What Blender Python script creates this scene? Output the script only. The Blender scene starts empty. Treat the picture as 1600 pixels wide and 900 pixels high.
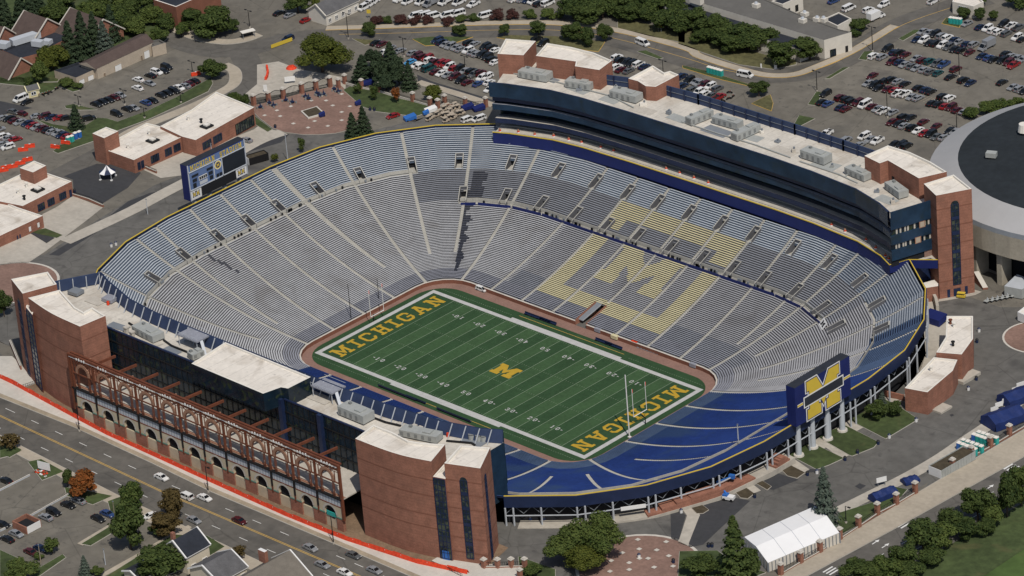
import bpy, bmesh, math, random
from mathutils import Vector, Matrix, noise
from mathutils.geometry import tessellate_polygon
random.seed(7)
PI = math.pi
scn = bpy.context.scene
COL = scn.collection
# ------------------------------------------------------------------ survey: photo pixel -> point of the site
CAM = Vector((811.4615, -779.1497, 589.9883)); FOC = 6600.0
yaw, pit, rol = (2.37299315, 0.46357414, -0.08491884)
fw = Vector((math.cos(pit)*math.cos(yaw), math.cos(pit)*math.sin(yaw), -math.sin(pit)))
rt0 = Vector((math.sin(yaw), -math.cos(yaw), 0)); up0 = rt0.cross(fw)
rt = math.cos(rol)*rt0 + math.sin(rol)*up0
upv = -math.sin(rol)*rt0 + math.cos(rol)*up0
def gz(y):
    return 17 - 4.5*min(1, max(0, (y+80)/175))
def ray(p):
    return fw + rt*((p[0]-800)/FOC) - upv*((p[1]-450)/FOC)
def at(p, z):                       # site position of a photo point known to lie at height z
    d = ray(p); t = (z-CAM.z)/d.z
    return Vector((CAM.x+d.x*t, CAM.y+d.y*t, z))
def G(p):                           # site position of a photo point on the ground
    z = 14.0
    for _ in range(40):
        q = at(p, z); z += (gz(q.y)-z)*.5
    return Vector((q.x, q.y, gz(q.y)))
def Z(o, *pts):                     # points read from an enlarged photo region: (x0, y0, scale)
    return [(o[0]+x/o[2], o[1]+y/o[2]) for x, y in pts]
S3 = 2.963
RA=(0,0,S3); RB=(530,0,S3); RC=(1060,0,S3); RD=(0,300,S3); RE=(530,300,S3); RF=(1060,300,S3); RG=(0,600,S3); RH=(530,600,S3); RI=(1060,600,S3)
NWL=(0,80,4.736); E1=(1240,20,4.09); E2=(1400,0,4.09); NL=(580,50,6.0); T4=(380,0,5.714); T5=(640,0,6.667)
SWL=(0,680,4.09); MS=(220,770,4.0); NP=(370,90,3.902); W7=(0,240,5.625); SR=(1330,600,4.5); SP=(1040,680,4.09); EM=(1000,90,4.5); EN=(750,40,4.5); TR=(1060,0,5.714); SEC=(1360,380,3.2125); AR=(1440,160,2.8125); NWB=(0,0,5.623)
ORD=['first','second','third','fourth','fifth','sixth','seventh','eighth','ninth','tenth','eleventh','twelfth','thirteenth','fourteenth','fifteenth','sixteenth','seventeenth','eighteenth','nineteenth','twentieth']
# ------------------------------------------------------------------ materials
MATS = {}
def mat(name, col, rough=.8, var=.12, scale=.25, metal=0, spec=.3, fine=0, kind=None, extra=None):
    if name in MATS: return MATS[name]
    m = bpy.data.materials.new(name); m.use_nodes = True
    nt = m.node_tree; b = nt.nodes['Principled BSDF']
    b.inputs['Roughness'].default_value = rough; b.inputs['Metallic'].default_value = metal
    b.inputs['Specular IOR Level'].default_value = spec
    c = (*col, 1)
    L = nt.links.new
    if var > 0:
        tc = nt.nodes.new('ShaderNodeTexCoord' if kind != 'geo' else 'ShaderNodeNewGeometry')
        co = tc.outputs['Object'] if kind != 'geo' else tc.outputs['Position']
        n = nt.nodes.new('ShaderNodeTexNoise'); n.inputs['Scale'].default_value = scale; n.inputs['Detail'].default_value = 6; n.inputs['Roughness'].default_value = .65
        L(co, n.inputs['Vector'])
        r = nt.nodes.new('ShaderNodeMapRange'); r.inputs[1].default_value = .3; r.inputs[2].default_value = .7
        r.inputs[3].default_value = 1-var; r.inputs[4].default_value = 1+var
        L(n.outputs['Fac'], r.inputs[0])
        mx = nt.nodes.new('ShaderNodeMix'); mx.data_type = 'RGBA'; mx.blend_type = 'MULTIPLY'; mx.inputs[0].default_value = 1
        mx.inputs[6].default_value = c; L(r.outputs[0], mx.inputs[7])
        out = mx.outputs[2]
        if fine > 0:
            n2 = nt.nodes.new('ShaderNodeTexNoise'); n2.inputs['Scale'].default_value = scale*9; n2.inputs['Detail'].default_value = 4
            L(co, n2.inputs['Vector'])
            r2 = nt.nodes.new('ShaderNodeMapRange'); r2.inputs[1].default_value = .3; r2.inputs[2].default_value = .7
            r2.inputs[3].default_value = 1-fine; r2.inputs[4].default_value = 1+fine
            L(n2.outputs['Fac'], r2.inputs[0])
            mx2 = nt.nodes.new('ShaderNodeMix'); mx2.data_type = 'RGBA'; mx2.blend_type = 'MULTIPLY'; mx2.inputs[0].default_value = 1
            L(out, mx2.inputs[6]); L(r2.outputs[0], mx2.inputs[7]); out = mx2.outputs[2]
        if extra: out = extra(nt, co, out)
        L(out, b.inputs['Base Color'])
    else:
        b.inputs['Base Color'].default_value = c
    MATS[name] = m
    return m
def stains_reflections(col, scale, lo, hi, fac):        # darker or lighter patches with a shape of their own; on dark_glass, painted reflections
    def f(nt, co, out):
        n = nt.nodes.new('ShaderNodeTexNoise'); n.inputs['Scale'].default_value = scale; n.inputs['Detail'].default_value = 8; n.inputs['Distortion'].default_value = .6
        nt.links.new(co, n.inputs['Vector'])
        r = nt.nodes.new('ShaderNodeMapRange'); r.inputs[1].default_value = lo; r.inputs[2].default_value = hi; r.inputs[3].default_value = 0; r.inputs[4].default_value = fac
        nt.links.new(n.outputs['Fac'], r.inputs[0])
        mx = nt.nodes.new('ShaderNodeMix'); mx.data_type = 'RGBA'; mx.inputs[7].default_value = (*col, 1)
        nt.links.new(r.outputs[0], mx.inputs[0]); nt.links.new(out, mx.inputs[6])
        return mx.outputs[2]
    return f
def cracks(nt, co, out):
    for sc_,th,am in ((.045,.010,.74),(.16,.012,.86)):
        n=nt.nodes.new('ShaderNodeTexNoise'); n.inputs['Scale'].default_value=sc_*3; nt.links.new(co,n.inputs['Vector'])
        ad=nt.nodes.new('ShaderNodeMix'); ad.data_type='RGBA'; ad.blend_type='LINEAR_LIGHT'; ad.inputs[0].default_value=6.0; nt.links.new(co,ad.inputs[6]); nt.links.new(n.outputs['Color'],ad.inputs[7])
        v=nt.nodes.new('ShaderNodeTexVoronoi'); v.feature='DISTANCE_TO_EDGE'; v.inputs['Scale'].default_value=sc_; nt.links.new(co,v.inputs['Vector'])
        r=nt.nodes.new('ShaderNodeMapRange'); r.inputs[1].default_value=0; r.inputs[2].default_value=th; r.inputs[3].default_value=am; r.inputs[4].default_value=1; nt.links.new(v.outputs['Distance'],r.inputs[0])
        mx=nt.nodes.new('ShaderNodeMix'); mx.data_type='RGBA'; mx.blend_type='MULTIPLY'; mx.inputs[0].default_value=1; nt.links.new(out,mx.inputs[6]); nt.links.new(r.outputs[0],mx.inputs[7]); out=mx.outputs[2]
        nt.nodes.remove(ad); nt.nodes.remove(n)
    return out
def membrane(nt, co, out):
    out = stains_reflections((.36,.31,.25),.13,.52,.74,.8)(nt, co, out)
    out = stains_reflections((.30,.28,.26),.55,.62,.74,.55)(nt, co, out)
    w = nt.nodes.new('ShaderNodeTexWave'); w.wave_type='BANDS'; w.bands_direction='X'; w.inputs['Scale'].default_value=.075; w.inputs['Distortion'].default_value=.15
    nt.links.new(co, w.inputs['Vector'])
    r = nt.nodes.new('ShaderNodeMapRange'); r.inputs[1].default_value=0; r.inputs[2].default_value=.012; r.inputs[3].default_value=.80; r.inputs[4].default_value=1
    nt.links.new(w.outputs['Fac'], r.inputs[0])
    mx = nt.nodes.new('ShaderNodeMix'); mx.data_type='RGBA'; mx.blend_type='MULTIPLY'; mx.inputs[0].default_value=1
    nt.links.new(out, mx.inputs[6]); nt.links.new(r.outputs[0], mx.inputs[7]); return mx.outputs[2]
def brickjoint(nt, co, out):
    out = stains_reflections((.17,.085,.062),.22,.54,.74,.55)(nt, co, out)
    w = nt.nodes.new('ShaderNodeTexWave'); w.wave_type = 'BANDS'; w.bands_direction = 'Z'; w.inputs['Scale'].default_value = .35; w.inputs['Distortion'].default_value = .3
    nt.links.new(co, w.inputs['Vector'])
    r = nt.nodes.new('ShaderNodeMapRange'); r.inputs[1].default_value = 0; r.inputs[2].default_value = .06; r.inputs[3].default_value = .8; r.inputs[4].default_value = 1
    nt.links.new(w.outputs['Fac'], r.inputs[0])
    mx = nt.nodes.new('ShaderNodeMix'); mx.data_type = 'RGBA'; mx.blend_type = 'MULTIPLY'; mx.inputs[0].default_value = 1
    nt.links.new(out, mx.inputs[6]); nt.links.new(r.outputs[0], mx.inputs[7])
    return mx.outputs[2]
M = dict(
 asphalt=mat('lot_asphalt',(.150,.138,.116),.9,.16,.03,fine=.12,kind='geo',extra=lambda nt,co,o: cracks(nt,co,stains_reflections((.07,.066,.06),.5,.60,.72,.65)(nt,co,stains_reflections((.085,.08,.072),.06,.52,.74,.8)(nt,co,o)))),
 road=mat('road_asphalt',(.112,.105,.094),.9,.14,.05,fine=.12,kind='geo',extra=lambda nt,co,o: cracks(nt,co,stains_reflections((.062,.06,.056),.09,.55,.72,.75)(nt,co,o))),
 ring=mat('ring_asphalt',(.118,.114,.106),.9,.14,.04,fine=.14,kind='geo',extra=lambda nt,co,o: cracks(nt,co,stains_reflections((.06,.058,.056),.35,.60,.72,.6)(nt,co,stains_reflections((.062,.060,.058),.07,.55,.7,.7)(nt,co,o)))),
 dark=mat('fresh_asphalt',(.045,.046,.050),.9,.12,.08,fine=.1,kind='geo'),
 conc=mat('concrete_paving',(.40,.37,.32),.9,.13,.09,fine=.08,kind='geo',extra=stains_reflections((.24,.22,.19),.15,.58,.75,.6)),
 walk=mat('sidewalk',(.37,.325,.26),.9,.12,.1,fine=.08,kind='geo'),
 white_walk=mat('new_sidewalk',(.50,.475,.43),.9,.1,.1,fine=.06,kind='geo'),
 sand=mat('sandy_verge',(.30,.255,.19),.95,.2,.2,fine=.1,kind='geo'),
 curb=mat('kerb_concrete',(.40,.38,.34),.9,.1,.2,kind='geo'),
 ycurb=mat('yellow_kerb',(.55,.36,.10),.8,.12,.2,kind='geo'),
 grass=mat('lawn_grass',(.048,.068,.024),.95,.3,.06,fine=.25,kind='geo',extra=stains_reflections((.13,.11,.05),.10,.58,.76,.6)),
 dry=mat('dry_grass',(.105,.100,.045),.95,.3,.08,fine=.25,kind='geo'),
 field=mat('soccer_turf',(.060,.100,.026),.95,.25,.03,fine=.2,kind='geo',extra=stains_reflections((.14,.12,.05),.05,.56,.72,.7)),
 mulch=mat('mulch',(.060,.048,.030),.95,.35,.8,kind='geo'),
 dirt=mat('bare_soil',(.19,.13,.085),.95,.25,.2,fine=.15,kind='geo'),
 plaza=mat('plaza_brick',(.215,.135,.108),.9,.2,.12,fine=.14,kind='geo'),
 pink=mat('field_apron_brick',(.235,.140,.112),.9,.14,.15,fine=.1,kind='geo'),
 wline=mat('white_paint',(.68,.68,.66),.7,.08,.4), yline=mat('yellow_paint',(.56,.36,.09),.7,.1,.4),
 maize=mat('maize_paint',(.44,.285,.028),.7,.10,.6), fwhite=mat('field_white',(.44,.44,.43),.8,.12,.6), fline=mat('field_line',(.18,.24,.16),.8,.1,.6), fblue=mat('logo_blue',(.02,.03,.10),.7,.05),
 brick=mat('red_brick',(.262,.120,.082),.9,.20,.35,fine=.16,extra=brickjoint), dbrick=mat('dark_brick',(.19,.08,.052),.9,.15,.4,fine=.12), cap=mat('stone_cap',(.52,.49,.44),.85,.1,.4),
 roof=mat('white_membrane',(.68,.635,.57),.85,.08,.10,fine=.06,extra=membrane), standroof=mat('stand_roof_membrane',(.54,.51,.455),.85,.14,.12,fine=.08,extra=membrane), roofedge=mat('roof_coping',(.70,.67,.61),.7,.06,.3),
 bluep=mat('navy_panel',(.012,.022,.062),.45,.18,.35,spec=.4), royal=mat('royal_blue_wall',(.010,.018,.105),.6,.12,.3), deckb=mat('screen_wall_blue',(.030,.048,.105),.6,.18,.3), glass=mat('dark_glass',(.007,.016,.027),.14,.35,.22,spec=.35,extra=stains_reflections((.040,.055,.022),.45,.56,.68,.8)), glass2=mat('tower_glass',(.012,.022,.030),.12,.3,.5,spec=.5,extra=stains_reflections((.075,.090,.060),.6,.50,.60,.75)),  # dark_glass has green reflections painted in; tower_glass has paler greenish patches
 blueglass=mat('blue_glass',(.015,.034,.064),.25,.4,.12,spec=.22,extra=stains_reflections((.020,.030,.028),.2,.56,.72,.7)),
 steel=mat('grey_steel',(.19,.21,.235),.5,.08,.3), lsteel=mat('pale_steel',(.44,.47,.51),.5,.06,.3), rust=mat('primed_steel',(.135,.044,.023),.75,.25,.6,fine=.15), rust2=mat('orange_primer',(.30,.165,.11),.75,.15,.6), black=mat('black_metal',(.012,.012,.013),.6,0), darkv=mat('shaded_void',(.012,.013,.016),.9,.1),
 hvac=mat('galvanised_unit',(.33,.345,.335),.6,.12,.6), hvacd=mat('unit_louvre',(.19,.20,.20),.6,.15,2.0), silver=mat('aluminium_bench',(.46,.468,.485),.55,.12,.2,fine=.1,extra=stains_reflections((.27,.255,.245),.10,.52,.70,.55)), silver2=mat('blue_white_bench',(.46,.498,.54),.55,.09,.25,fine=.08,extra=stains_reflections((.30,.31,.33),.12,.54,.72,.5)), greyb=mat('grey_blue_bench',(.25,.265,.30),.55,.12,.25,fine=.1), maizeb=mat('maize_bench',(.58,.53,.33),.6,.10,.3), blueb=mat('blue_bench',(.012,.032,.145),.6,.20,.10,fine=.15,extra=stains_reflections((.024,.050,.120),.05,.50,.62,.85)), steelb=mat('steel_blue_bench',(.26,.27,.31),.6,.15,.3,fine=.1),
 step=mat('stand_concrete',(.100,.103,.115),.9,.16,.15,fine=.12,extra=stains_reflections((.10,.10,.105),.12,.56,.72,.7)), stepb=mat('blue_tread',(.004,.008,.030),.8,.2,.2), steptier=mat('bluish_tread',(.085,.115,.165),.9,.15,.15,fine=.1), aisle=mat('aisle_concrete',(.385,.375,.34),.9,.12,.3,fine=.08), cream=mat('terrace_concrete',(.45,.42,.37),.9,.12,.4,fine=.1), yellow=mat('yellow_rail',(.56,.41,.05),.6,.05),
 orange=mat('orange_mesh',(.62,.055,.02),.8,.3,1.2,fine=.2), teal=mat('teal_plastic',(.03,.33,.30),.5,.06), tblue=mat('blue_plastic',(.03,.13,.42),.5,.06), tarp=mat('navy_tarp',(.012,.026,.11),.6,.2,.5), white=mat('white_paint_gloss',(.70,.70,.69),.5,.04), tentw=mat('white_vinyl',(.80,.80,.80),.6,.03,.2), tan=mat('tan_block_wall',(.40,.34,.27),.9,.1,.3,fine=.06), shingle=mat('brown_shingles',(.085,.062,.055),.95,.15,.4,fine=.12), gshingle=mat('grey_shingles',(.10,.10,.105),.95,.2,.5,fine=.15), tshingle=mat('taupe_shingles',(.15,.135,.115),.95,.14,.5,fine=.12), tar=mat('tar_roof',(.022,.026,.036),.9,.25,.1,fine=.15), groof=mat('grey_felt_roof',(.120,.116,.108),.95,.1,.1,fine=.06), creamw=mat('cream_siding',(.55,.50,.40),.8,.05), limew=mat('white_block_wall',(.58,.55,.49),.85,.08,.4), archst=mat('arch_limestone',(.46,.40,.29),.9,.12,.4), copper=mat('sheathing_green',(.12,.22,.18),.8,.15,.5), arenar=mat('arena_dark_roof',(.018,.023,.028),.95,.2,.06,fine=.15), arenar2=mat('arena_grey_metal',(.36,.36,.365),.6,.06,.06), arenac=mat('arena_concrete',(.36,.33,.27),.9,.14,.15,fine=.08),
)
BARK = mat('tree_bark',(.07,.052,.038),.95,.2,1.5)
# ------------------------------------------------------------------ mesh helpers
class MB:
    def __init__(s): s.v=[]; s.f=[]; s.mi=[]; s.mats=[]
    def m(s, mt):
        if isinstance(mt,str): mt=M[mt]
        if mt not in s.mats: s.mats.append(mt)
        return s.mats.index(mt)
    def face(s, pts, mt):
        n=len(s.v); s.v+= [tuple(p) for p in pts]; s.f.append(tuple(range(n,n+len(pts)))); s.mi.append(s.m(mt))
    def prism(s, poly, z0, z1, side, top=None, bottom=False):
        n=len(poly)
        f0=(lambda i: z0[i]) if isinstance(z0,(list,tuple)) else (lambda i: z0)
        f1=(lambda i: z1[i]) if isinstance(z1,(list,tuple)) else (lambda i: z1)
        for i in range(n):
            j=(i+1)%n; a,b=poly[i],poly[j]
            s.face([(a[0],a[1],f0(i)),(b[0],b[1],f0(j)),(b[0],b[1],f1(j)),(a[0],a[1],f1(i))],side)
        s.face([(poly[i][0],poly[i][1],f1(i)) for i in range(n)], top or side)
        if bottom: s.face([(poly[i][0],poly[i][1],f0(i)) for i in reversed(range(n))], side)
    def box(s, c, d, mt, rz=0, top=None, base=False):      # c = centre of the bottom unless base False
        hx,hy=d[0]/2,d[1]/2; ca,sa=math.cos(rz),math.sin(rz)
        P=[(c[0]+x*ca-y*sa, c[1]+x*sa+y*ca) for x,y in ((-hx,-hy),(hx,-hy),(hx,hy),(-hx,hy))]
        s.prism(P, c[2], c[2]+d[2], mt, top, True)
    def bar(s, a, b, w, mt, h=None):
        a=Vector(a); b=Vector(b); d=(b-a)
        if d.length<1e-6: return
        d.normalize(); h=h or w
        q=Vector((0,0,1)) if abs(d.z)<.9 else Vector((1,0,0))
        x=d.cross(q).normalized(); y=x.cross(d)
        C=[(-1,-1),(1,-1),(1,1),(-1,1)]
        A=[a+x*(w/2*i)+y*(h/2*j) for i,j in C]; B=[b+x*(w/2*i)+y*(h/2*j) for i,j in C]
        for i in range(4):
            j=(i+1)%4; s.face([A[i],A[j],B[j],B[i]],mt)
        s.face(A[::-1],mt); s.face(B,mt)
    def cyl(s, a, b, r0, r1, mt, n=8):
        a=Vector(a); b=Vector(b); d=(b-a).normalized()
        q=Vector((0,0,1)) if abs(d.z)<.9 else Vector((1,0,0))
        x=d.cross(q).normalized(); y=x.cross(d)
        A=[a+(x*math.cos(2*PI*k/n)+y*math.sin(2*PI*k/n))*r0 for k in range(n)]
        B=[b+(x*math.cos(2*PI*k/n)+y*math.sin(2*PI*k/n))*r1 for k in range(n)]
        for k in range(n):
            j=(k+1)%n; s.face([A[k],A[j],B[j],B[k]],mt)
        s.face(A[::-1],mt); s.face(B,mt)
    def mesh(s, name):
        me=bpy.data.meshes.new(name); me.from_pydata(s.v,[],s.f)
        for m_ in s.mats: me.materials.append(m_)
        me.polygons.foreach_set('material_index', s.mi); me.update()
        bm=bmesh.new(); bm.from_mesh(me); bmesh.ops.recalc_face_normals(bm, faces=bm.faces); bm.to_mesh(me); bm.free()
        return me
    def build(s, name, parent=None, loc=None, fix=True):
        if fix: me=s.mesh(name)
        else:
            me=bpy.data.meshes.new(name); me.from_pydata(s.v,[],s.f)
            for m_ in s.mats: me.materials.append(m_)
            me.polygons.foreach_set('material_index', s.mi); me.update()
        o=bpy.data.objects.new(name, me); COL.objects.link(o)
        if parent: o.parent=parent
        if loc: o.location=loc
        return o
def weld_mesh(me, d=.001):
    bm=bmesh.new(); bm.from_mesh(me); bmesh.ops.remove_doubles(bm, verts=bm.verts, dist=d); bmesh.ops.recalc_face_normals(bm, faces=bm.faces); bm.to_mesh(me); bm.free()
def tag(o, label, cat, group=None):
    o['label']=label; o['category']=cat
    if group: o['group']=group
    return o
def structure(o): o['kind']='structure'; return o
def empty(name, loc=(0,0,0), rz=0):
    o=bpy.data.objects.new(name,None); COL.objects.link(o); o.location=loc; o.rotation_euler=(0,0,rz); o.empty_display_size=.5; return o
def copy_tree(o, parent=None):
    c=o.copy(); COL.objects.link(c)
    if parent: c.parent=parent
    for ch in list(o.children): copy_tree(ch,c)
    return c
def ccw(poly):
    a=sum(poly[i][0]*poly[(i+1)%len(poly)][1]-poly[(i+1)%len(poly)][0]*poly[i][1] for i in range(len(poly)))
    return list(poly) if a>0 else list(reversed(poly))
def xy(pts): return [(p[0],p[1]) for p in pts]
def cut_ramp(bm):
    for y in (-80.0, 95.0):
        bmesh.ops.bisect_plane(bm, geom=bm.verts[:]+bm.edges[:]+bm.faces[:], plane_co=(0,y,0), plane_no=(0,1,0), dist=1e-4)
LVL={}
def sheet(name, poly, mt, lvl, kerb=0, kmat='curb', kw=.25):
    """paved or planted surface lying on the ground; lvl = its place in the stack of surfaces"""
    poly=ccw(xy(poly)); bm=bmesh.new()
    vs=[bm.verts.new((x,y,0)) for x,y in poly]
    for t in tessellate_polygon([[Vector((x,y,0)) for x,y in poly]]):
        try: bm.faces.new([vs[i] for i in t])
        except ValueError: pass
    cut_ramp(bm)
    for v in bm.verts: v.co.z=gz(v.co.y)+.02*lvl+kerb
    me=bpy.data.meshes.new(name); bm.to_mesh(me); bm.free()
    me.materials.append(M[mt]); o=bpy.data.objects.new(name,me); COL.objects.link(o); structure(o)
    for p in me.polygons:
        if p.normal.z<0: p.flip()
    if kerb>0:
        mb=MB()
        for i in range(len(poly)):
            a,b=poly[i],poly[(i+1)%len(poly)]
            mb.bar((a[0],a[1],gz(a[1])+kerb/2+.02),(b[0],b[1],gz(b[1])+kerb/2+.02),kw,kmat,kerb+.06)
        k=mb.build('kerb'); k.parent=o
    return o
def strip_poly(pts, w):
    pts=[Vector((p[0],p[1])) for p in pts]; L=[];R=[]
    for i,p in enumerate(pts):
        a=pts[max(0,i-1)]; b=pts[min(len(pts)-1,i+1)]; d=(b-a).normalized(); n=Vector((-d.y,d.x))
        ww=w[i] if isinstance(w,(list,tuple)) else w
        L.append(p+n*ww/2); R.append(p-n*ww/2)
    return L+R[::-1]
def smooth_line(pts, n=6):
    pts=[Vector((p[0],p[1])) for p in pts]; out=[]
    for i in range(len(pts)-1):
        p0=pts[max(0,i-1)];p1=pts[i];p2=pts[i+1];p3=pts[min(len(pts)-1,i+2)]
        for k in range(n):
            t=k/n
            out.append(.5*((2*p1)+(p2-p0)*t+(2*p0-5*p1+4*p2-p3)*t*t+(3*p1-p0-3*p2+p3)*t**3))
    out.append(pts[-1]); return out
def ribbon(name, P, w, mt, lvl, kerb=0, kmat='curb'):
    poly=strip_poly(P,w); n=len(poly)//2; L=poly[:n]; R=poly[n:][::-1]
    bm=bmesh.new(); lv=[bm.verts.new((p.x,p.y,0)) for p in L]; rv=[bm.verts.new((p.x,p.y,0)) for p in R]
    for i in range(n-1): bm.faces.new((lv[i],rv[i],rv[i+1],lv[i+1]))
    cut_ramp(bm)
    for v in bm.verts: v.co.z=gz(v.co.y)+.02*lvl+kerb
    bmesh.ops.recalc_face_normals(bm, faces=bm.faces)
    me=bpy.data.meshes.new(name); bm.to_mesh(me); bm.free(); me.materials.append(M[mt])
    for p in me.polygons:
        if p.normal.z<0: p.flip()
    o=bpy.data.objects.new(name,me); COL.objects.link(o); structure(o)
    if kerb>0:
        mb=MB()
        for S_ in (L,R):
            for a,b in zip(S_[:-1],S_[1:]): mb.bar((a[0],a[1],gz(a[1])+kerb/2+.02),(b[0],b[1],gz(b[1])+kerb/2+.02),.25,kmat,kerb+.06)
        k=mb.build('kerb'); k.parent=o
    return o
def strip(name, px, w, mt, lvl, smooth=True, world=False, kerb=0, kmat='curb'):
    P=[Vector(p) for p in px] if world else [G(p) for p in px]
    if smooth and len(P)>2: P=smooth_line(P)
    return ribbon(name, P, w, mt, lvl, kerb, kmat)
def dashes(name, P, lvl, dash, gap, w, mt):
    P=[Vector((p[0],p[1])) for p in P]; mb=MB(); s=0
    for a,b in zip(P[:-1],P[1:]):
        L=(b-a).length; d=(b-a)/L; n=Vector((-d.y,d.x)); t=0
        while t<L:
            e=min(t+dash,L); p=a+d*t; q=a+d*e
            for (u_,v_) in ((p,q),):
                c=[u_+n*w/2,u_-n*w/2,v_-n*w/2,v_+n*w/2]
                mb.face([(k.x,k.y,gz(k.y)+.02*lvl) for k in c],mt)
            t+=dash+gap
    return structure(mb.build(name))
def circle(c, r, n=40, a0=0, a1=2*PI):
    return [(c[0]+r*math.cos(a0+(a1-a0)*k/n), c[1]+r*math.sin(a0+(a1-a0)*k/n)) for k in range(n if abs(a1-a0-2*PI)<1e-6 else n+1)]
# ================================================================== GROUND
# one sheet to the horizon with a rectangular hole for the sunken bowl
def ground():
    mb=MB(); xs=[-3000,-600,-131,125,600,3000]; ys=[-3000,-600,-99,-80,95,99.5,700,4000]
    for i in range(len(xs)-1):
        for j in range(len(ys)-1):
            if xs[i]>=-131 and xs[i+1]<=125 and ys[j]>=-99 and ys[j+1]<=99.5: continue
            c=[(xs[i],ys[j]),(xs[i+1],ys[j]),(xs[i+1],ys[j+1]),(xs[i],ys[j+1])]
            mb.face([(x,y,gz(y)) for x,y in c],'asphalt')
    o=mb.build('ground'); weld_mesh(o.data); structure(o)
ground()
HOLE=[(-131,-99),(125,-99),(125,99.5),(-131,99.5)]
# fill the corners of the hole outside the round bowl: ring of paving between the bowl wall and the square hole
def base_pt(u):
    u=u%TOT
    for k,(nm,l) in enumerate(SEGS):
        if u<=l+1e-9: break
        u-=l
    t=u/l
    if nm in 'SENW':
        P={'S':((60.5,-22.5),(60.5,22.5),(1,0)),'E':((48.5,34.5),(-48.5,34.5),(0,1)),'N':((-60.5,22.5),(-60.5,-22.5),(-1,0)),'W':((-48.5,-34.5),(48.5,-34.5),(0,-1))}[nm]
        return (P[0][0]+(P[1][0]-P[0][0])*t, P[0][1]+(P[1][1]-P[0][1])*t), P[2], None
    k=int(nm[1])-1; cx,cy=[(48.5,22.5),(-48.5,22.5),(-48.5,-22.5),(48.5,-22.5)][k]
    return (cx,cy), None, k*PI/2+t*PI/2
LC=12*PI/2
SEGS=[('S',45.0),('1',LC),('E',97.0),('2',LC),('N',45.0),('3',LC),('W',97.0),('4',LC)]
SEGS=[(('c'+n) if n.isdigit() else n,l) for n,l in SEGS]
TOT=sum(l for _,l in SEGS); NF=6
def BP(u,d):
    b,n,a=base_pt(u)
    if n: return Vector((b[0]+n[0]*d, b[1]+n[1]*d))
    st=(PI/2)/NF; k=math.floor(a/st+1e-9); f=a/st-k
    r=12+d
    p=Vector((math.cos(k*st),math.sin(k*st)))*r; q=Vector((math.cos((k+1)*st),math.sin((k+1)*st)))*r
    w=p.lerp(q,f); return Vector((b[0]+w.x,b[1]+w.y))
def facet_us():
    us=[];s=0
    for nm,l in SEGS:
        if nm[0]=='c': us+=[s+l*k/NF for k in range(NF)]
        else: us+=[s]
        s+=l
    return us
FU=facet_us()
def prof(d): return 1.3+.1667*max(d,0)+.00354*max(d,0)**2
def ring_pts(d, us=None): return [BP(u,d) for u in (us or FU)]
def fill_ring():
    D=64.6; us=[]
    N=160; us=sorted(set(FU+[TOT*k/N for k in range(N)]))
    mb=MB()
    def sq(p):
        a=math.atan2(p.y,p.x); dx,dy=math.cos(a),math.sin(a)
        t=min(((125 if dx>0 else -131)/dx) if abs(dx)>1e-6 else 1e9, ((99.5 if dy>0 else -99)/dy) if abs(dy)>1e-6 else 1e9)
        return (dx*t,dy*t)
    for a,b in zip(us,us[1:]+[us[0]]):
        p,q=BP(a,D),BP(b,D); r,s=sq(p),sq(q)
        if abs(p.y)>99 and abs(q.y)>99: continue
        mb.face([(v[0],v[1],gz(v[1])) for v in (p,q,s,r)],'ring')
    structure(mb.build('concourse_ring'))
fill_ring()
# ---- asphalt of the ring road round the stadium (north and south)
sheet('ring_road',[G(p) for p in [(-60,470),(-40,410),(70,398),(150,345),(240,290),(330,255),(440,214),(470,205),(560,209),(640,190),(740,200)]]+[(-131,99),(-131,-99),(-90,-112)],'ring',1)
sheet('service_road',[tuple(BP(TOT-17+k*1.34,62)) for k in range(0,50)]+[(124,52)]+[G(p) for p in [(1545,480),(1640,480)]]+[(163,120),(163,60),(162,20)]+[G(p) for p in [(1310,835),(1180,900),(960,960),(830,905)]]+[(93,-104),(86,-104),(60,-97)],'ring',1)
sheet('dark_road_band',[G(p) for p in Z(W7,(430,890),(870,620),(1125,420),(1320,345),(1480,320),(1400,370),(1125,480),(900,660),(520,899))],'dark',2)
sheet('dark_road_patch',[G(p) for p in Z(RA,(1115,680),(1310,618),(1340,622),(1300,660),(1130,710))],'dark',2)
sheet('dark_apron',[G(p) for p in Z(W7,(650,370),(640,230),(560,200),(850,90),(1125,100),(1240,170),(1125,300),(900,440))],'dark',2)
# ---- Main street on the west
MSc=[(-400,-130),(-80,-130),(-6,-131.9),(67,-131.2),(300,-131)]
sheet('main_street',[(-420,-137.5),(-70,-137.5),(-15,-140.5),(55,-141.9),(320,-142.5),(320,-122),(58,-123),(6,-123.6),(-21,-122.4),(-55,-121.5),(-88,-122.5),(-420,-122.5)],'road',2)
for off,mt in ((0,'yline'),(.45,'yline')):
    dashes('centre_line',[(p[0],p[1]+off) for p in MSc],3,400,0,.18,mt)
dashes('lane_marking',[(p[0],p[1]+4.2) for p in MSc],3,3.4,7.6,.18,'wline')
dashes('lane_marking',[(p[0]+4,p[1]-4.6) for p in MSc],3,3.4,7.6,.18,'wline')
sheet('street_sidewalk',[(-420,-122.4),(-88,-122.4),(-55,-121.4),(-21,-122.3),(6,-123.5),(58,-122.9),(320,-121.9),(320,-110),(98,-111),(81,-116.6),(56,-119.5),(33,-120.1),(-1,-119.5),(-44,-118.5),(-60,-117.2),(-91,-114.6),(-420,-109)],'white_walk',2,kerb=.12)
strip('sandy_kerb_strip',[(-300,-121.6),(-88,-121.5),(-55,-120.6),(-21,-121.4),(6,-122.6),(58,-122),(300,-121)],1.6,'sand',9,world=True,smooth=False)
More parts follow.
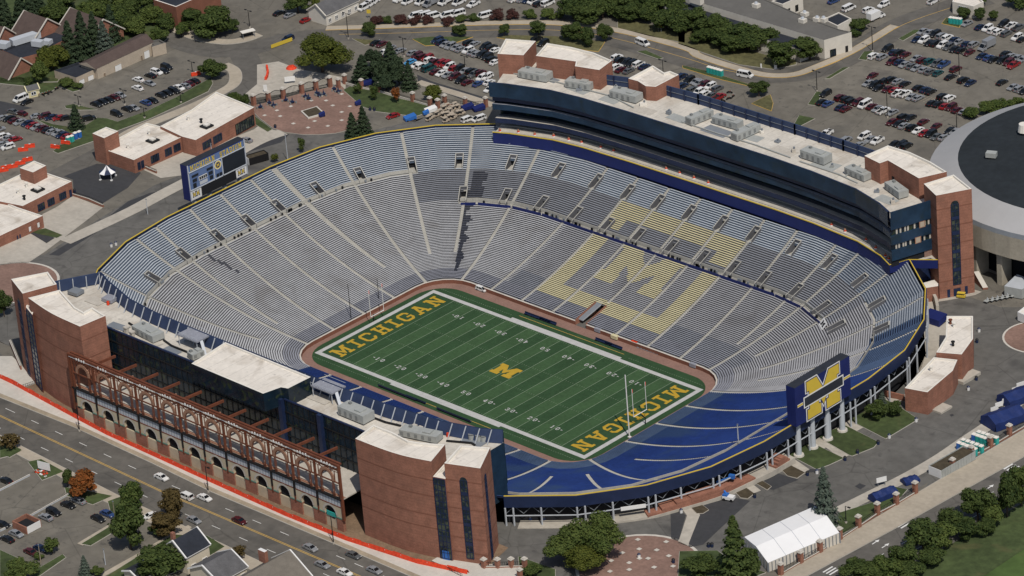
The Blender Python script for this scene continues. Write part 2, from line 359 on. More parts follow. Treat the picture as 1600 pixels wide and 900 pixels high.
sheet('facade_footing',[(-95,-113.2),(-60,-117.4),(-44,-118.7),(-1,-119.7),(33,-120.3),(56,-119.7),(81,-116.8),(98,-108),(95,-96),(-95,-96)],'dirt',2)
sheet('tower_forecourt',[G(p) for p in Z(RH,(430,820),(470,795),(640,830),(870,855),(870,900),(560,900))],'white_walk',4,kerb=.1)
sheet('tower_forecourt',[G(p) for p in Z((0,400,3.75),(-60,590),(70,590),(150,670),(215,745),(130,775),(0,700),(-60,680))],'white_walk',4,kerb=.1)
sheet('west_sidewalk',[(-420,-137.6),(-70,-137.6),(-15,-140.6),(55,-142),(300,-142.6),(300,-147),(55,-146.4),(-15,-145.2),(-41,-143),(-72,-141.2),(-420,-141)],'walk',3,kerb=.1)
# ---- boulevard on the south-east
sheet('boulevard_sidewalk',[(163.2,-190),(168.4,-190),(169.0,-60),(171.0,-25),(173.2,27),(175,120),(164.5,120),(163.2,-10)],'walk',6,kerb=.12)
sheet('boulevard',[(168.6,-190),(169.2,-60),(171.2,-25),(173.4,27),(175.2,120),(192,120),(191,27),(188,-60),(187,-190)],'road',4)
dashes('edge_line',[(179.5,-110),(181.2,-60),(183.2,-20),(185,30),(186,100)],5,400,0,.16,'wline')
dashes('lane_marking',[(175.2,-110),(176.2,-60),(178,-25),(179.8,27),(181,100)],5,3,7,.16,'wline')
for px in Z(RI,(1035,650),(1500,372),(1540,388),(705,865)):
    a=G(px); mb=MB()
    for k in range(3): mb.face([(a.x+x-1.2+k*1.1,a.y+y,gz(a.y+y)+.11) for x,y in ((0,-2),(.5,-2),(.5,2),(0,2))],'wline')
    structure(mb.build('crosswalk_marking'))
for px in Z(RI,(910,735),(955,752),(1380,455),(1440,480)):
    a=G(px); mb=MB(); z=gz(a.y)+.11
    mb.face([(a.x-.15,a.y-1.6,z),(a.x+.15,a.y-1.6,z),(a.x+.15,a.y+.6,z),(a.x-.15,a.y+.6,z)],'wline'); mb.face([(a.x-.6,a.y+.6,z),(a.x+.6,a.y+.6,z),(a.x,a.y+1.9,z)],'wline')
    structure(mb.build('turn_arrow'))
sheet('soccer_field',[G(p) for p in Z(RI,(1640,600),(1420,700),(1230,800),(1130,900),(1150,1000),(1750,1000),(1750,600))],'field',2)
sheet('hedge_verge',[(191,120),(190,27),(187,-60),(187,-105),(215,-105),(206,-40),(204,30),(204,120)],'grass',5)
# ---- streets on the north and east
NS=[G(p) for p in [(236,28),(262,55),(300,72),(345,80),(400,74),(455,60)]+Z(RB,(0,160),(330,152),(700,140),(1000,140),(1250,172),(1600,268))+Z(RC,(200,322),(360,345),(540,343),(700,300),(870,215),(1040,115),(1250,40),(1420,-10))]
NSS=smooth_line(NS,4); ribbon('north_street',NSS,[11 if k<25 else 12.5 for k in range(len(NSS))],'road',2)
dashes('centre_line',smooth_line(NS[6:],4),3,60,0,.2,'yline')
RB_=[G(p) for p in Z(RA,(1120,240),(1155,330),(1110,425),(960,490),(640,625),(420,735),(200,850),(-60,985))]
ribbon('curved_drive',smooth_line(RB_,5),9.5,'road',1)
strip('drive_sidewalk',Z(RA,(1035,300),(1085,330),(1085,385),(1020,430),(900,490),(640,595),(560,640)),4.2,'walk',4,kerb=.1)
strip('north_sidewalk',Z(RB,(-60,132),(300,121),(700,108),(1000,108),(1280,140),(1600,222))+Z(RC,(100,262),(300,325),(420,350),(540,345),(640,310),(800,240),(1000,120)),3.2,'walk',4,kerb=.12,kmat='ycurb')
strip('shelter_sidewalk',Z(RA,(720,95),(830,145),(930,180),(1040,195),(1130,185),(1200,160)),4,'walk',4,kerb=.12)
sheet('gate_forecourt',[G(p) for p in Z(RA,(1190,300),(1290,285),(1380,320),(1600,360),(1600,410),(1500,405),(1180,455),(1130,440),(1190,390))],'conc',3)
sheet('new_asphalt_mat',[G(p) for p in Z(RA,(-60,460),(10,470),(150,500),(20,530),(-60,540))],'dark',3)
sheet('lot_drive',[G(p) for p in Z(NL,(430,400),(560,460),(1150,640),(1150,700),(900,650),(440,480))],'dark',2)
strip('lot_sidewalk',Z(NL,(440,470),(600,520),(900,610),(1150,690)),3,'walk',3,kerb=.1)
# ---- lawns
def lawn(pts,o=None,mt='grass',kerb=.1,lvl=5,name='lawn',kmat='curb'): return sheet(name,[G(p) for p in (Z(o,*pts) if o else pts)],mt,lvl,kerb,kmat)
lawn([(265,505),(400,545),(500,560),(640,548),(720,497),(790,500),(870,525),(1100,440),(1300,345),(1480,245),(1560,200),(1575,240),(1540,300),(1330,400),(1100,505),(870,590),(690,668),(430,758),(395,742),(440,700),(600,650),(480,620)],NWL)
lawn([(480,408),(540,395),(720,435),(590,437),(490,425)],NWL)
lawn([(0,205),(150,195),(300,235),(440,235),(590,290),(540,303),(440,262),(330,330),(200,260),(0,240)],NWL)
lawn([(-40,-40),(240,-40),(240,30),(262,60),(250,70),(160,78),(100,110),(90,128),(0,130),(-40,130)],None)
lawn([(650,200),(690,178),(860,212),(1000,255),(1240,305),(1180,332),(1090,360),(850,330),(765,300)],NP)
lawn([(340,182),(420,172),(620,172),(520,205),(400,213)],RB,kmat='ycurb')
lawn([(730,175),(790,165),(1000,170),(1230,195),(1200,240),(900,205)],RB,mt='dry',kmat='ycurb')
lawn([(60,180),(190,190),(120,210)],RB,mt='dry')
lawn([(1290,85),(1600,150),(1600,200),(1440,170),(1290,130)],RB,mt='dry')
lawn([(0,120),(200,200),(420,260),(545,262),(545,300),(440,322),(280,300),(130,250),(0,205)],RC,mt='dry')
lawn([(20,305),(130,330),(320,390),(330,400),(200,370),(20,315)],RC,kmat='ycurb')
lawn([(340,480),(400,450),(425,440),(438,480),(430,515)],RC,mt='dry',kmat='ycurb')
lawn([(680,365),(760,315),(790,312),(700,365)],RC)
lawn([(600,485),(640,425),(665,430),(640,490)],RC)
lawn([(1020,180),(1090,140),(1125,140),(1040,190)],RC)
lawn([(525,597),(560,535),(632,550),(550,592)],RC)
lawn([(835,275),(860,240),(905,240),(870,280)],RC)
lawn([(1220,110),(1240,85),(1310,105),(1300,128)],RC,kmat='ycurb')
lawn([(1380,240),(1420,235),(1500,270),(1480,275)],RB)
lawn([(505,325),(570,282),(650,290),(765,345),(700,375),(640,397)],RI)
lawn([(640,243),(740,205),(775,195),(925,270),(905,295),(805,335),(790,330)],RI)
lawn([(785,165),(900,82),(950,72),(1000,92),(1110,165),(960,255),(950,250)],RI)
lawn([(735,640),(740,600),(900,550),(1000,478),(1060,490),(990,570),(760,695)],RI)
lawn([(90,745),(330,740),(440,820),(640,880),(560,910),(80,910)],SP)
lawn([(830,800),(1000,860),(1000,910),(840,910)],RH)
lawn([(130,362),(190,350),(295,407),(195,447)],RG)
lawn([(0,262),(100,305),(60,330),(0,345)],RG)
lawn([(0,100),(140,100),(60,145)],SWL,lvl=6)
lawn([(300,480),(420,500),(520,520),(430,560),(310,520)],RG)
lawn([(378,742),(520,655),(565,640),(520,690),(420,750)],RG)
lawn([(170,860),(290,790),(305,805),(190,885),(120,930)],RG)
lawn([(480,900),(640,800),(800,700),(960,705),(1040,755),(900,840),(700,910)],RG)
lawn([(500,545),(570,520),(560,640),(530,660)],RG)
lawn([(0,770),(130,830),(100,910),(0,910)],RG)
strip('house_path',Z(RG,(470,890),(650,790),(790,705),(880,660)),1.8,'walk',7,smooth=False)
strip('lot_path',Z(RG,(370,745),(545,640),(570,525)),2.2,'walk',7,smooth=False)
sheet('side_street',[G(p) for p in Z(RG,(200,910),(300,810),(330,760),(430,760),(540,695),(620,660),(700,700),(600,790),(470,880),(430,910))],'asphalt',4)
# ---- plazas, aprons and paths
GP=G((492,182))
sheet('gate_plaza',[G(p) for p in Z(NP,(105,295),(195,272),(285,250),(398,218),(485,200),(570,182),(640,175),(700,240),(770,305),(750,380),(690,440),(600,462),(500,470),(400,470),(290,455),(220,430),(140,370),(110,340))],'plaza',4,kerb=.06)
def paver_dots(name,cells,lvl=8):
    mb=MB()
    for px in cells:
        a=G(px); mb.face([(a.x+x,a.y+y,gz(a.y+y)+.02*lvl+.06) for x,y in ((-.6,-.6),(.6,-.6),(.6,.6),(-.6,.6))],'cap')
    return structure(mb.build(name))
paver_dots('paver_inlay',Z(NP,(170,355),(345,405),(435,430),(475,390),(555,420),(640,385),(640,335),(585,295),(455,265),(330,300),(245,325),(545,265),(640,225),(520,235),(265,360),(690,300)))
mb=MB(); cpx=Z(NP,(390,335),(490,305),(540,350),(435,378)); w=[G(p) for p in cpx]
mb.prism(ccw(xy(w)),[gz(p[1])+.06 for p in ccw(xy(w))],[gz(p[1])+.62 for p in ccw(xy(w))],'cap','cap')
cc=sum((Vector(p) for p in w),Vector())/4
mi=[cc+(p-cc)*.84 for p in w]; mb.face([(p.x,p.y,gz(p.y)+.66) for p in ccw([(q[0],q[1],0) for q in mi])] if False else [(p[0],p[1],gz(p[1])+.66) for p in ccw(xy(mi))],'mulch')
tag(mb.build('planter'),'square stone-edged planter in the middle of the brick gate plaza','planter')
c=G((999,884)); sheet('south_plaza',circle(c,17.2),'cap',3); sheet('south_plaza',circle(c,16.3),'plaza',4)
paver_dots('paver_inlay',Z((650,770,3.721),(1290,275),(1455,288),(1200,352),(1298,330),(1400,336),(1470,370),(1350,385),(1240,410),(1135,398),(1128,460),(1240,450),(1385,436),(1300,385),(1495,430)))
sheet('west_plaza',circle(G((18,442)),15),'cap',3); sheet('west_plaza',circle(G((18,442)),14.2),'plaza',4)
c=G((1625,527)); sheet('east_plaza',circle(c,11),'cap',3); sheet('east_plaza',circle(c,10.4),'plaza',4)
strip('apron_sidewalk',Z(RA,(1310,612),(1180,662),(960,790),(740,905),(590,985),(300,1120)),5.5,'conc',4)
sheet('building_apron',[G(p) for p in Z(RA,(640,775),(845,690),(910,705),(1175,600),(1195,585),(1310,612),(1120,690),(940,800),(745,825))],'conc',3)
sheet('building_apron',[G(p) for p in Z(W7,(380,530),(500,470),(640,372),(905,475),(720,620),(560,740),(400,860),(250,960),(-60,1060),(-60,850),(230,700))],'conc',3)
lawn([(250,690),(400,660),(550,720),(500,745),(380,720)],W7)
sheet('soil_mound',[G(p) for p in Z(W7,(245,690),(330,670),(480,745),(410,790))],'dark',9)
lawn([(1180,540),(1260,600),(1240,612),(1170,570)],RA)
# south-east forecourt
for nm,pts in (('fresh_patch',[(30,440),(130,512),(80,682),(35,660)]),('fresh_patch',[(235,440),(300,402),(400,392),(540,420),(410,540),(240,700),(140,720),(215,510)]),('fresh_patch',[(590,285),(670,230),(850,285),(690,350),(660,345)]),('fresh_patch',[(900,215),(990,218),(975,235),(905,240)])):
    sheet(nm,[G(p) for p in Z(SP,*pts)],'dark',3)
for pts in ([(40,385),(95,380),(220,510),(140,712),(80,690),(137,515)],[(460,290),(510,280),(610,355),(565,372)],[(730,145),(800,138),(920,220),(880,242)],[(970,40),(1000,30),(1180,128),(1120,150)]):
    sheet('entry_path',[G(p) for p in Z(SP,*pts)],'conc',4)
for pts in ([(120,420),(190,415),(275,480),(240,502),(200,503)],[(412,330),(470,308),(566,375),(525,408),(480,402)],[(527,280),(570,265),(675,330),(650,352)],[(700,182),(750,170),(890,242),(840,277),(780,262)]):
    sheet('planting_bed',[G(p) for p in Z(SP,*pts)],'mulch',5,kerb=.12,kmat='conc')
sheet('manhole_cover',[G(p) for p in Z(SR,(25,720),(60,700),(105,715),(65,742))],'dark',3)
sheet('manhole_cover',[G(p) for p in Z(SR,(690,218),(710,210),(725,220),(705,230))],'dark',3)
strip('fence_sidewalk',Z(RI,(740,590),(900,510),(1050,435),(1200,350),(1330,262),(1480,160),(1600,60)),4.2,'conc',4)
sheet('gravel_strip',[G(p) for p in Z(RI,(1100,540),(1200,395),(1330,300),(1480,215),(1540,230),(1300,400))],'ring',3)
sheet('tower_apron',[G(p) for p in Z(SEC,(325,285),(525,235),(560,245),(525,262),(340,295))],'conc',4)
sheet('arena_apron',[G(p) for p in Z(SEC,(515,110),(560,130),(680,175),(771,215),(771,180),(700,140),(600,80),(520,60))],'conc',3)
sheet('corner_concourse',[(112,62),(122,45),(127,18),(126,-6),(122,-14)]+[G(p) for p in Z(SEC,(60,770),(170,790),(330,560),(380,480),(385,380),(340,350),(310,270),(250,200))],'conc',3)
# ---- parking markings (stall lines) in the east lot
def stall_lines(px0,px1,n,L,name='stall_marking',mt='yline'):
    a,b=G(px0),G(px1); mb=MB(); d=(b-a); d.z=0
    n_=Vector((-d.y,d.x,0)).normalized()
    for k in range(n+1):
        p=a+d*(k/n); q=p+n_*L; t=d.normalized()*.07
        mb.face([(v.x,v.y,gz(v.y)+.03) for v in (p-t,p+t,q+t,q-t)],mt)
    structure(mb.build(name))
for a,b,n in (((1420,153),(1500,177),18),((1350,70),(1400,84),10)):
    stall_lines(a,b,n,5.0,mt='sand')
# ================================================================== PLAYING FIELD
def rrect(hx,hy,r,n=8):
    P=[]
    for k,(sx,sy) in enumerate(((1,1),(-1,1),(-1,-1),(1,-1))):
        for i in range(n+1):
            a=k*PI/2+PI/2*i/n; P.append((sx*(hx-r)+r*math.cos(a), sy*(hy-r)+r*math.sin(a)))
    return P
def flat(name, poly, z, mt, parent=None):
    mb=MB(); mb.face([(x,y,z) for x,y in ccw(poly)],mt); return mb.build(name,parent,fix=False)
pit=MB(); pit.face([(x,y,-.04) for x,y in ccw(ring_pts(.1))],'pink'); structure(pit.build('field_apron',fix=False))
def turf_extra(nt,co,out):
    sx=nt.nodes.new('ShaderNodeSeparateXYZ'); nt.links.new(co,sx.inputs[0])
    m1=nt.nodes.new('ShaderNodeMath'); m1.operation='MULTIPLY_ADD'; m1.inputs[1].default_value=1/9.144; m1.inputs[2].default_value=20.0
    nt.links.new(sx.outputs[0],m1.inputs[0])
    m2=nt.nodes.new('ShaderNodeMath'); m2.operation='FRACT'; nt.links.new(m1.outputs[0],m2.inputs[0])
    m3=nt.nodes.new('ShaderNodeMath'); m3.operation='GREATER_THAN'; m3.inputs[1].default_value=.5; nt.links.new(m2.outputs[0],m3.inputs[0])
    a=nt.nodes.new('ShaderNodeMath'); a.operation='ABSOLUTE'; nt.links.new(sx.outputs[1],a.inputs[0])
    a2=nt.nodes.new('ShaderNodeMath'); a2.operation='LESS_THAN'; a2.inputs[1].default_value=24.4; nt.links.new(a.outputs[0],a2.inputs[0])
    ax=nt.nodes.new('ShaderNodeMath'); ax.operation='ABSOLUTE'; nt.links.new(sx.outputs[0],ax.inputs[0])
    ax2=nt.nodes.new('ShaderNodeMath'); ax2.operation='LESS_THAN'; ax2.inputs[1].default_value=45.7; nt.links.new(ax.outputs[0],ax2.inputs[0])
    m4=nt.nodes.new('ShaderNodeMath'); m4.operation='MULTIPLY'; nt.links.new(m3.outputs[0],m4.inputs[0]); nt.links.new(a2.outputs[0],m4.inputs[1])
    m5=nt.nodes.new('ShaderNodeMath'); m5.operation='MULTIPLY'; nt.links.new(m4.outputs[0],m5.inputs[0]); nt.links.new(ax2.outputs[0],m5.inputs[1])
    mx=nt.nodes.new('ShaderNodeMix'); mx.data_type='RGBA'; mx.blend_type='MULTIPLY'; mx.inputs[7].default_value=(1.55,1.36,1.40,1)
    nt.links.new(m5.outputs[0],mx.inputs[0]); nt.links.new(out,mx.inputs[6]); return mx.outputs[2]
M['turf']=mat('striped_turf',(.025,.062,.024),.95,.16,.10,fine=.12,extra=turf_extra)
TURF=structure(flat('football_field',rrect(58.6,30.6,10),0,'turf'))
YD=.9144; HL,HW=60*YD,26.667*YD; BW=1.55
mb=MB()
z=.02
for a in ((-HL-BW,-HW-BW,HL+BW,-HW),(-HL-BW,HW,HL+BW,HW+BW),(-HL-BW,-HW,-HL,HW),(HL,-HW,HL+BW,HW)):
    mb.face([(a[0],a[1],z),(a[2],a[1],z),(a[2],a[3],z),(a[0],a[3],z)],'fwhite')
for s in (-1,1):         # wider team-area border
    y0,y1=sorted((s*(HW+BW+.01),s*(HW+BW+.85)))
    mb.face([(-25*YD,y0,z),(25*YD,y0,z),(25*YD,y1,z),(-25*YD,y1,z)],'fwhite')
mb.build('boundary_line',TURF)
mb=MB()
for k in range(-10,11):
    x=k*5*YD; mb.face([(x-.09,-HW,.02),(x+.09,-HW,.02),(x+.09,HW,.02),(x-.09,HW,.02)],'fline')
mb.build('yard_line',TURF)
mb=MB()
for k in range(-50,51):
    if k%5==0: continue
    for y in (-HW+.7,HW-.7,-6.1,6.1): mb.face([(k*YD-.05,y-.3,.02),(k*YD+.05,y-.3,.02),(k*YD+.05,y+.3,.02),(k*YD-.05,y+.3,.02)],'fline')
for s in (-1,1):
    y=s*(HW+3.4)
    for k in range(-60,60,1):
        if abs(k)>26: mb.face([(k*YD,y-.07,.02),(k*YD+.45,y-.07,.02),(k*YD+.45,y+.07,.02),(k*YD,y+.07,.02)],'fline')
    mb.face([(-24*YD,s*(HW+4.4)-.08,.02),(24*YD,s*(HW+4.4)-.08,.02),(24*YD,s*(HW+4.4)+.08,.02),(-24*YD,s*(HW+4.4)+.08,.02)],'yline')
mb.build('hash_mark',TURF)
# slab-serif letters drawn as strips in a unit box (x 0..w, y 0..1)
def rect(x0,y0,x1,y1): return [(x0,y0),(x1,y0),(x1,y1),(x0,y1)]
def glyph(c):
    t=.2; sf=.16
    if c=='M': return 1.25,[rect(.14,0,.34,1),rect(.91,0,1.11,1),[(.14,1),(.36,1),(.70,.32),(.625,.10)],[(1.11,1),(.89,1),(.55,.32),(.625,.10)],rect(0,0,.48,sf),rect(.77,0,1.25,sf),rect(0,1-sf,.34,1),rect(.91,1-sf,1.25,1)]
    if c=='I': return .62,[rect(.21,0,.41,1),rect(0,0,.62,sf),rect(0,1-sf,.62,1)]
    if c in 'CG':
        g=[rect(0,.2,.2,.8),[(0,.2),(.2,0),(.28,.17),(.2,.25)],[(0,.8),(.2,.75),(.28,.83),(.2,1)],rect(.2,0,.72,.18),rect(.2,.82,.72,1),[(.72,0),(.92,.2),(.74,.26),(.66,.18)],[(.72,1),(.66,.82),(.74,.74),(.92,.8)],rect(.74,.62,.92,.8)]
        g.append(rect(.74,.2,.92,.34) if c=='C' else rect(.74,.2,.92,.48))
        if c=='G': g.append(rect(.5,.36,.92,.5))
        return .92,g
    if c=='H': return .98,[rect(.13,0,.33,1),rect(.65,0,.85,1),rect(.33,.42,.65,.58),rect(0,0,.44,sf),rect(.54,0,.98,sf),rect(0,1-sf,.44,1),rect(.54,1-sf,.98,1)]
    if c=='A': return 1.1,[[(.1,0),(.3,0),(.64,1),(.42,1)],[(.8,0),(1.0,0),(.68,1),(.46,1)],rect(.28,.27,.82,.41),rect(0,0,.42,sf),rect(.68,0,1.1,sf),rect(.34,1-sf,.64,1)]
    if c=='N': return 1.08,[rect(.13,0,.32,1),rect(.76,0,.95,1),[(.13,1),(.36,1),(.95,0),(.72,0)],rect(0,0,.46,sf),rect(0,1-sf,.3,1),rect(.62,1-sf,1.08,1)]
    if c=='S': return .86,[rect(.15,0,.7,.18),rect(.15,.82,.7,1),rect(.15,.42,.7,.59),rect(0,.6,.19,.85),rect(.67,.15,.86,.42),[(0,.85),(.15,.82),(.2,1),(.15,1)],[(.7,0),(.86,.15),(.7,.2),(.66,.1)],rect(0,.15,.17,.32),rect(.68,.68,.85,.85),[(0,.15),(.15,0),(.2,.18),(.12,.2)],[(.85,.85),(.7,1),(.66,.82),(.74,.8)],[(0,.6),(.15,.42),(.25,.59),(.15,.62)],[(.86,.42),(.7,.59),(.6,.43),(.7,.4)]]
    if c=='T': return .94,[rect(.37,0,.57,1),rect(0,.82,.94,1),rect(.22,0,.72,sf),rect(0,.64,.15,.82),rect(.79,.64,.94,.82)]
    if c=='D': return .98,[rect(.13,0,.33,1),rect(.0,0,.7,.18),rect(0,.82,.7,1),rect(.78,.2,.98,.8),[(.7,0),(.98,.2),(.78,.24),(.66,.18)],[(.98,.8),(.7,1),(.66,.82),(.78,.76)]]
    if c=='U': return 1.0,[rect(.10,.18,.30,1),rect(.70,.18,.90,1),rect(.28,0,.72,.18),[(.10,.2),(.28,0),(.36,.18),(.30,.24)],[(.90,.2),(.70,.24),(.64,.18),(.72,0)],rect(0,1-.1,.38,1),rect(.62,1-.1,1,1)]
    if c=='0': return .72,[rect(0,.2,.2,.8),rect(.52,.2,.72,.8),rect(.2,0,.52,.17),rect(.2,.83,.52,1),[(0,.2),(.2,0),(.26,.17),(.2,.24)],[(.72,.2),(.52,.24),(.46,.17),(.52,0)],[(0,.8),(.2,.76),(.26,.83),(.2,1)],[(.72,.8),(.52,1),(.46,.83),(.52,.76)]]
    if c=='1': return .5,[rect(.16,0,.36,1),rect(0,0,.5,.14),[(.0,.7),(.16,.76),(.2,1),(.16,1)]]
    if c=='2': return .72,[rect(0,0,.72,.18),rect(.1,.83,.6,1),rect(.52,.58,.72,.86),[(0,.16),(.24,.16),(.72,.58),(.52,.62)],rect(0,.66,.18,.84),[(0,.84),(.18,.8),(.2,1),(.12,1)]]
    if c=='3': return .72,[rect(.1,0,.6,.17),rect(.1,.83,.6,1),rect(.22,.42,.6,.58),rect(.52,.12,.72,.46),rect(.52,.54,.72,.88),rect(0,.1,.18,.3),rect(0,.7,.18,.9)]
    if c=='4': return .76,[rect(.42,0,.62,1),rect(0,.24,.76,.4),[(0,.4),(.2,.4),(.62,1),(.44,1)],rect(.3,0,.74,.12)]
    if c=='5': return .72,[rect(.0,.83,.68,1),rect(0,.5,.18,.86),rect(.1,.46,.58,.62),rect(.52,.12,.72,.52),rect(.1,0,.58,.17),rect(0,.1,.17,.28)]
    return .5,[]
def write(mb, text, org, xd, yd, nrm, size, mt, gap=.18, width=None, lift=.004, sp=.5):
    org,xd,yd,nrm=map(Vector,(org,xd,yd,nrm))
    tot=sum((glyph(c)[0] if c!=' ' else sp)+gap for c in text)-gap
    sx=(width/tot) if width else size
    x=0; n=0
    for c in text:
        if c==' ': x+=sp+gap; continue
        w,qs=glyph(c)
        for q in qs:
            n+=1; mb.face([org+xd*((x+a)*sx)+yd*(b*size)+nrm*(lift*(n%14)) for a,b in q],mt)
        x+=w+gap
    return mb
mb=MB(); write(mb,'MICHIGAN',(-47.4,-23.0,.02),(0,1,0),(-1,0,0),(0,0,1),5.9,'maize',width=46,gap=.30); mb.build('end_zone_lettering',TURF,fix=False)
mb=MB(); write(mb,'MICHIGAN',(47.6,23.0,.02),(0,-1,0),(1,0,0),(0,0,1),5.9,'maize',width=46,gap=.30); mb.build('end_zone_lettering',TURF,fix=False)
mb=MB()
for i,n in enumerate(['10','20','30','40','50','40','30','20','10']):
    x=(-40+10*i)*YD
    for s in (-1,1):
        y0=s*17.19+s*.82
        for c,dx in ((n[0],-1),(n[1],1)):
            w=glyph(c)[0]*1.5; cx=x+dx*s*-1*(-1.0)*1.0 if False else x+dx*(-s)*1.05
            ox=cx-(-s)*w/2
            write(mb,c,(ox,y0,.02),(-s,0,0),(0,-s,0),(0,0,1),1.65,'fwhite',width=w)
        if n!='50':
            d=-1 if i<4 else 1; xa=x+d*2.3
            mb.face([(xa,17.19*s-.25,.03),(xa+d*.8,17.19*s,.03),(xa,17.19*s+.25,.03)],'fwhite')
mb.build('yard_number',TURF,fix=False)
def blockM(w=1.0,h=.72):     # one outline, 0..w by 0..h
    P=[(0,0),(.40,0),(.40,.17),(.335,.17),(.335,.40),(.5,.14),(.665,.40),(.665,.17),(.60,.17),(.60,0),(1,0),(1,.17),(.925,.17),(.925,.55),(1,.55),(1,.72),(.70,.72),(.5,.42),(.30,.72),(0,.72),(0,.55),(.075,.55),(.075,.17),(0,.17)]
    return [(a*w,b*h/.72) for a,b in P]
def poly_face(mb, P, org, xd, yd, mt):
    org,xd,yd=map(Vector,(org,xd,yd)); mb.face([org+xd*a+yd*b for a,b in P],mt)
mb=MB(); poly_face(mb,blockM(8.4,6.2),(-4.2,-3.1,.03),(1,0,0),(0,1,0),'maize'); mb.build('midfield_emblem',TURF,fix=False)
# ================================================================== SEATING BOWL
BOWL=tag(empty('stadium_bowl',(0,0,0)),'huge oval stadium bowl of grey and blue bench rows sunk around the green football field','stadium')
def inv_u(x,y):
    for k in range(1): pass
    ax=abs(x)-48.5; ay=abs(y)-22.5
    if ax<=0: return (45+LC+(48.5-x)) if y>0 else (45*2+LC*3+97+(x+48.5))
    if ay<=0: return (y+22.5) if x>0 else (45+2*LC+97+(22.5-y))
    a=math.atan2(ay,ax)*12
    if x>0 and y>0: return 45+a
    if x<0 and y>0: return 45+LC+97+LC-a
    if x<0: return 45*2+2*LC+97+a
    return TOT-a
W=1.05
ue=lambda x: 45+LC+48.5-x
# aisles: (u, d0, d1)
full=[ue(k*13.15) for k in (-3,-2,-1,1,2,3)]+[202.5+k*13.15 for k in (-1,0,1)]+[22.5+k*13.15 for k in (-1,0,1)]+[46.6,60.9,164.2,175.9,227.2,343.2,354.6]
AIS=[(u,.4,62) for u in full]+[(ue(0),11,62)]
AIS+=[(u,13,46) for u in (359.1,351.7,346.9)]+[(u,13,62) for u in (62.6,168.3,172.1,225.7,180.0,231,57.9,53.8,50.4)]+[(ue(k*13.15),.4,62) for k in (-3,-2,-1,0,1,2,3)][:0]
AIS+=[(45*2+LC*3+97+48.5+k*13.15,.4,46) for k in range(-3,4)]
VU=[(u,47.6,51.6) for u in (229.2,225.9,215.6,202.5,189.4,178.4,175.3,171.9,168.9,165.5,162.1,151.7,138,125.2,112.1,98.9,85.8,69.6,62,58.8,55.7,52.6)]
VL=[(u,34.6,39.2) for u in (168.4,164.9,161.6,149.6,135.9,122.7,109.0,96.0,83.6,71.2,62.4,58.9,55.7)]
VOM=VU+VL; TUN=(ue(-1.2),0,9.5)
ND=.72; D0=.5
rows=[]
d=D0
while d<62.4: rows.append(d); d+=ND
EB=lambda p: abs(p.x)<82.5 and abs(p.y)>90.2
def in_m(x,d):
    a=abs(x)
    if a>26: return False
    if 41.3<=d<=47: return True
    if 36.6<=d<41.3: return a>18.8
    if 5.7<=d<12: return True
    if 12<=d<34.8 and a>19.4: return True
    if 18<=d<22.3 and 4.9<=a<13.2: return True
    if 22.3<=d<31.9 and 6.2<=a<11.3: return True
    if 31.9<=d<34.8 and 5.8<=a<13: return True
    if a<6.3 and 20.4+(6.3/6.3)*a<=d<=27.8+a*1.1: return True
    return False
def is_blue(u,d):
    u=u%TOT
    return u>243.5 or u<46.6 or (d>46.5 and u<52.2)
def bmat(u,d,x,y):
    if is_blue(u,d): return 'steelS' if (d<6.2 and (u<46.6 or u>300)) or 46.6<u<53 else 'blueb'
    if y>34 and abs(x)<48.6 and in_m(x,d): return 'maizeb'
    j=noise.noise(Vector((d*.35,u*.9,3.1)))*.9
    if 4<d<33.5 and abs(u-168.0+ (33-d)*.025 + j*.6)<.42+j*.5: return 'wetb'
    if 35.5<d<46.5 and 167.0+j*.25<u<167.85+j*.35+(46-d)*.012: return 'wetb'
    if 36<d<46 and abs(u-(223.6-(46-d)*.38)+j*.8)<.55+j*.8: return 'wetb'
    if d<5.2: return 'steelb'
    if d>47.2: return 'slateb' if u<61.5 else ('silver3' if u<152 else 'silver2')
    if d>35.6 and 57<u<172: return 'greyb'
    if 57<u<150: return 'greyb' if d<12 else 'silverE'
    if u<57: return 'silverE'
    return 'silver'
M['steelS']=mat('light_blue_bench',(.055,.088,.160),.6,.15,.3,fine=.1); M['wetb']=mat('dark_wet_bench',(.055,.060,.080),.6,.2,.4)
M['silver3']=mat('pale_blue_bench',(.43,.475,.525),.55,.1,.25,fine=.1,extra=stains_reflections((.27,.28,.30),.12,.54,.72,.5)); M['slateb']=mat('slate_bench',(.26,.29,.335),.6,.12,.3,fine=.1)
M['silverE']=mat('weathered_bench',(.345,.35,.37),.55,.10,.25,fine=.1,extra=stains_reflections((.22,.215,.22),.09,.52,.70,.6))
def row_us(dm):
    s=set(FU); S=0
    for nm,l in SEGS:
        n=max(2,int(l/(.8 if nm=='E' else (1.0 if nm=='N' else 3.2)))); 
        if nm[0]=='c': n=NF*(12 if nm=='c2' else 4)
        for k in range(n): s.add(S+l*k/n)
        S+=l
    return s
def hw(u,d,w):            # half width of a cut, in units of u
    b,n,a=base_pt(u); return w/2 if n else w/2*12/(12+d)
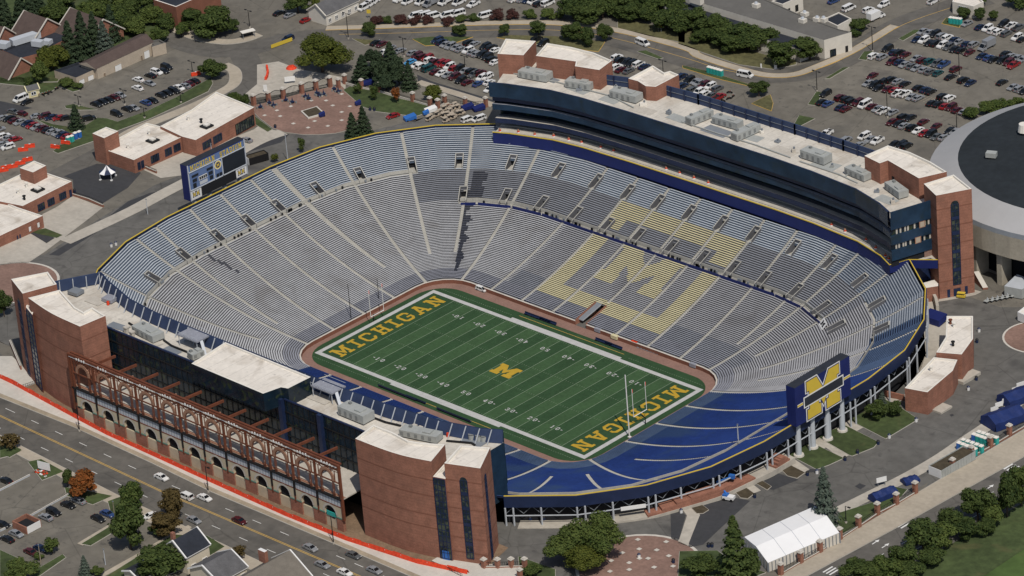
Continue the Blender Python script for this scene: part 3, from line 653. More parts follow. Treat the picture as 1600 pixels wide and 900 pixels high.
def build_bowl():
    tread=MB(); nrow=0
    for i,d in enumerate(rows):
        z=prof(d); zp=prof(rows[i-1]) if i else 0.9
        s=row_us(d); cuts=[]
        for (u,a,b) in AIS:
            if a<=d<=b: h=hw(u,d,W); cuts.append((u-h,u+h,'a'))
        for (u,a,b) in VOM:
            if a<=d<=b: h=hw(u,d,2.3); cuts.append((u-h,u+h,'v'))
        if d<TUN[2]: cuts.append((TUN[0]-2.2,TUN[0]+2.2,'v'))
        walkU=47.0<=d<47.9; walkL=33.9<=d<35.2
        for a,b,_ in cuts: s.add(a%TOT); s.add(b%TOT)
        us=sorted(s); bench=MB(); prev=None
        d2=rows[i+1] if i+1<len(rows) else d+ND
        for a,b in zip(us,us[1:]+[TOT]):
            if b-a<1e-4: continue
            m=(a+b)/2; k=''
            for ca,cb,t in cuts:
                if ca<=m<=cb or ca<=m-TOT<=cb or ca<=m+TOT<=cb:
                    k=t if k!='v' else k
            P=BP(m,d)
            if EB(P) or (P.y<-90.2 and abs(P.x)<82.5): continue
            if k=='v': continue
            p,q,r,t_=BP(a,d),BP(b,d),BP(b,d2),BP(a,d2)
            walk=(walkU and not (57<m<171.5)) or (walkL and 57.5<m<168.6)
            blue=is_blue(m,d)
            tm='stepb' if (blue and not walk) else ('steptier' if d>48 else 'step')
            if k=='a' or walk: tm='aisle'
            up=.22 if k=='a' else 0
            tread.face([(p.x,p.y,z+up),(q.x,q.y,z+up),(r.x,r.y,z+up),(t_.x,t_.y,z+up)],tm)
            tread.face([(p.x,p.y,zp+up),(q.x,q.y,zp+up),(q.x,q.y,z+up),(p.x,p.y,z+up)],tm if k!='a' else 'aisle')
            if not k and not walk and not ((walkU and not 57<m<171.5) or (walkL and 57.5<m<168.6)):
                bm_=bmat(m,d,P.x,P.y)
                dw=(.40 if bm_!='maizeb' else .47) if not blue else .35; da=d+.20; db=da+dw; zt=z+.42
                if blue: da=d+.12; db=da+dw
                p,q,r,t_=BP(a,da),BP(b,da),BP(b,db),BP(a,db)
                bench.face([(p.x,p.y,zt),(q.x,q.y,zt),(r.x,r.y,zt),(t_.x,t_.y,zt)],bm_)
                bench.face([(p.x,p.y,zt-.09),(q.x,q.y,zt-.09),(q.x,q.y,zt),(p.x,p.y,zt)],bm_)
                bench.face([(t_.x,t_.y,zt),(r.x,r.y,zt),(r.x,r.y,zt-.09),(t_.x,t_.y,zt-.09)],bm_)
        if bench.f: bench.build('bench_row',BOWL,fix=False)
    tread.build('stepped_terrace',BOWL,fix=False)
build_bowl()
# inner brick wall with stone cap
mb=MB(); us=sorted(set(FU+[TUN[0]-2.2,TUN[0]+2.2]))
for a,b in zip(us,us[1:]+[TOT]):
    if abs((a+b)/2-TUN[0])<2: continue
    p,q,r,s_=BP(a,0),BP(b,0),BP(b,.5),BP(a,.5)
    mb.face([(p.x,p.y,-.04),(q.x,q.y,-.04),(q.x,q.y,1.25),(p.x,p.y,1.25)],'dbrick')
    mb.face([(p.x,p.y,1.25),(q.x,q.y,1.25),(r.x,r.y,1.3),(s_.x,s_.y,1.3)],'cap')
mb.build('field_wall',BOWL,fix=False)
# mid-level railing wall (blue on the east side, concrete elsewhere)
mb=MB()
us=sorted(set([u for u in FU if 57.5<u<168.6]+[57.5,168.6]+[ue(k*13.15) for k in range(-3,4)]))
for a,b in zip(us,us[1:]):
    p,q=BP(a+.1,33.8),BP(b-.1,33.8); z=prof(33.8)
    mb.bar((p.x,p.y,z+.35),(q.x,q.y,z+.35),.18,'royal',1.15)
mb.build('balcony_wall',BOWL)
mb=MB()
us=sorted(set([u for u in FU]+[TOT]))
def rail(u0,u1,d,h,mt,th=.14):
    st=[u0]+[u for u in FU if u0<u<u1]+[u1]
    for a,b in zip(st[:-1],st[1:]):
        p,q=BP(a,d),BP(b,d)
        if EB(p) and EB(q): continue
        z=prof(d); mb.bar((p.x,p.y,z+h/2),(q.x,q.y,z+h/2),th,mt,h)
rail(171.9,TOT+0,47.9,1.15,'aisle'); rail(0,52.6,47.9,1.0,'aisle'); rail(57.5,168.6,35.4,1.15,'aisle')
rnd=random.Random(3)
for k in range(150):
    u=rnd.uniform(172,TOT+52); 
    P=BP(u,47.6)
    if abs(P.y)>88 and abs(P.x)<82: continue
    mb.box((P.x,P.y,prof(47.6)+.1),(.5,.5,.75),'darkv' if k%3 else 'steel')
for k in range(70):
    u=rnd.uniform(58,168); P=BP(u,34.7); mb.box((P.x,P.y,prof(34.7)+.1),(.6,.4,.8),'darkv' if k%3 else 'steel')
mb.build('walkway_railing',BOWL)
# entry tunnels through the rows
def vomitory(u,d0,d1):
    mb=MB(); b,n,a=base_pt(u)
    N=Vector(n) if n else Vector((math.cos(a),math.sin(a)))
    c0=BP(u,d0); 
    T=Vector((-N.y,N.x)); z0=prof(d0)+.05; h=1.1; L=d1-d0+.6
    P=lambda s,t,z: (c0.x+N.x*s+T.x*t, c0.y+N.y*s+T.y*t, z)
    mb.face([P(0,-h,z0),P(0,h,z0),P(L,h,z0-.2),P(L,-h,z0-.2)],'aisle')
    for sg in (-1,1):
        a_=[P(-.1,sg*h,z0),P(L,sg*h,z0),P(L,sg*h,prof(d1)+1.5),P(-.1,sg*h,z0+1.2)]; b_=[P(-.1,sg*(h+.25),z0),P(L,sg*(h+.25),z0),P(L,sg*(h+.25),prof(d1)+1.5),P(-.1,sg*(h+.25),z0+1.2)]
        mb.face(a_,'step'); mb.face(b_,'step'); mb.face([a_[2],a_[3],b_[3],b_[2]],'aisle'); mb.face([a_[0],a_[3],b_[3],b_[0]],'aisle')
    mb.face([P(L,-h,z0-.2),P(L,h,z0-.2),P(L,h,z0+2.1),P(L,-h,z0+2.1)],'darkv')
    mb.face([P(L-.02,-h,z0+2.1),P(L-.02,h,z0+2.1),P(L-.02,h,prof(d1)+1.5),P(L-.02,-h,prof(d1)+1.5)],'step')
    mb.face([P(L-.1,-h-.25,prof(d1)+1.52),P(L-.1,h+.25,prof(d1)+1.52),P(L+.4,h+.25,prof(d1)+1.52),P(L+.4,-h-.25,prof(d1)+1.52)],'aisle')
    o=mb.build('entry_portal',BOWL,fix=False); return o
for u,a,b in VOM:
    P=BP(u,b)
    if not EB(P): vomitory(u,a,b)
mb=MB(); x0=1.2*-1; x0=-1.2
mb.face([(x0-2.2,34.4,0),(x0+2.2,34.4,0),(x0+2.2,46,-.2),(x0-2.2,46,-.2)],'ring')
for sg in (-1,1): mb.face([(x0+sg*2.2,34.5,0),(x0+sg*2.2,44,0),(x0+sg*2.2,44,prof(9.5)+1.1),(x0+sg*2.2,34.5,1.9)],'brick')
mb.face([(x0-2.2,44,-.2),(x0+2.2,44,-.2),(x0+2.2,44,2.6),(x0-2.2,44,2.6)],'darkv')
mb.prism([(x0-2.3,36),(x0-.4,36),(x0-.4,45.6),(x0-2.3,45.6)],[1.2,1.2,3.3,3.3],[1.6,1.6,3.8,3.8],'lsteel','steel',True)
mb.build('team_tunnel',BOWL,fix=False)
# outer rim: navy parapet with a yellow rail, columns, trusses and a shaded wall behind
def rim_runs():
    runs=[];cur=[]
    N=720
    us=sorted(set(FU+[TOT*k/N for k in range(N)]))
    for u in us+[TOT+u for u in us if u<60]:
        P=BP(u,63)
        skip=abs(P.x)<85.5 and abs(P.y)>84.0
        if skip:
            if len(cur)>1: runs.append(cur)
            cur=[]
        else: cur.append(u)
    if len(cur)>1: runs.append(cur)
    return runs
def thin(us):
    keep=[us[0]]+[u for u in us[1:-1] if any(abs((u%TOT)-f)<1e-6 for f in FU)]+[us[-1]]
    return keep
par=MB(); rl=MB(); wl=MB(); st=MB()
RUN=[r for r in rim_runs() if r[0]>1]
for us in RUN:
    us=thin(us)
    for a,b in zip(us[:-1],us[1:]):
        p,q,r,s_=BP(a,63),BP(b,63),BP(b,63.35),BP(a,63.35)
        par.prism(ccw([(p.x,p.y),(q.x,q.y),(r.x,r.y),(s_.x,s_.y)]),22.6,26.0,'bluep','royal')
        rl.bar((p.x,p.y,26.1),(q.x,q.y,26.1),.30,'yellow',.24)
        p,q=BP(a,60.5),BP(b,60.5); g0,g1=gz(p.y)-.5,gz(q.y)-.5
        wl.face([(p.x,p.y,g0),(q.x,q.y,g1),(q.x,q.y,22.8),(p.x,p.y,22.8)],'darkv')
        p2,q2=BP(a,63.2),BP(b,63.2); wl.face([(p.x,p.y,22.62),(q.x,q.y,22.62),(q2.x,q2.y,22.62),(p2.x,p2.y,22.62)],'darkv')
        # truss and columns
        P,Q=BP(a,62.3),BP(b,62.3); PC,QC=BP(a,63.5),BP(b,63.5); n=max(1,int((Q-P).length/9+.5)); L=(Q-P)
        zt,zb=22.4,20.2
        st.bar((PC.x,PC.y,zb),(QC.x,QC.y,zb),.24,'lsteel'); st.bar((P.x,P.y,zt),(Q.x,Q.y,zt),.16,'steel')
        m=n*4
        for k in range(m):
            A=P+L*(k/m); B=P+L*((k+1)/m)
            z1,z2=(zb,zt) if k%2==0 else (zt,zb)
            st.bar((A.x,A.y,z1),(B.x,B.y,z2),.13,'steel')
        for k in range(n):
            A=PC+(QC-PC)*((k+.02)/n); st.bar((A.x,A.y,gz(A.y)-.3),(A.x,A.y,22.6),.36,'lsteel')
            if k%2==0:
                A=A+L.normalized()*2.2; st.bar((A.x,A.y,gz(A.y)-.3),(A.x,A.y,22.6),.36,'lsteel')
par.build('rim_parapet',BOWL); rl.build('yellow_rim_rail',BOWL); wl.build('outer_wall',BOWL,fix=False); st.build('rim_truss',BOWL)
mb=MB()      # curved concrete ledge at the foot of the south rim, with brick ramp walls
us=[TOT-12+k*1.0 for k in range(0,23)]
for a,b in zip(us[:-1],us[1:]):
    p,q,r,s_=BP(a,61),BP(b,61),BP(b,65.2),BP(a,65.2)
    z=lambda v: gz(v.y)+1.0
    mb.prism(ccw([(p.x,p.y),(q.x,q.y),(r.x,r.y),(s_.x,s_.y)]),14.5,17.2,'conc','conc')
for u0,u1 in ((353,358.5),(2,8),(342,344)):
    for k in range(8):
        a=u0+(u1-u0)*k/8;b=u0+(u1-u0)*(k+1)/8
        p,q,r,s_=BP(a,61.6),BP(b,61.6),BP(b,65),BP(a,65)
        h=2.2*math.sin(PI*(k+.5)/8)
        mb.prism(ccw([(p.x,p.y),(q.x,q.y),(r.x,r.y),(s_.x,s_.y)]),17.1,17.3+h,'brick','brick')
mb.build('south_ledge',BOWL)
mb=MB(); a=at((982,784),20.0); q_=inv_u(a.x,a.y); p0=BP(q_-.5,64.1); p1=BP(q_+.6,64.1); mb.bar((p0.x,p0.y,20.4),(p1.x,p1.y,20.4),.25,'white',1.1); 
o=mb.build('gate_sign',None); o.location=(0,0,0); tag(o,'long white gate sign hung under the south rim truss','sign')

p=BP(57.6,33.6); q=BP(57.0,33.6); d_=(q-p).normalized(); mb=MB(); z=prof(33.6)
A=Vector((p.x,p.y,z+.3)); mb.bar(A,(A.x+d_.x*4.4,A.y+d_.y*4.4,A.z),.12,'white',.1); n_=Vector((-d_.y,d_.x,0))
if n_.dot(Vector((-p.x,-p.y,0)))<0: n_=-n_
D3=Vector((d_.x,d_.y,0)); U3=(Vector((0,0,1))-n_*.9).normalized()
mb.face([A,A+D3*4.4,A+D3*4.4+U3*2.4-n_*0,A+U3*2.4],'white'); mb.face([A-n_*.1,A+D3*4.4-n_*.1,A+D3*4.4+U3*2.4-n_*.1,A+U3*2.4-n_*.1],'white')
xd=D3 if D3.cross(U3).dot(n_)>0 else -D3; o0=A+(D3*.8 if xd==D3 else D3*3.6)+U3*.4+n_*.03
poly_face(mb,blockM(2.8,1.6),o0,xd,U3,'black')
tag(mb.build('sign_board',None,fix=False),'white board with a dark block M at the right end of the mid-level walkway','sign')
# ================================================================== BUILDINGS
def onwall(p0,p1,t0,t1,z0,z1,off): # panel on the wall p0->p1 (outside to the right of that direction)
    p0=Vector((p0[0],p0[1])); p1=Vector((p1[0],p1[1])); d=p1-p0; n=Vector((d.y,-d.x)).normalized()*off
    a=p0+d*t0+n; b=p0+d*t1+n
    return [(a.x,a.y,z0),(b.x,b.y,z0),(b.x,b.y,z1),(a.x,a.y,z1)]
def window(parent,p0,p1,t0,t1,z0,z1,mt='glass2',fr='bluep',rows=1,cols=1,name='window',arch=False,proud=.10):
    p0=Vector((p0[0],p0[1])); p1=Vector((p1[0],p1[1])); d=p1-p0; L=d.length; n=Vector((d.y,-d.x)).normalized()
    mb=MB(); Q=lambda t,z,o: Vector((p0.x+d.x*t+n.x*o, p0.y+d.y*t+n.y*o, z))
    pts=[Q(t0,z0,proud),Q(t1,z0,proud),Q(t1,z1,proud)]
    if arch:
        w=(t1-t0)*L/2; c=(t0+t1)/2
        pts+= [Q(c+(t1-t0)/2*math.cos(PI*k/8), z1+w*math.sin(PI*k/8),proud) for k in range(1,8)]
    pts.append(Q(t0,z1,proud))
    mb.face(pts,mt)
    o=mb.build('pane' if fr else name,None,fix=False)
    if fr:
        f=MB(); w=.16
        for k in range(rows+1):
            z=z0+(z1-z0)*k/rows; f.bar(Q(t0,z,proud+.02),Q(t1,z,proud+.02),w,fr,w if k in (0,rows) else w*.8)
        for k in range(cols+1):
            t=t0+(t1-t0)*k/cols; f.bar(Q(t,z0,proud+.03),Q(t,z1,proud+.03),w,fr,w)
        fo=f.build(name,parent); o.parent=fo; return fo
    o.name=name; o.parent=parent; return o
def flatroof(parent, poly, z0, z1, wall='brick', roof='roof', par=.7, cop='roofedge', name='wall', t=.45, zc=None):
    """walls, a sunken membrane roof and a coping round it"""
    poly=ccw(poly); mb=MB()
    mb.prism(poly, z0, z1, wall); 
    mb.f.pop(); mb.mi.pop()
    o=mb.build(name,parent,fix=False)
    n=len(poly); C=[Vector((p[0],p[1])) for p in poly]; inn=[]
    for i in range(n):
        a,b,c=C[i-1],C[i],C[(i+1)%n]
        d1=(b-a).normalized(); d2=(c-b).normalized(); n1=Vector((-d1.y,d1.x)); n2=Vector((-d2.y,d2.x))
        m=(n1+n2); m=m/max(.35,m.length_squared)*2 if m.length>1e-3 else n1
        inn.append(b+m*t)
    r=MB(); r.face([(p.x,p.y,z1-par) for p in inn],roof); ro=r.build('roof',parent,fix=False)
    k=MB()
    for i in range(n):
        j=(i+1)%n
        k.face([(C[i].x,C[i].y,z1),(C[j].x,C[j].y,z1),(inn[j].x,inn[j].y,z1),(inn[i].x,inn[i].y,z1)],cop)
        k.face([(inn[i].x,inn[i].y,z1),(inn[j].x,inn[j].y,z1),(inn[j].x,inn[j].y,z1-par),(inn[i].x,inn[i].y,z1-par)],cop)
    k.build('coping',ro,fix=False)
    return o,ro
def band(mb,P0,z0,P1,z1,mt):
    for i in range(len(P0)-1):
        mb.face([(*P0[i],z0),(*P0[i+1],z0),(*P1[i+1],z1),(*P1[i],z1)],mt)
K=[(-82.3,82.3),(-77,84.6),(-62,89),(-50,90.3),(-30,90.9),(0,91),(30,90.9),(46,90.3),(65,88.4),(77,84.8),(83,81.6)]
def off(P,d):  # shift a polyline away from the field by d
    out=[]
    for i,p in enumerate(P):
        a=Vector(P[max(0,i-1)]);b=Vector(P[min(len(P)-1,i+1)]); t=(b-a).normalized(); n=Vector((-t.y,t.x))
        out.append((p[0]+n.x*d,p[1]+n.y*d))
    return out
off0=off
def off(P,d):
    o=off0(P,d)
    if P is K and d!=0: o[-1]=(83.2+.32*d,81.8+.945*d); o[0]=(-82.3-.25*d,82.3+.96*d)
    return o
# ---------------------------------------------------------------- east stand
ES=tag(empty('east_stand',(0,100,gz(100))),'long blue glass stand with brick towers and white roof along the far sideline','stand')
def part(mb,name,root,fix=True):
    o=mb.build(name,None,fix=fix); o.parent=root; o.matrix_parent_inverse=root.matrix_basis.inverted(); return o
def rooted(root): # parts are modelled in site coordinates
    root.location=(0,0,0); return root
rooted(ES)
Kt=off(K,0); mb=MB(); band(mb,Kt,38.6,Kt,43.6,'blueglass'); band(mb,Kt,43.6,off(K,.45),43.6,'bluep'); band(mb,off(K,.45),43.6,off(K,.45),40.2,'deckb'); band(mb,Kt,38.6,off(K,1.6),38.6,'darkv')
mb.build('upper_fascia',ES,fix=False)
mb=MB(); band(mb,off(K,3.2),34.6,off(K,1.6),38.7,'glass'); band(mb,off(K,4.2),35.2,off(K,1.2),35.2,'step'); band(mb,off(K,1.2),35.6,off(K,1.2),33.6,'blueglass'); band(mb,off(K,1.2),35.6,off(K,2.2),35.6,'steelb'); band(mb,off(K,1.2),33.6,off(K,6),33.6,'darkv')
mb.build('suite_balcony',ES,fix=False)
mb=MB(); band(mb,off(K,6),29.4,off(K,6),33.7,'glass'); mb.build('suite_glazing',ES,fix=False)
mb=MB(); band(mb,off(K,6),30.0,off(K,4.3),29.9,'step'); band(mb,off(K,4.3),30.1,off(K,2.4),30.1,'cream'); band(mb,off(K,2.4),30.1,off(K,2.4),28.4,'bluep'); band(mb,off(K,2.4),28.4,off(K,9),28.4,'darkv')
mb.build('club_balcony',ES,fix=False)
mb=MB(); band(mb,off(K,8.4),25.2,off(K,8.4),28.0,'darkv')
for a,b in zip(off(K,8.3)[:-1],off(K,8.3)[1:]):
    n=max(1,int((Vector(b)-Vector(a)).length/4))
    for k in range(n):
        p=Vector(a).lerp(Vector(b),k/n); mb.bar((p.x,p.y,25.3),(p.x,p.y,27.9),.3,'deckb')
mb.build('club_glazing',ES,fix=False)
mb=MB()
for i in range(3):
    band(mb,off(K,.3+i*1.7),25.2+i*.35,off(K,2.0+i*1.7),25.2+i*.35,'cream'); band(mb,off(K,2.0+i*1.7),25.2+i*.35,off(K,2.0+i*1.7),25.55+i*.35,'cream')
band(mb,off(K,5.4),26.25,off(K,8.5),26.25,'cream')
mb.prism(ccw([(83,81.6),(85.2,87.0),(89,93.5),(92.4,93.2),(86,98),(81,96),(78,88)]),24.6,25.19,'deckb','cream',True)
mb.build('club_terrace',ES,fix=False)
mb=MB(); band(mb,K,22.0,K,26.0,'royal'); band(mb,K,26.0,off(K,.35),26.0,'royal'); band(mb,off(K,.35),26,off(K,.35),25.2,'bluep')
for a,b in zip([(83,81.6),(85.2,87.4)],[(85.2,87.4),(92.6,92.4)]):
    mb.bar((*a,24.7),(*b,24.7),.3,'royal',2.8)
mb.build('terrace_parapet',ES,fix=False)
mb=MB()
for a,b in list(zip(K[:-1],K[1:]))+[((83,81.6),(85.2,87.4)),((85.2,87.4),(92.6,92.4))]: mb.bar((*a,26.1),(*b,26.1),.30,'yellow',.24)
mb.build('yellow_rail',ES)
BACK=[(88,106),(78,111.5),(55,114.8),(20,116.3),(-20,116.3),(-58,115),(-85,112),(-95,107)]
body=[tuple(p) for p in off(K,8.45)]+BACK
mb=MB(); mb.prism(ccw(body),12.0,36.4,'bluep'); mb.build('glass_wall',ES,fix=False)
body2=[tuple(p) for p in off(K,1.7)]+BACK
mb=MB(); mb.prism(ccw(body2),36.45,40.0,'bluep','standroof'); mb.build('roof',ES,fix=False)
mb=MB()     # end wall facing south with its open suite floors
e0,e1=(83.3,82.0),(88.6,97.5)
for z0,z1,mt in ((37.6,43.4,'blueglass'),(35.6,37.6,'glass'),(32.6,35.6,'blueglass'),(30.8,32.6,'glass'),(27.4,30.8,'blueglass'),(25.3,27.4,'darkv')):
    mb.face(onwall(e0,e1,0,1,z0,z1,.6 if mt=='blueglass' else .1),mt)
    if mt=='blueglass':
        P=onwall(e0,e1,0,1,z0,z1,.6); Q=onwall(e0,e1,0,1,z0,z1,.1)
        mb.face([P[3],P[2],Q[2],Q[3]],mt); mb.face([P[0],P[1],Q[1],Q[0]],'darkv')
for z0,z1,ts in ((35.7,37.5,(.12,.2,.3,.36,.5,.72,.8,.9)),(30.9,32.5,(.1,.16,.25,.3,.4,.7,.82,.9))):
    for t in ts: mb.face(onwall(e0,e1,t,t+.035,z0,z1,.2),'cream')
for z0,t in ((35.5,.60),(30.8,.50)): mb.face(onwall(e0,e1,t,t+.13,z0,z0+2.1,.65),'rust2'); mb.face(onwall(e0,e1,t+.02,t+.11,z0+.2,z0+1.9,.67),'tan')
mb.face(onwall(e0,e1,.70,.88,25.3,27.6,.3),'plaza')
mb.build('south_end_wall',ES,fix=False)
mb=MB()     # navy screen wall along the back of the roof
BK=[(-62,106),(-42,112.5),(-20,113.8),(20,113.8),(40,113.2),(58,112.4)]
for a,b in zip(BK[:-1],BK[1:]):
    A=Vector(a);B=Vector(b); mb.bar((*a,41.7),(*b,41.7),.4,'deckb',3.6)
    n=int((B-A).length/5)
    for k in range(n+1):
        p=A.lerp(B,k/max(1,n)); mb.bar((p.x,p.y-.4,40),(p.x,p.y-.4,43.6),.35,'bluep'); 
        if k<n:
            q=A.lerp(B,(k+1)/n); mb.bar((p.x,p.y-.35,41.9),(q.x,q.y-.35,41.9),.12,'steel')
mb.build('roof_screen_wall',ES)
def curve(pts,i0,i1,n=5):
    P=[Vector(p) for p in pts[i0:i1+1]]; return list(pts[:i0])+[tuple(q) for q in smooth_line(P,n)]+list(pts[i1+1:])
def px47(o,pts,z=47.0): return [tuple(at(p,z).xy) for p in (Z(o,*pts) if o else pts)]
FT=(1280,210,4.5)
PH=px47(FT,[(318,150),(425,203),(483,182),(700,308),(897,262),(780,190),(640,125),(483,77)])
w,_=flatroof(ES,PH,39.9,47.0,name='brick_penthouse')
window(w,PH[2],PH[3],.12,.2,40,42.6,'darkv',None,name='door')
PN=px47(EN,[(392,212),(675,252),(668,285),(838,312),(928,245),(800,190),(640,150),(470,122)])
flatroof(ES,PN,39.9,47.0,name='brick_penthouse')
NT=px47(EN,[(122,198),(305,208),(392,108),(180,92)])
w,_=flatroof(ES,NT,12.3,47.0,name='brick_tower'); window(w,NT[1],NT[0],.38,.26,40,42.6,'darkv',None,name='door')
PM=px47(EN,[(1042,372),(1110,390),(1165,425),(1235,430),(1398,345),(1335,318),(1295,330),(1215,280)],45.0)
flatroof(ES,PM,39.9,45.0,name='brick_penthouse')
TE=px47(FT,[(735,347),(822,430),(1072,382),(945,282)])
w,_=flatroof(ES,TE,12.2,47.0,name='brick_tower',par=.6)
def tower_windows(w,p0,p1,t0,t1,z0,z1,zs):
    window(w,p0,p1,t0,t1,z0,z1,'glass2','bluep',rows=12,cols=2,arch=True)
    mb=MB()
    for z in zs: mb.face(onwall(p0,p1,t0+.01,t1-.01,z,z+1.1,.24),'bluep')
    mb.build('spandrel',w,fix=False)
def bricklines(w,poly,zs,wall='dbrick'):
    mb=MB(); poly=ccw(poly)
    for i in range(len(poly)):
        a,b=poly[i],poly[(i+1)%len(poly)]
        for z in zs: mb.face(onwall(a,b,0,1,z,z+.35,.03),wall)
    mb.build('brick_course',w,fix=False)
TE=ccw(TE)
def face_of(poly,dirv):
    poly=ccw(poly); best=None
    for i in range(len(poly)):
        a=Vector(poly[i]);b=Vector(poly[(i+1)%len(poly)]); d=b-a; n=Vector((d.y,-d.x)).normalized(); s=n.dot(Vector(dirv))*(.5+min(d.length,20)/40)
        if best is None or s>best[0]: best=(s,poly[i],poly[(i+1)%len(poly)])
    return best[1],best[2]
a,b=face_of(TE,(.9,-.4)); tower_windows(w,a,b,.40,.62,16.5,43.0,(21,27,33,38))
window(w,a,b,.40,.60,12.7,15.2,'bluep',None,name='door'); window(w,a,b,.22,.3,12.7,15.3,'bluep',None,name='door')
window(w,a,b,.72,.8,12.7,15.3,'bluep',None,name='door')
bricklines(w,TE,(18,24,30,36,42)) 
mb=MB(); a_=G((1425,440)); 
mb.prism(ccw([tuple(at(p,17.5).xy) for p in Z(SEC,(262,200),(340,178),(340,215),(275,225))]),12.6,17.5,'brick','roofedge'); 
mb.bar((*at(Z(SEC,(200,130))[0],22).xy,22),(*at(Z(SEC,(325,100))[0],22).xy,22),.5,'steel'); mb.bar((*at(Z(SEC,(215,140))[0],19.5).xy,19.5),(*at(Z(SEC,(325,120))[0],19.5).xy,19.5),.5,'steel')
for x in (225,262,300): mb.bar((*at((1360+x/3.2125,380+135/3.2125),19).xy,19.5),(*at((1360+(x+20)/3.2125,380+100/3.2125),22).xy,22.4),.3,'steel')
mb.build('link_bridge',ES)
mb=MB(); P=[G(p) for p in Z(SEC,(250,195),(300,250),(330,310),(338,350))]
for a,b in zip(P[:-1],P[1:]): mb.bar((a.x,a.y,a.z+1.2),(b.x,b.y,b.z+1.2),.9,'conc',2.4)
tag(mb.build('ramp_wall'),'curved pale concrete ramp wall beside the south-east brick tower','wall')
mb=MB(); P=[G(p) for p in Z(SEC,(520,195),(565,235))]; mb.prism(ccw([(P[0].x,P[0].y),(P[1].x,P[1].y),(P[1].x+1,P[1].y+1.2),(P[0].x+1,P[0].y+1.2)]),[12.4]*4,[16,13.2,13.2,16],'brick','cap')
tag(mb.build('ramp_wall'),'short brick ramp wall with stone top east of the south-east tower','wall')
# ---------------------------------------------------------------- west stand
WS=tag(empty('west_stand'),'long stand with rust-red steel arcade and two big brick towers beside the street','stand')
off_w=off0
KW=[(x,-y-.6) for x,y in [(-82.3,82.3),(-77,84.6),(-62,89),(-50,90.3),(-30,90.9),(0,91),(30,90.9),(46,90.3),(65,88.4),(77,85),(83,82)]]
def offw(P,d): return [(x,y) for x,y in [(p[0],p[1]) for p in [(q[0],-q[1]) for q in off([(a,-b) for a,b in P],d)]]]
wback=[(83.5,-103),(-80,-103)]
body=[tuple(p) for p in offw(KW,.6)]+[(84,-103.8),(-80,-103.8)]
mb=MB(); mb.prism(ccw(body),23,39.9,'blueglass','standroof'); mb.build('roof',WS,fix=False)
mb=MB(); mb.prism(ccw([(-82.6,-82.8),(-79.9,-103.7),(-92,-104),(-91,-98)]),15,39.85,'bluep','standroof'); mb.build('roof_corner',WS,fix=False)
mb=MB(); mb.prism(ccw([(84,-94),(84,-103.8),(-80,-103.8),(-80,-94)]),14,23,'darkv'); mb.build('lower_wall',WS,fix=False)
mb=MB(); band(mb,KW,27,KW,43.6,'blueglass'); q=offw(KW,.4); band(mb,KW,43.6,q,43.6,'bluep'); band(mb,q,43.6,offw(KW,1.4),40,'deckb')
for x in ((-82.3,-82.9),(83,-82.6)): pass
mb.build('field_fascia',WS,fix=False)
mb=MB(); mb.bar((-82.5,-83,41.8),(-91,-98,41.8),.4,'deckb',3.6)
P=offw(KW,1.5)
for a,b in zip(P[:-1],P[1:]):
    A=Vector(a);B=Vector(b); n=max(1,int((B-A).length/3.9+.5))
    for k in range(n):
        p=A.lerp(B,k/n); mb.bar((p.x,p.y-1.3,40.0),(p.x,p.y+.9,43.7),.22,'lsteel')
A=Vector((-82.5,-84));B=Vector((-90.5,-98))
for k in range(5):
    p=A.lerp(B,k/4); mb.bar((p.x+.6,p.y-.4,40),(p.x+.3,p.y,43.6),.2,'lsteel')
mb.build('parapet_strut',WS)
# street glass wall with mullions
gx0,gx1=-57,52
mb=MB(); mb.face([(gx0-2,-104,26),(gx1+9,-104,26),(gx1+9,-104,42),(gx0-2,-104,42)],'glass')
mb.build('street_glazing',WS,fix=False)
mb=MB()
x=gx0
k=0
while x<gx1+8:
    mb.bar((x,-104.15,27),(x,-104.15,42),.12,'black'); x+=2.31; k+=1
for z in (30.6,34.4,38.2): mb.bar((gx0,-104.12,z),(gx1+8,-104.12,z),.14,'black',.35)
for x in (17.8,33.5): mb.bar((x,-104.5,27),(x,-104.5,42.2),1.4,'bluep')
mb.bar((gx0-2,-103.9,42),(gx1+9,-103.9,42),.5,'bluep',.4)
mb.build('mullion',WS)
# white-roofed block in the middle
PB=px47(None,[(299,568),(352,534.5),(485.6,589),(450,607),(439,605),(411,615)],45.5)
w,_=flatroof(WS,PB,39.8,45.5,wall='glass',name='roof_block',par=.5)
S1=(540,640,3.4615)
BIG=px47(S1,[(52,157),(200,214),(320,251),(462,280),(538,188),(400,178),(340,168),(255,122),(150,82)])
BIG=curve(BIG,0,3); w,_=flatroof(WS,BIG,16.5,47.0,name='brick_tower',par=.6); bricklines(w,BIG,(26,30,36,41))
TW=px47(S1,[(533,290),(728,318),(782,205),(620,193)])
w2,_=flatroof(WS,TW,15.5,47.0,name='brick_tower',par=.6); bricklines(w2,TW,(20,24.5,29,33.5,38,42))
a,b=face_of(TW,(.35,-.9)); tower_windows(w2,a,b,.40,.60,18.5,42.5,(22.5,28.5,33.5,38))
a,b=face_of(TW,(.9,.4)); tower_windows(w2,a,b,.26,.40,16.5,42.5,(22.5,28.5,33.5,38))
LK=px47(S1,[(472,362),(540,375),(560,285),(545,280)],42.5)
w,_=flatroof(WS,LK,16.5,42.5,wall='brick',name='stair_link',par=.3)
a,b=face_of(LK,(.3,-.95)); window(w,a,b,.05,.95,17.6,42.2,'glass2','bluep',rows=14,cols=3,proud=.15); window(w,a,b,.2,.75,16.8,20,'tblue',None,name='door',proud=.2)
BN=px47((0,400,3.75),[(165,245),(300,335),(468,413),(618,350),(540,300),(490,328),(440,300),(350,198)])
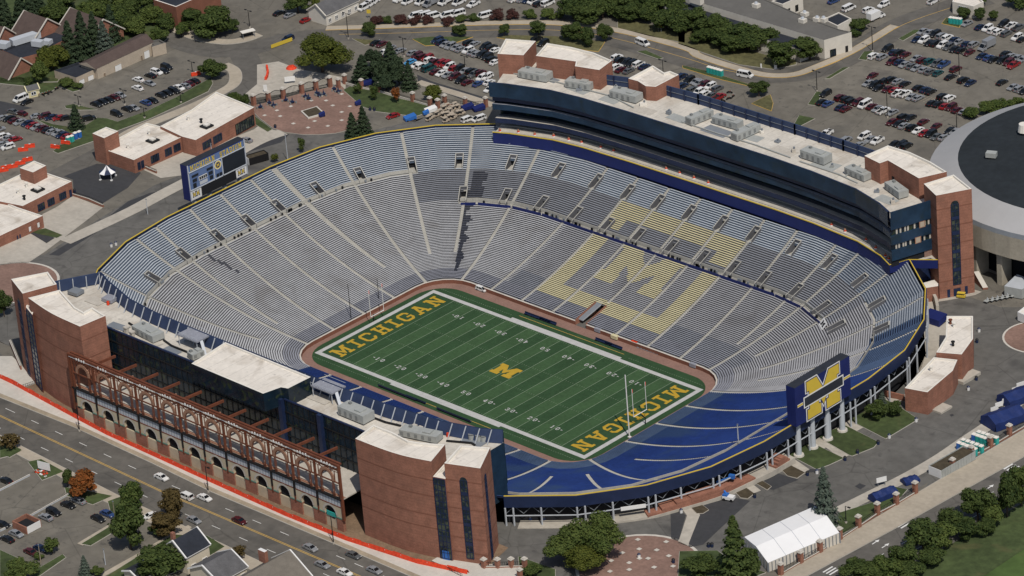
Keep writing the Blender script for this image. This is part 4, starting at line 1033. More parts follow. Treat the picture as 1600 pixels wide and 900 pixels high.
BN=curve(BN,0,2); w,_=flatroof(WS,BN,16.5,47.0,name='brick_tower',par=.6); bricklines(w,BN,(24,30,36,42))
TN=px47((0,400,3.75),[(65,135),(132,220),(332,165),(280,92)])
w2,_=flatroof(WS,TN,15.5,47.0,name='brick_tower',par=.6); bricklines(w2,TN,(20,25,30,35,41))
a,b=face_of(TN,(-.5,-.85)); tower_windows(w2,a,b,.42,.62,18,42,(22.5,28.5,33.5,38))
LN=px47((0,400,3.75),[(152,300),(190,345),(215,255),(165,245)],43)
w,_=flatroof(WS,LN,16.5,43,wall='brick',name='stair_link',par=.3); a,b=face_of(LN,(-.4,-.9)); window(w,a,b,.05,.95,18,42.5,'glass2','bluep',rows=14,cols=2,proud=.15)
# street arcade: brick piers with stone arches below, raw steel frame with arched ribs above
YA=-117.0; X0=-53.6; SPC=9.23; NA=12; GZ=16.9
def arch_wall(mb,x,z0,zsp,ztop,hw_,half,y,dep,mt,mlow):
    n=12
    for s in (-1,1):                      # piers from springing down, spandrels above
        xa,xb=sorted((x+s*hw_,x+s*half))
        mb.prism(ccw([(xa,y),(xb,y),(xb,y+dep),(xa,y+dep)]),z0,zsp-.8,mlow); mb.prism(ccw([(xa,y),(xb,y),(xb,y+dep),(xa,y+dep)]),zsp-.8,zsp,mt)
    prev=None
    for k in range(n):
        a0=PI*k/n;a1=PI*(k+1)/n
        x0_,z0_=x+hw_*math.cos(a0),zsp+hw_*math.sin(a0); x1_,z1_=x+hw_*math.cos(a1),zsp+hw_*math.sin(a1)
        mb.face([(x0_,y,z0_),(x1_,y,z1_),(x1_,y,ztop),(x0_,y,ztop)],mt); mb.face([(x0_,y,z0_),(x1_,y,z1_),(x1_,y+dep,z1_),(x0_,y+dep,z0_)],mt)
    for s in (-1,1):
        xa,xb=sorted((x+s*hw_,x+s*half)); mb.face([(xa,y,zsp),(xb,y,zsp),(xb,y,ztop),(xa,y,ztop)],mt)
def arcade_bay(k):
    x=X0+SPC*k
    mb=MB(); arch_wall(mb,x,GZ,21.7,24.7,2.3,SPC/2,YA,1.1,'archst','brick')
    o=mb.build('lower_arch',WS,fix=False)
    r=MB()
    for j in range(12):
        a0=PI*j/12;a1=PI*(j+1)/12
        for ra,rb in ((2.3,2.95),):
            r.face([(x+ra*math.cos(a0),YA-.08,21.7+ra*math.sin(a0)),(x+rb*math.cos(a0),YA-.08,21.7+rb*math.sin(a0)),(x+rb*math.cos(a1),YA-.08,21.7+rb*math.sin(a1)),(x+ra*math.cos(a1),YA-.08,21.7+ra*math.sin(a1))],'cream')
    for s in (-1,1):
        xa,xb=sorted((x+s*2.3,x+s*(SPC/2-.02))); r.box(((xa+xb)/2,YA-.02,20.95),(xb-xa,.16,.4),'copper')
    r.build('arch_trim',o,fix=False)
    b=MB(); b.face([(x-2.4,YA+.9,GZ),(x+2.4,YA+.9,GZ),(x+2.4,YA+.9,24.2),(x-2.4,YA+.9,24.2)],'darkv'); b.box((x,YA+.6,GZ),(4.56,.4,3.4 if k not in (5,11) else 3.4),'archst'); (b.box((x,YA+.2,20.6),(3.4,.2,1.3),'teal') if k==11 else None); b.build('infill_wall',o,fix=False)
    f=MB(); xl=x-SPC/2
    for dx in (0,):
        f.bar((xl,YA+.1,20.5),(xl,YA+.1,38.0),.55,'rust')
    f.bar((xl-.0,YA+.1,27.4),(xl,YA+.1,22.5),.62,'black')
    for j in range(14):                # arched rib
        a0=PI*j/14;a1=PI*(j+1)/14
        for R_,m_ in ((2.6,'rust2'),(2.05,'rust')):
            f.bar((x+R_*math.cos(a0),YA+.1,32.6+R_*1.15*math.sin(a0)),(x+R_*math.cos(a1),YA+.1,32.6+R_*1.15*math.sin(a1)),.42 if R_>2.3 else .2,m_,.95 if R_>2.3 else .3)
    for s in (-1,1):
        f.bar((x+s*2.6,YA+.1,27.6),(x+s*2.6,YA+.1,32.7),.24,'rust'); f.bar((x+s*2.05,YA+.1,27.6),(x+s*2.05,YA+.1,32.7),.18,'rust'); f.bar((x+s*3.2,YA+.1,32.2),(x+s*3.2,YA+.1,35.8),.2,'rust')
    f.bar((xl+.3,YA+.1,37.0),(x-1.2,YA+.1,35.2),.18,'rust'); f.bar((xl+SPC-.3,YA+.1,37.0),(x+1.2,YA+.1,35.2),.18,'rust')
    for j in range(4): f.box((x-1.8+j*1.1+.3*(k%3),YA-.2,37.2),(.35,.3,.55+.2*((j+k)%2)),'white')
    f.bar((x-SPC/2,YA+.2,37.2),(x-SPC/2+.5,YA+8.6,36.8),.5,'rust',.75)
    if k%2==0: f.bar((x+.5,YA+.2,37.2),(x+.8,YA+3.0,37.0),.4,'rust2',.6)
    f.build('steel_frame',WS,fix=False)
for k in range(NA): arcade_bay(k)
xa,xb=X0-SPC/2-1,X0+SPC*(NA-.5)+.6
mb=MB(); mb.bar((xa,YA+.1,37.9),(xb,YA+.1,37.9),.5,'rust',.7); mb.bar((xa,YA+.1,36.5),(xb,YA+.1,36.5),.3,'rust',.45); mb.bar((xa,YA+1.0,38.2),(xb,YA+1.0,38.2),.6,'rust',.4)
mb.bar((xa,YA-.2,37.4),(xb,YA-.2,37.4),.1,'lsteel'); mb.bar((xa,YA+.05,32.4),(xb,YA+.05,32.4),.26,'rust',.34); mb.bar((xa,YA+.0,28.4),(xb,YA+.0,28.4),.1,'rust')
mb.bar((xb,YA+.1,GZ+4),(xb,YA+.1,38.2),.7,'rust'); mb.bar((xa,YA+.1,20),(xa,YA+.1,38.2),.7,'rust')
mb.bar((xa,YA+.1,35.7),(xb,YA+.1,35.7),.14,'rust'); mb.bar((xa,YA+.9,36.9),(xb,YA+.9,36.9),.2,'rust2')
x=xa
while x<xb: mb.bar((x,YA+.1,36.0),(x,YA+.1,37.8),.10,'rust'); x+=1.15
mb.build('frame_chord',WS,fix=False)
mb=MB(); mb.box(((xa+xb)/2,YA+6.9,27.1),(xb-xa,13.4,.35),'cream'); mb.box(((xa+xb)/2,YA+.15,27.0),(xb-xa,.8,.5),'black'); mb.box(((xa+xb)/2,YA+1.1,27.47),(xb-xa,.9,.12),'rust2'); mb.box(((xa+xb)/2,YA+.45,24.7),(xb-xa,.6,2.2),'lsteel'); mb.box(((xa+xb)/2,YA+.1,24.55),(xb-xa,.3,.22),'rust'); mb.build('street_deck',WS,fix=False)
x=xa; mb=MB()
while x<xb: mb.bar((x,YA+.08,24.8),(x,YA+.08,26.9),.08,'steel'); x+=1.15
mb.build('deck_framing',WS,fix=False)
# orange netting along the pavement
mb=MB(); FP=[(-125,-113.6),(-91,-114.8),(-60,-117.7),(-44,-119),(-1,-120),(33,-120.6),(56,-120),(81,-117.1),(96,-113)]
for i,(a,b) in enumerate(zip(FP[:-1],FP[1:])):
    A=Vector(a);B=Vector(b); n=max(1,int((B-A).length/2.6))
    for k in range(n):
        p=A.lerp(B,k/n);q=A.lerp(B,(k+1)/n); h=1.5+.14*math.sin(k*2.3+i)
        mb.face([(p.x,p.y,17.0),(q.x,q.y,17.0),(q.x,q.y+.25,17.05+h),(p.x,p.y+.25,17.05+h)],'orange')
        mb.face([(p.x,p.y+.25,17.05+h),(q.x,q.y+.25,17.05+h),(q.x,q.y+1.0,17.1),(p.x,p.y+1.0,17.1)],'orange')
        mb.bar((p.x,p.y+.2,17),(p.x,p.y+.2,18.3),.09,'white' if k%2 else 'orange')
tag(mb.build('safety_fence',None,fix=False),'long orange safety mesh fence along the pavement below the arcade','fence')
# ---------------------------------------------------------------- roof plant and other loose things on the roofs
def unit(px0,px1,wd,h,z,label,name='roof_air_unit',cat='air unit',grp='air handling units on the roofs',louvre=True,leg=False):
    a=at(px0,z);b=at(px1,z); d=(b-a); L=d.length; r=math.atan2(d.y,d.x); m=(a+b)/2
    e=empty(name,(m.x,m.y,z),r); tag(e,label,cat,grp)
    mb=MB(); h*=.64; L*=.92; mb.box((0,0,.35),(L,wd,h),'hvac'); mb.build('casing',e)
    mb=MB()
    for k in range(max(2,int(L/2.2))):
        x=-L/2+.9+k*2.2
        if x>L/2-.5: break
        mb.box((x,-wd/2-.04,.8),(.9,.1,h*.55),'hvacd')
    mb.box((-L/2-.04,0,.9),(.1,wd*.7,h*.6),'hvacd')
    mb.build('louvre',e)
    mb=MB(); mb.box((L*.2,0,h+.35),(min(2.4,L*.3),wd*.6,.45),'hvac'); mb.box((0,0,0),(L*.9,wd*.8,.35),'steel'); mb.box((-L*.3,.2*wd,h+.35),(.8,.8,.6),'hvacd'); mb.build('fan_hood',e)
    return e
zz=40.05
for px0,px1,wd,h,lb in (
 (Z(EN,(285,350))[0],Z(EN,(500,390))[0],4.2,3.6,'big grey roof unit on the east stand beside the far left brick tower'),
 (Z(EN,(610,420))[0],Z(EN,(800,450))[0],3.8,3.4,'grey roof unit in front of the second brick penthouse on the east stand'),
 (Z(EN,(930,490))[0],Z(EN,(1130,540))[0],4.0,3.6,'long grey roof unit left of the low brick block on the east stand'),
 (Z(EM,(335,480))[0],Z(EM,(505,410))[0],3.0,3.6,'grey roof unit set crosswise, first of a U of three on the east stand'),
 (Z(EM,(520,450))[0],Z(EM,(715,505))[0],3.2,3.4,'grey roof unit at the back of the U of three on the east stand'),
 (Z(EM,(655,590))[0],Z(EM,(835,510))[0],3.0,3.6,'grey roof unit set crosswise, last of a U of three on the east stand'),
 (Z(EM,(1150,690))[0],Z(EM,(1330,750))[0],4.0,4.0,'long grey roof unit with a rounded duct on the east stand'),
 (Z(FT,(200,265))[0],Z(FT,(350,330))[0],3.4,3.2,'grey roof unit beside the right brick penthouse on the east stand'),
 (Z(FT,(490,375))[0],Z(FT,(600,455))[0],3.4,3.4,'grey roof unit nearest the south end of the east stand roof')):
    unit(px0,px1,wd,h,zz,lb)
unit(Z(FT,(380,300))[0],Z(FT,(450,325))[0],2.0,2.2,zz,'small grey roof unit between two larger ones by the right penthouse','roof_air_unit')
e=unit(Z(FT,(560,345))[0],Z(FT,(640,360))[0],2.2,2.2,zz,'small grey roof unit tucked against the right brick penthouse wall')
for px0,px1,wd,h,lb in (
 ((125,499),(147,519),4.4,2.6,'grey roof unit behind the left brick tower on the west stand'),
 (Z((90,500,4.5),(560,70))[0],Z((90,500,4.5),(720,155))[0],4.2,3.2,'long grey roof unit left of the white roof block on the west stand'),
 (Z((90,500,4.5),(930,280))[0],Z((90,500,4.5),(1020,245))[0],3.0,2.6,'low grey roof unit against the white roof block on the west stand'),
 (Z((350,560,4.5),(835,375))[0],Z((350,560,4.5),(1030,455))[0],4.4,4.0,'tall grey roof unit right of the stair platform on the west stand'),
 (Z(S1,(300,130))[0],Z(S1,(520,175))[0],3.6,3.0,'long grey roof unit behind the curved brick tower roof on the west stand')):
    unit(px0,px1,wd,h,zz,lb)
def platform(px,L,wd,lab):
    a=at(px,zz+3.2); e=empty('access_platform',(a.x,a.y,zz),0); tag(e,lab,'platform','steel access platforms on the west roof')
    mb=MB(); mb.box((0,0,3.1),(L,wd,.4),'steelb'); mb.build('deck',e)
    for sx in (-1,1):
        for sy in (-1,1):
            mb=MB(); mb.bar((sx*L*.45,sy*wd*.45,0),(sx*L*.45,sy*wd*.45,3.1),.18,'lsteel'); mb.build('leg',e)
    mb=MB()
    for k in range(8): mb.bar((-L/2+L*k/7,-wd/2,3.5),(-L/2+L*k/7,-wd/2,4.5),.07,'lsteel')
    mb.bar((-L/2,-wd/2,4.5),(L/2,-wd/2,4.5),.08,'lsteel'); mb.bar((-L/2,wd/2,4.5),(L/2,wd/2,4.5),.08,'lsteel'); mb.build('railing',e)
    mb=MB(); mb.bar((L*.5,-1,3.2),(L*.5+3,-2.6,.2),.9,'lsteel',.15); mb.build('stair',e)
platform((303,524),8.5,5.5,'grey steel platform left of the white roof block'); platform((513,604),8.5,5.5,'grey steel platform right of the white roof block')
for i,(px,lb) in enumerate((((119,459),'low flat grey box near the left end of the west roof'),((172,470),'flat blue-grey box by the strutted parapet at the west roof left end'),((711,674),'flat blue-grey box near the right end of the west roof'))):
    a=at(px,zz); e=empty('roof_box',(a.x,a.y,zz),.1); tag(e,lb,'roof box','flat boxes on the west roof'); mb=MB(); mb.box((0,0,.2),(3.8,3.2,1.0),'steelb' if i else 'steel'); mb.build('casing',e); mb=MB(); mb.box((0,0,0),(3.2,2.6,.2),'black'); mb.build('skid',e)
for i,px in enumerate(((737,686),(748,688),(756,688.5))):
    a=at(px,zz); mb=MB(); mb.cyl((0,0,0),(0,0,1.3),.9,.9,'hvac',12); mb.cyl((0,0,1.3),(0,0,1.6),.5,.9,'hvacd',12); o=mb.build('roof_fan',None,loc=(a.x,a.y,zz)); tag(o,'round grey roof fan at the right end of the west roof, %s from left'%ORD[i],'fan','roof fans on the west stand')
for i,(px,lb) in enumerate((((648,674),'pale roof vent in the middle of the west roof beside the parapet'),((657,677),'second pale roof vent of the pair beside the west parapet'),((198,520),'pale roof vent near the left white roof edge of the west stand'),((207,527),'pale roof vent right of its twin near the left of the west roof'))):
    a=at(px,zz); mb=MB(); mb.box((0,0,0),(1.1,1.1,1.6),'cream'); mb.box((0,0,1.6),(1.4,1.4,.4),'cream'); tag(mb.build('roof_vent',None,loc=(a.x,a.y,zz)),lb,'vent','pale vents on the west roof')
for i,(px,lb) in enumerate((((700,682),'small red barrel on the west roof beside the blue-grey box'),((553,638),'small red barrel on the middle of the west roof by the parapet'),((169,476),'small red barrel at the left end of the west roof'))):
    a=at(px,zz); mb=MB(); mb.cyl((0,0,0),(0,0,1.1),.45,.4,'orange',10); tag(mb.build('red_barrel',None,loc=(a.x,a.y,zz)),lb,'barrel','red barrels on the west roof')
mb=MB()
for P in (Z((90,500,4.5),(500,20),(580,70),(700,120)),Z((90,500,4.5),(745,140),(800,180),(950,240)),Z((540,540,6.154),(250,685),(380,735),(530,770)),Z(S1,(545,168),(680,180),(700,192))):
    Q=[at(p,zz+.2) for p in P]
    for a,b in zip(Q[:-1],Q[1:]): mb.bar(a,b,.5,'black',.4)
mb.build('roof_duct',WS)
for i,px in enumerate(Z(EN,(140,745),(270,752),(385,770),(518,780),(625,805),(715,825),(850,860),(940,885))+Z(EM,(185,785),(280,815),(380,850),(480,885))+Z(FT,(88,640),(182,685),(330,745),(398,803),(465,858),(490,880))):
    a=at(px,25.6); mb=MB(); mb.cyl((0,0,0),(0,0,.35),.5,.45,'white',8); mb.cyl((0,0,.35),(0,0,.8),.45,.4,'orange',8); mb.cyl((0,0,.8),(0,0,1.25),.4,.25,'rust2',8)
    tag(mb.build('safety_barrel',None,loc=(a.x,a.y,25.5)),'small orange barrel on the east club terrace, %s from left'%ORD[i],'barrel','orange barrels along the club terrace')
# ---------------------------------------------------------------- scoreboards
def block(o,name,parent): return o
NB=tag(empty('scoreboard'),'blue scoreboard with yellow lettering and a dark video screen at the far rim','scoreboard')
y0,y1,z0,z1,xf=-8.8,16.2,24.9,37.2,-127.6
mb=MB(); mb.box((xf-1.5,(y0+y1)/2,z0),(3,y1-y0,z1-z0),'royal',top='tar'); mb.build('cabinet',NB)
mb=MB(); f=lambda y,z,o=.03: (xf+o,y,z)
def panel(mb,a,b,c,d,mt,o=.03): mb.face([f(a,b,o),f(c,b,o),f(c,d,o),f(a,d,o)],mt)
M['board']=mat('scoreboard_face',(.10,.155,.30),.5,.06); M['screen']=mat('video_screen',(.008,.012,.018),.3,.1)
mb=MB(); panel(mb,y0+.6,z0+3.6,y0+11.6,z1-.3,'board'); panel(mb,y0+11.6,z0+3.6,y1-.6,z1-.3,'board'); panel(mb,y0+.6,z0,y0+5.0,z0+3.6,'white'); panel(mb,y1-5,z0+.2,y1-.5,z0+3.4,'white'); panel(mb,y0+5.0,z0,y1-5,z0+3.5,'darkv',.02); mb.build('face_panel',NB,fix=False)
mb=MB()
for a,b in (((y0+.35,z0),(y0+.35,z1)),((y1-.3,z0),(y1-.3,z1)),((y0+.3,z1-2.6),(y1-.3,z1-2.6)),((y0+11.0,z0+3.4),(y0+11.0,z1-2.6)),((y0+14.6,z0+3.4),(y0+14.6,z1-2.6)),((y0+.3,z0+3.5),(y1-.3,z0+3.5))): mb.bar(f(*a,.12),f(*b,.12),.28,'lsteel')
mb.build('frame',NB)
mb=MB(); panel(mb,y0+14.9,z0+3.7,y1-.6,z1-2.8,'screen',.1); mb.build('video_screen',NB,fix=False)
mb=MB(); write(mb,'MICHIGAN STADIUM',(xf+.15,y0+1.3,z1-2.25),(0,1,0),(0,0,1),(1,0,0),1.8,'yellow',width=22.2,gap=.22,sp=1.5); mb.build('lettering',NB,fix=False)
mb=MB()
for a,b,c,d,mt in ((1.6,7.6,4.4,8.4,'screen'),(8.0,7.6,10.6,8.4,'screen'),(1.8,5.9,3.6,7.0,'screen'),(8.6,5.9,10.4,7.0,'screen'),(4.4,5.6,8.0,7.0,'white'),(4.6,5.8,5.35,6.8,'screen'),(5.5,5.8,6.2,6.8,'screen'),(6.35,5.8,7.0,6.8,'screen'),(7.15,5.8,7.85,6.8,'screen'),(1.8,3.9,3.2,5.5,'screen'),(8.9,4.2,10.3,5.5,'screen'),(4.6,4.0,7.9,5.2,'lsteel'),(11.8,3.9,12.9,5.0,'screen'),(13.1,3.9,14.2,5.0,'screen'),(2,4.9,3.2,5.3,'white'),(9.0,5.0,10.2,5.3,'white')):
    panel(mb,y0+a,z0+b,y0+c,z0+d,mt,.16 if mt!='screen' else .2)
cy,cz=y0+12.8,z0+7.9
mb.face([f(cy+1.5*math.cos(t),cz+1.5*math.sin(t),.2) for t in [2*PI*k/20 for k in range(20)]],'wline'); mb.face([f(cy+1.3*math.cos(t),cz+1.3*math.sin(t),.21) for t in [2*PI*k/20 for k in range(20)]],'yellow'); mb.face([f(cy+.95*math.cos(t),cz+.95*math.sin(t),.22) for t in [2*PI*k/20 for k in range(20)]],'fblue')
poly_face(mb,blockM(1.1,.9),f(cy-.55,cz-.45,.24),(0,1,0),(0,0,1),'yellow')
mb.build('score_panel',NB,fix=False)
mb=MB()
for yy in (y0+1.2,y1-4.3):
    for g in (0,1.55): 
        poly_face(mb,blockM(1.5,1.9),f(yy+g,z0+.8,.06),(0,1,0),(0,0,1),'fblue'); poly_face(mb,blockM(1.05,1.3),f(yy+g+.22,z0+1.1,.08),(0,1,0),(0,0,1),'yellow')
mb.build('corner_emblem',NB,fix=False)
for yy in (-6,0.5,7,13.5):
    mb=MB(); mb.cyl((xf-1.5,yy,gz(yy)-.3),(xf-1.5,yy,z0+.1),.8,.8,'lsteel',12); mb.build('column',NB)
SB=tag(empty('scoreboard'),'navy scoreboard back with a big maize block M on four white columns','scoreboard')
y0,y1,z0,z1=-11.2,12.4,26.2,38.4; xf=125.6
mb=MB(); mb.box((xf-1.6,(y0+y1)/2,z0),(3.2,y1-y0,z1-z0),'royal',top='tar'); mb.build('cabinet',SB)
f=lambda y,z,o=.03: (xf+o,y,z)
cy=.6; cz=(z0+z1)/2
def bigM(s,mt,o,name,mb): poly_face(mb,[((a-.5)*s+0,(b-.36)*s*1.12) for a,b in blockM()],f(cy,cz,o),(0,1,0),(0,0,1),mt)
def grow(P,g):
    n=len(P); P=[Vector(p) for p in P]; out=[]
    for i in range(n):
        a,b,c=P[i-1],P[i],P[(i+1)%n]; d1=(b-a).normalized(); d2=(c-b).normalized(); n1=Vector((d1.y,-d1.x)); n2=Vector((d2.y,-d2.x)); m=n1+n2
        m=m/max(.5,m.length_squared)*2; out.append(b+m*g)
    return out
S_=13.6; base=[((a-.5)*S_,(b-.36)*S_*1.17) for a,b in blockM()]
mb=MB(); poly_face(mb,grow(base,.75),f(cy,cz,.05),(0,1,0),(0,0,1),'white'); mb.build('emblem_outline',SB,fix=False)
mb=MB(); poly_face(mb,grow(base,.42),f(cy,cz,.09),(0,1,0),(0,0,1),'royal'); mb.build('emblem_border',SB,fix=False)
mb=MB(); poly_face(mb,grow(base,.16),f(cy,cz,.13),(0,1,0),(0,0,1),'yellow'); mb.build('emblem',SB,fix=False)
mb=MB()
for dz,mt,o,(a,b) in ((0,'white',.17,(-8.5,8.7)),(0,'tar',.21,(-8.1,8.3))):
    h=1.75 if mt=='white' else 1.35
    mb.face([f(cy+a,cz-h,o),f(cy+b,cz-h,o),f(cy+b,cz+h,o),f(cy+a,cz+h,o)],mt)
mb.build('emblem_band',SB,fix=False)
mb=MB()
for a,b in ((y0+.8,cy-8.7),(cy+8.9,y1-.1)): mb.face([f(a,cz-.45,.05),f(b,cz-.45,.05),f(b,cz+.45,.05),f(a,cz+.45,.05)],'white'); mb.face([f(a,cz-.28,.08),f(b,cz-.28,.08),f(b,cz+.28,.08),f(a,cz+.28,.08)],'yellow')
mb.build('cross_stripe',SB,fix=False)
for yy in (-8.6,-2.5,3.9,10.3):
    mb=MB(); mb.cyl((123.6,yy,gz(yy)+.6),(123.6,yy,z0+.1),.85,.85,'lsteel',14); c=mb.build('column',SB)
    mb=MB(); mb.cyl((123.6,yy,gz(yy)-.2),(123.6,yy,gz(yy)+.7),1.6,1.45,'cap',14); mb.build('footing',c)
# ---------------------------------------------------------------- low brick concession buildings
def lowbuild(name,label,cat,polys,wins=(),grp=None):
    e=tag(empty(name),label,cat,grp)
    ws=[]
    for (o,pts,zr,zb) in polys:
        P=[tuple(at(p,zr).xy) for p in (Z(o,*pts) if o else pts)]
        w,_=flatroof(e,P,zb,zr,par=.45); ws.append((w,ccw(P)))
    for (i,dirv,t0,t1,za,zb_,mt) in wins:
        w,P=ws[i]; a,b=face_of(P,dirv); window(w,a,b,t0,t1,za,zb_,mt,'black',rows=1,cols=3,name='door' if mt=='white' else 'window')
    return e,ws
N1,ws=lowbuild('concession_building','long brick concession building with white roof and square corner tower, behind the far scoreboard','building',
 [(NWL,[(795,735),(990,805),(1350,632),(1185,555),(1085,530),(880,640)],19.6,13.0),((NWL),[(1185,555),(1350,632),(1447,657),(1880,415),(1600,300),(1420,430)],20.2,13.0),(NWL,[(683,608),(770,643),(875,592),(785,560)],24.6,14.0)])
w,P=ws[0]; a,b=face_of(P,(.95,-.1))
for t in (.06,.13,.33,.36,.62,.8): window(w,a,b,t,t+.05 if t<.3 else t+.13,15.6,18.0,'glass','bluep',cols=2)
w,P=ws[1]; a,b=face_of(P,(.95,.1))
for t in (.1,.28): window(w,a,b,t,t+.14,15.4,17.8,'glass','bluep',cols=3)
window(w,a,b,.66,.97,14.2,17.8,'glass2','black',cols=8)
N2,ws=lowbuild('concession_building','brick concession building with white flat roof and small square roof box at the left edge','building',
 [(W7,[(-160,250),(0,265),(180,180),(400,165),(630,243),(200,460),(0,420),(-160,520)],20.6,14.5),(W7,[(-150,420),(0,405),(150,470),(375,545),(0,722),(-150,800)],20.2,14.5),(W7,[(172,125),(290,165),(405,105),(300,62)],24.4,20)])
w,P=ws[0]; a,b=face_of(P,(.95,-.2))
for t in (.28,.48,.72): window(w,a,b,t,t+.13,16.2,18.4,'glass','bluep',cols=3)
window(w,a,b,.92,.97,15.4,18,'bluep',None,name='door')
w,P=ws[1]; a,b=face_of(P,(.95,-.2))
for t in (.85,.65): window(w,a,b,t,t+.05,17,18.6,'white',None)
for t in (.36,.42): window(w,a,b,t,t+.03,15.4,17.6,'bluep',None,name='door')
S1b,ws=lowbuild('concession_building','two-part brick concession building with white roofs at the south-east corner','building',
 [(SEC,[(383,365),(515,365),(515,480),(458,558),(330,548),(378,470)],22.6,12.6),(SEC,[(318,572),(437,585),(413,640),(286,748),(172,727)],21.4,12.8)])
w,P=ws[0]; a,b=face_of(P,(.75,.6)); 
for t in (.2,.6): window(w,a,b,t,t+.1,14,16.4,'bluep',None,name='door')
e=MB(); q=G(Z(SEC,(360,835))[0]); e.box((q.x,q.y,q.z),(3.4,5.0,.6),'conc'); e.build('entry_step',S1b); e=MB(); q=G(Z(SEC,(490,680))[0]); e.box((q.x,q.y,q.z),(3,8,1.0),'conc'); e.build('entry_step',S1b)
mb=MB(); P=[G(p) for p in Z(SEC,(65,765),(170,790))]; mb.bar((P[0].x,P[0].y,P[0].z+.8),(P[1].x,P[1].y,P[1].z+.8),.5,'brick',2.0); mb.build('low_wall',S1b)
def gear(px,lab,z=None,s=1,o='roof'):
    pass
for i,(px,zr,lb) in enumerate(((Z(NWL,(1130,665))[0],19.2,'square black and white hatch on the long concession roof, left one'),(Z(NWL,(1530,558))[0],19.8,'square black and white hatch on the long concession roof, right one'),(Z(W7,(333,322))[0],20.2,'square black and white hatch on the left edge concession roof'))):
    a=at(px,zr); e=empty('roof_hatch',(a.x,a.y,zr)); tag(e,lb,'roof hatch','roof hatches on the concession buildings'); mb=MB(); mb.box((0,0,0),(3.4,3.4,.5),'black'); mb.build('curb',e); mb=MB(); mb.box((0,0,.5),(1.7,1.7,.5),'roofedge'); mb.build('lid',e)
for i,(px,zr,lb) in enumerate(((Z(NWL,(1105,615))[0],19.2,'small white roof pipe near the left hatch of the long concession roof'),(Z(NWL,(948,718))[0],19.2,'small white roof pipe near the left front corner of the long concession roof'),(Z(NWL,(1395,510))[0],19.8,'small white roof pipe beyond the right hatch of the long concession roof'),(Z(NWL,(1490,530))[0],19.8,'dark roof pipe close to the right hatch of the long concession roof'),(Z(W7,(235,290))[0],20.2,'small white roof pipe by the hatch at the left edge'),(Z(W7,(160,350))[0],20.2,'small white roof pipe nearest the left image edge'),(Z(W7,(215,405))[0],20.2,'dark roof pipe at the front of the left edge roof'),(Z(SEC,(305,640))[0],21,'white roof pipe on the lower south-east concession roof'),(Z(SEC,(420,420))[0],22.2,'white roof vent on the upper south-east concession roof'),(Z(SEC,(402,405))[0],22.2,'rusty roof vent on the upper south-east concession roof'),(Z(SEC,(415,515))[0],22.2,'dark slim roof vent on the upper south-east concession roof'))):
    a=at(px,zr); mb=MB(); m_='black' if 'dark' in lb else ('rust' if 'rusty' in lb else 'roofedge'); mb.cyl((0,0,0),(0,0,1.2),.4,.35,m_,8); mb.cyl((0,0,1.2),(0,0,1.5),.6,.6,m_,8); tag(mb.build('roof_pipe',None,loc=(a.x,a.y,zr)),lb,'roof pipe','pipes on the concession roofs')
# ---------------------------------------------------------------- arena at the right edge
AE=tag(empty('arena'),'round arena with dark domed roof, pale metal ring and concrete base at right','arena')
cx,cy=101,163; R0,R1=53.3,44.2; NN=64
mb=MB()
for k in range(NN):
    a0,a1=2*PI*k/NN,2*PI*(k+1)/NN; c0,s0,c1,s1=math.cos(a0),math.sin(a0),math.cos(a1),math.sin(a1)
    P=lambda r,c,s,z:(cx+r*c,cy+r*s,z)
    mb.face([P(R0,c0,s0,32),P(R0,c1,s1,32),P(R1,c1,s1,35.8),P(R1,c0,s0,35.8)],'arenar2'); mb.face([P(R0+.4,c0,s0,30.6),P(R0+.4,c1,s1,30.6),P(R0,c1,s1,32),P(R0,c0,s0,32)],'steel')
mb.build('roof_ring',AE,fix=False)
mb=MB()
for j in range(4):
    ra,rb=R1*(1-j/4),R1*(1-(j+1)/4); za,zb=35.8+4*math.sin(j/4*1.2),35.8+4*math.sin((j+1)/4*1.2)
    for k in range(NN):
        a0,a1=2*PI*k/NN,2*PI*(k+1)/NN; P=lambda r,a,z:(cx+r*math.cos(a),cy+r*math.sin(a),z)
        mb.face([P(ra,a0,za),P(ra,a1,za)]+([P(rb,a1,zb),P(rb,a0,zb)] if rb>.01 else [P(0,0,zb)]),'arenar')
mb.build('dome',AE,fix=False)
mb=MB()
for k in range(NN):
    a0,a1=2*PI*k/NN,2*PI*(k+1)/NN; P=lambda r,a,z:(cx+r*math.cos(a),cy+r*math.sin(a),z)
    mb.face([P(R0+.3,a0,23.4),P(R0+.3,a1,23.4),P(R0+.4,a1,30.6),P(R0+.4,a0,30.6)],'arenac'); mb.face([P(R0+.3,a0,23.4),P(R0+.3,a1,23.4),P(R0-7,a1,23.4),P(R0-7,a0,23.4)],'darkv'); mb.face([P(R0-7,a0,11.5),P(R0-7,a1,11.5),P(R0-7,a1,23.4),P(R0-7,a0,23.4)],'darkv')
mb.build('concrete_wall',AE,fix=False)
for k in range(32):
    a=2*PI*k/32; c,s=math.cos(a),math.sin(a); t=Vector((-s,c))
    mb=MB(); b0=Vector((cx+(R0-3)*c,cy+(R0-3)*s)); 
    Q=[b0+t*.9+Vector((c,s))*1.8,b0-t*.9+Vector((c,s))*1.8,b0-t*.9-Vector((c,s))*3,b0+t*.9-Vector((c,s))*3]
    mb.prism(ccw([(q.x,q.y) for q in Q]),11.8,23.4,'arenac'); mb.build('buttress',AE,fix=False)
mb=MB(); a=at((1549,239),38.6); mb.box((a.x,a.y,37.4),(3.2,2.2,1.5),'hvac',rz=.4); tag(mb.build('roof_box'),'grey hatch box standing on the dark arena roof','roof box')
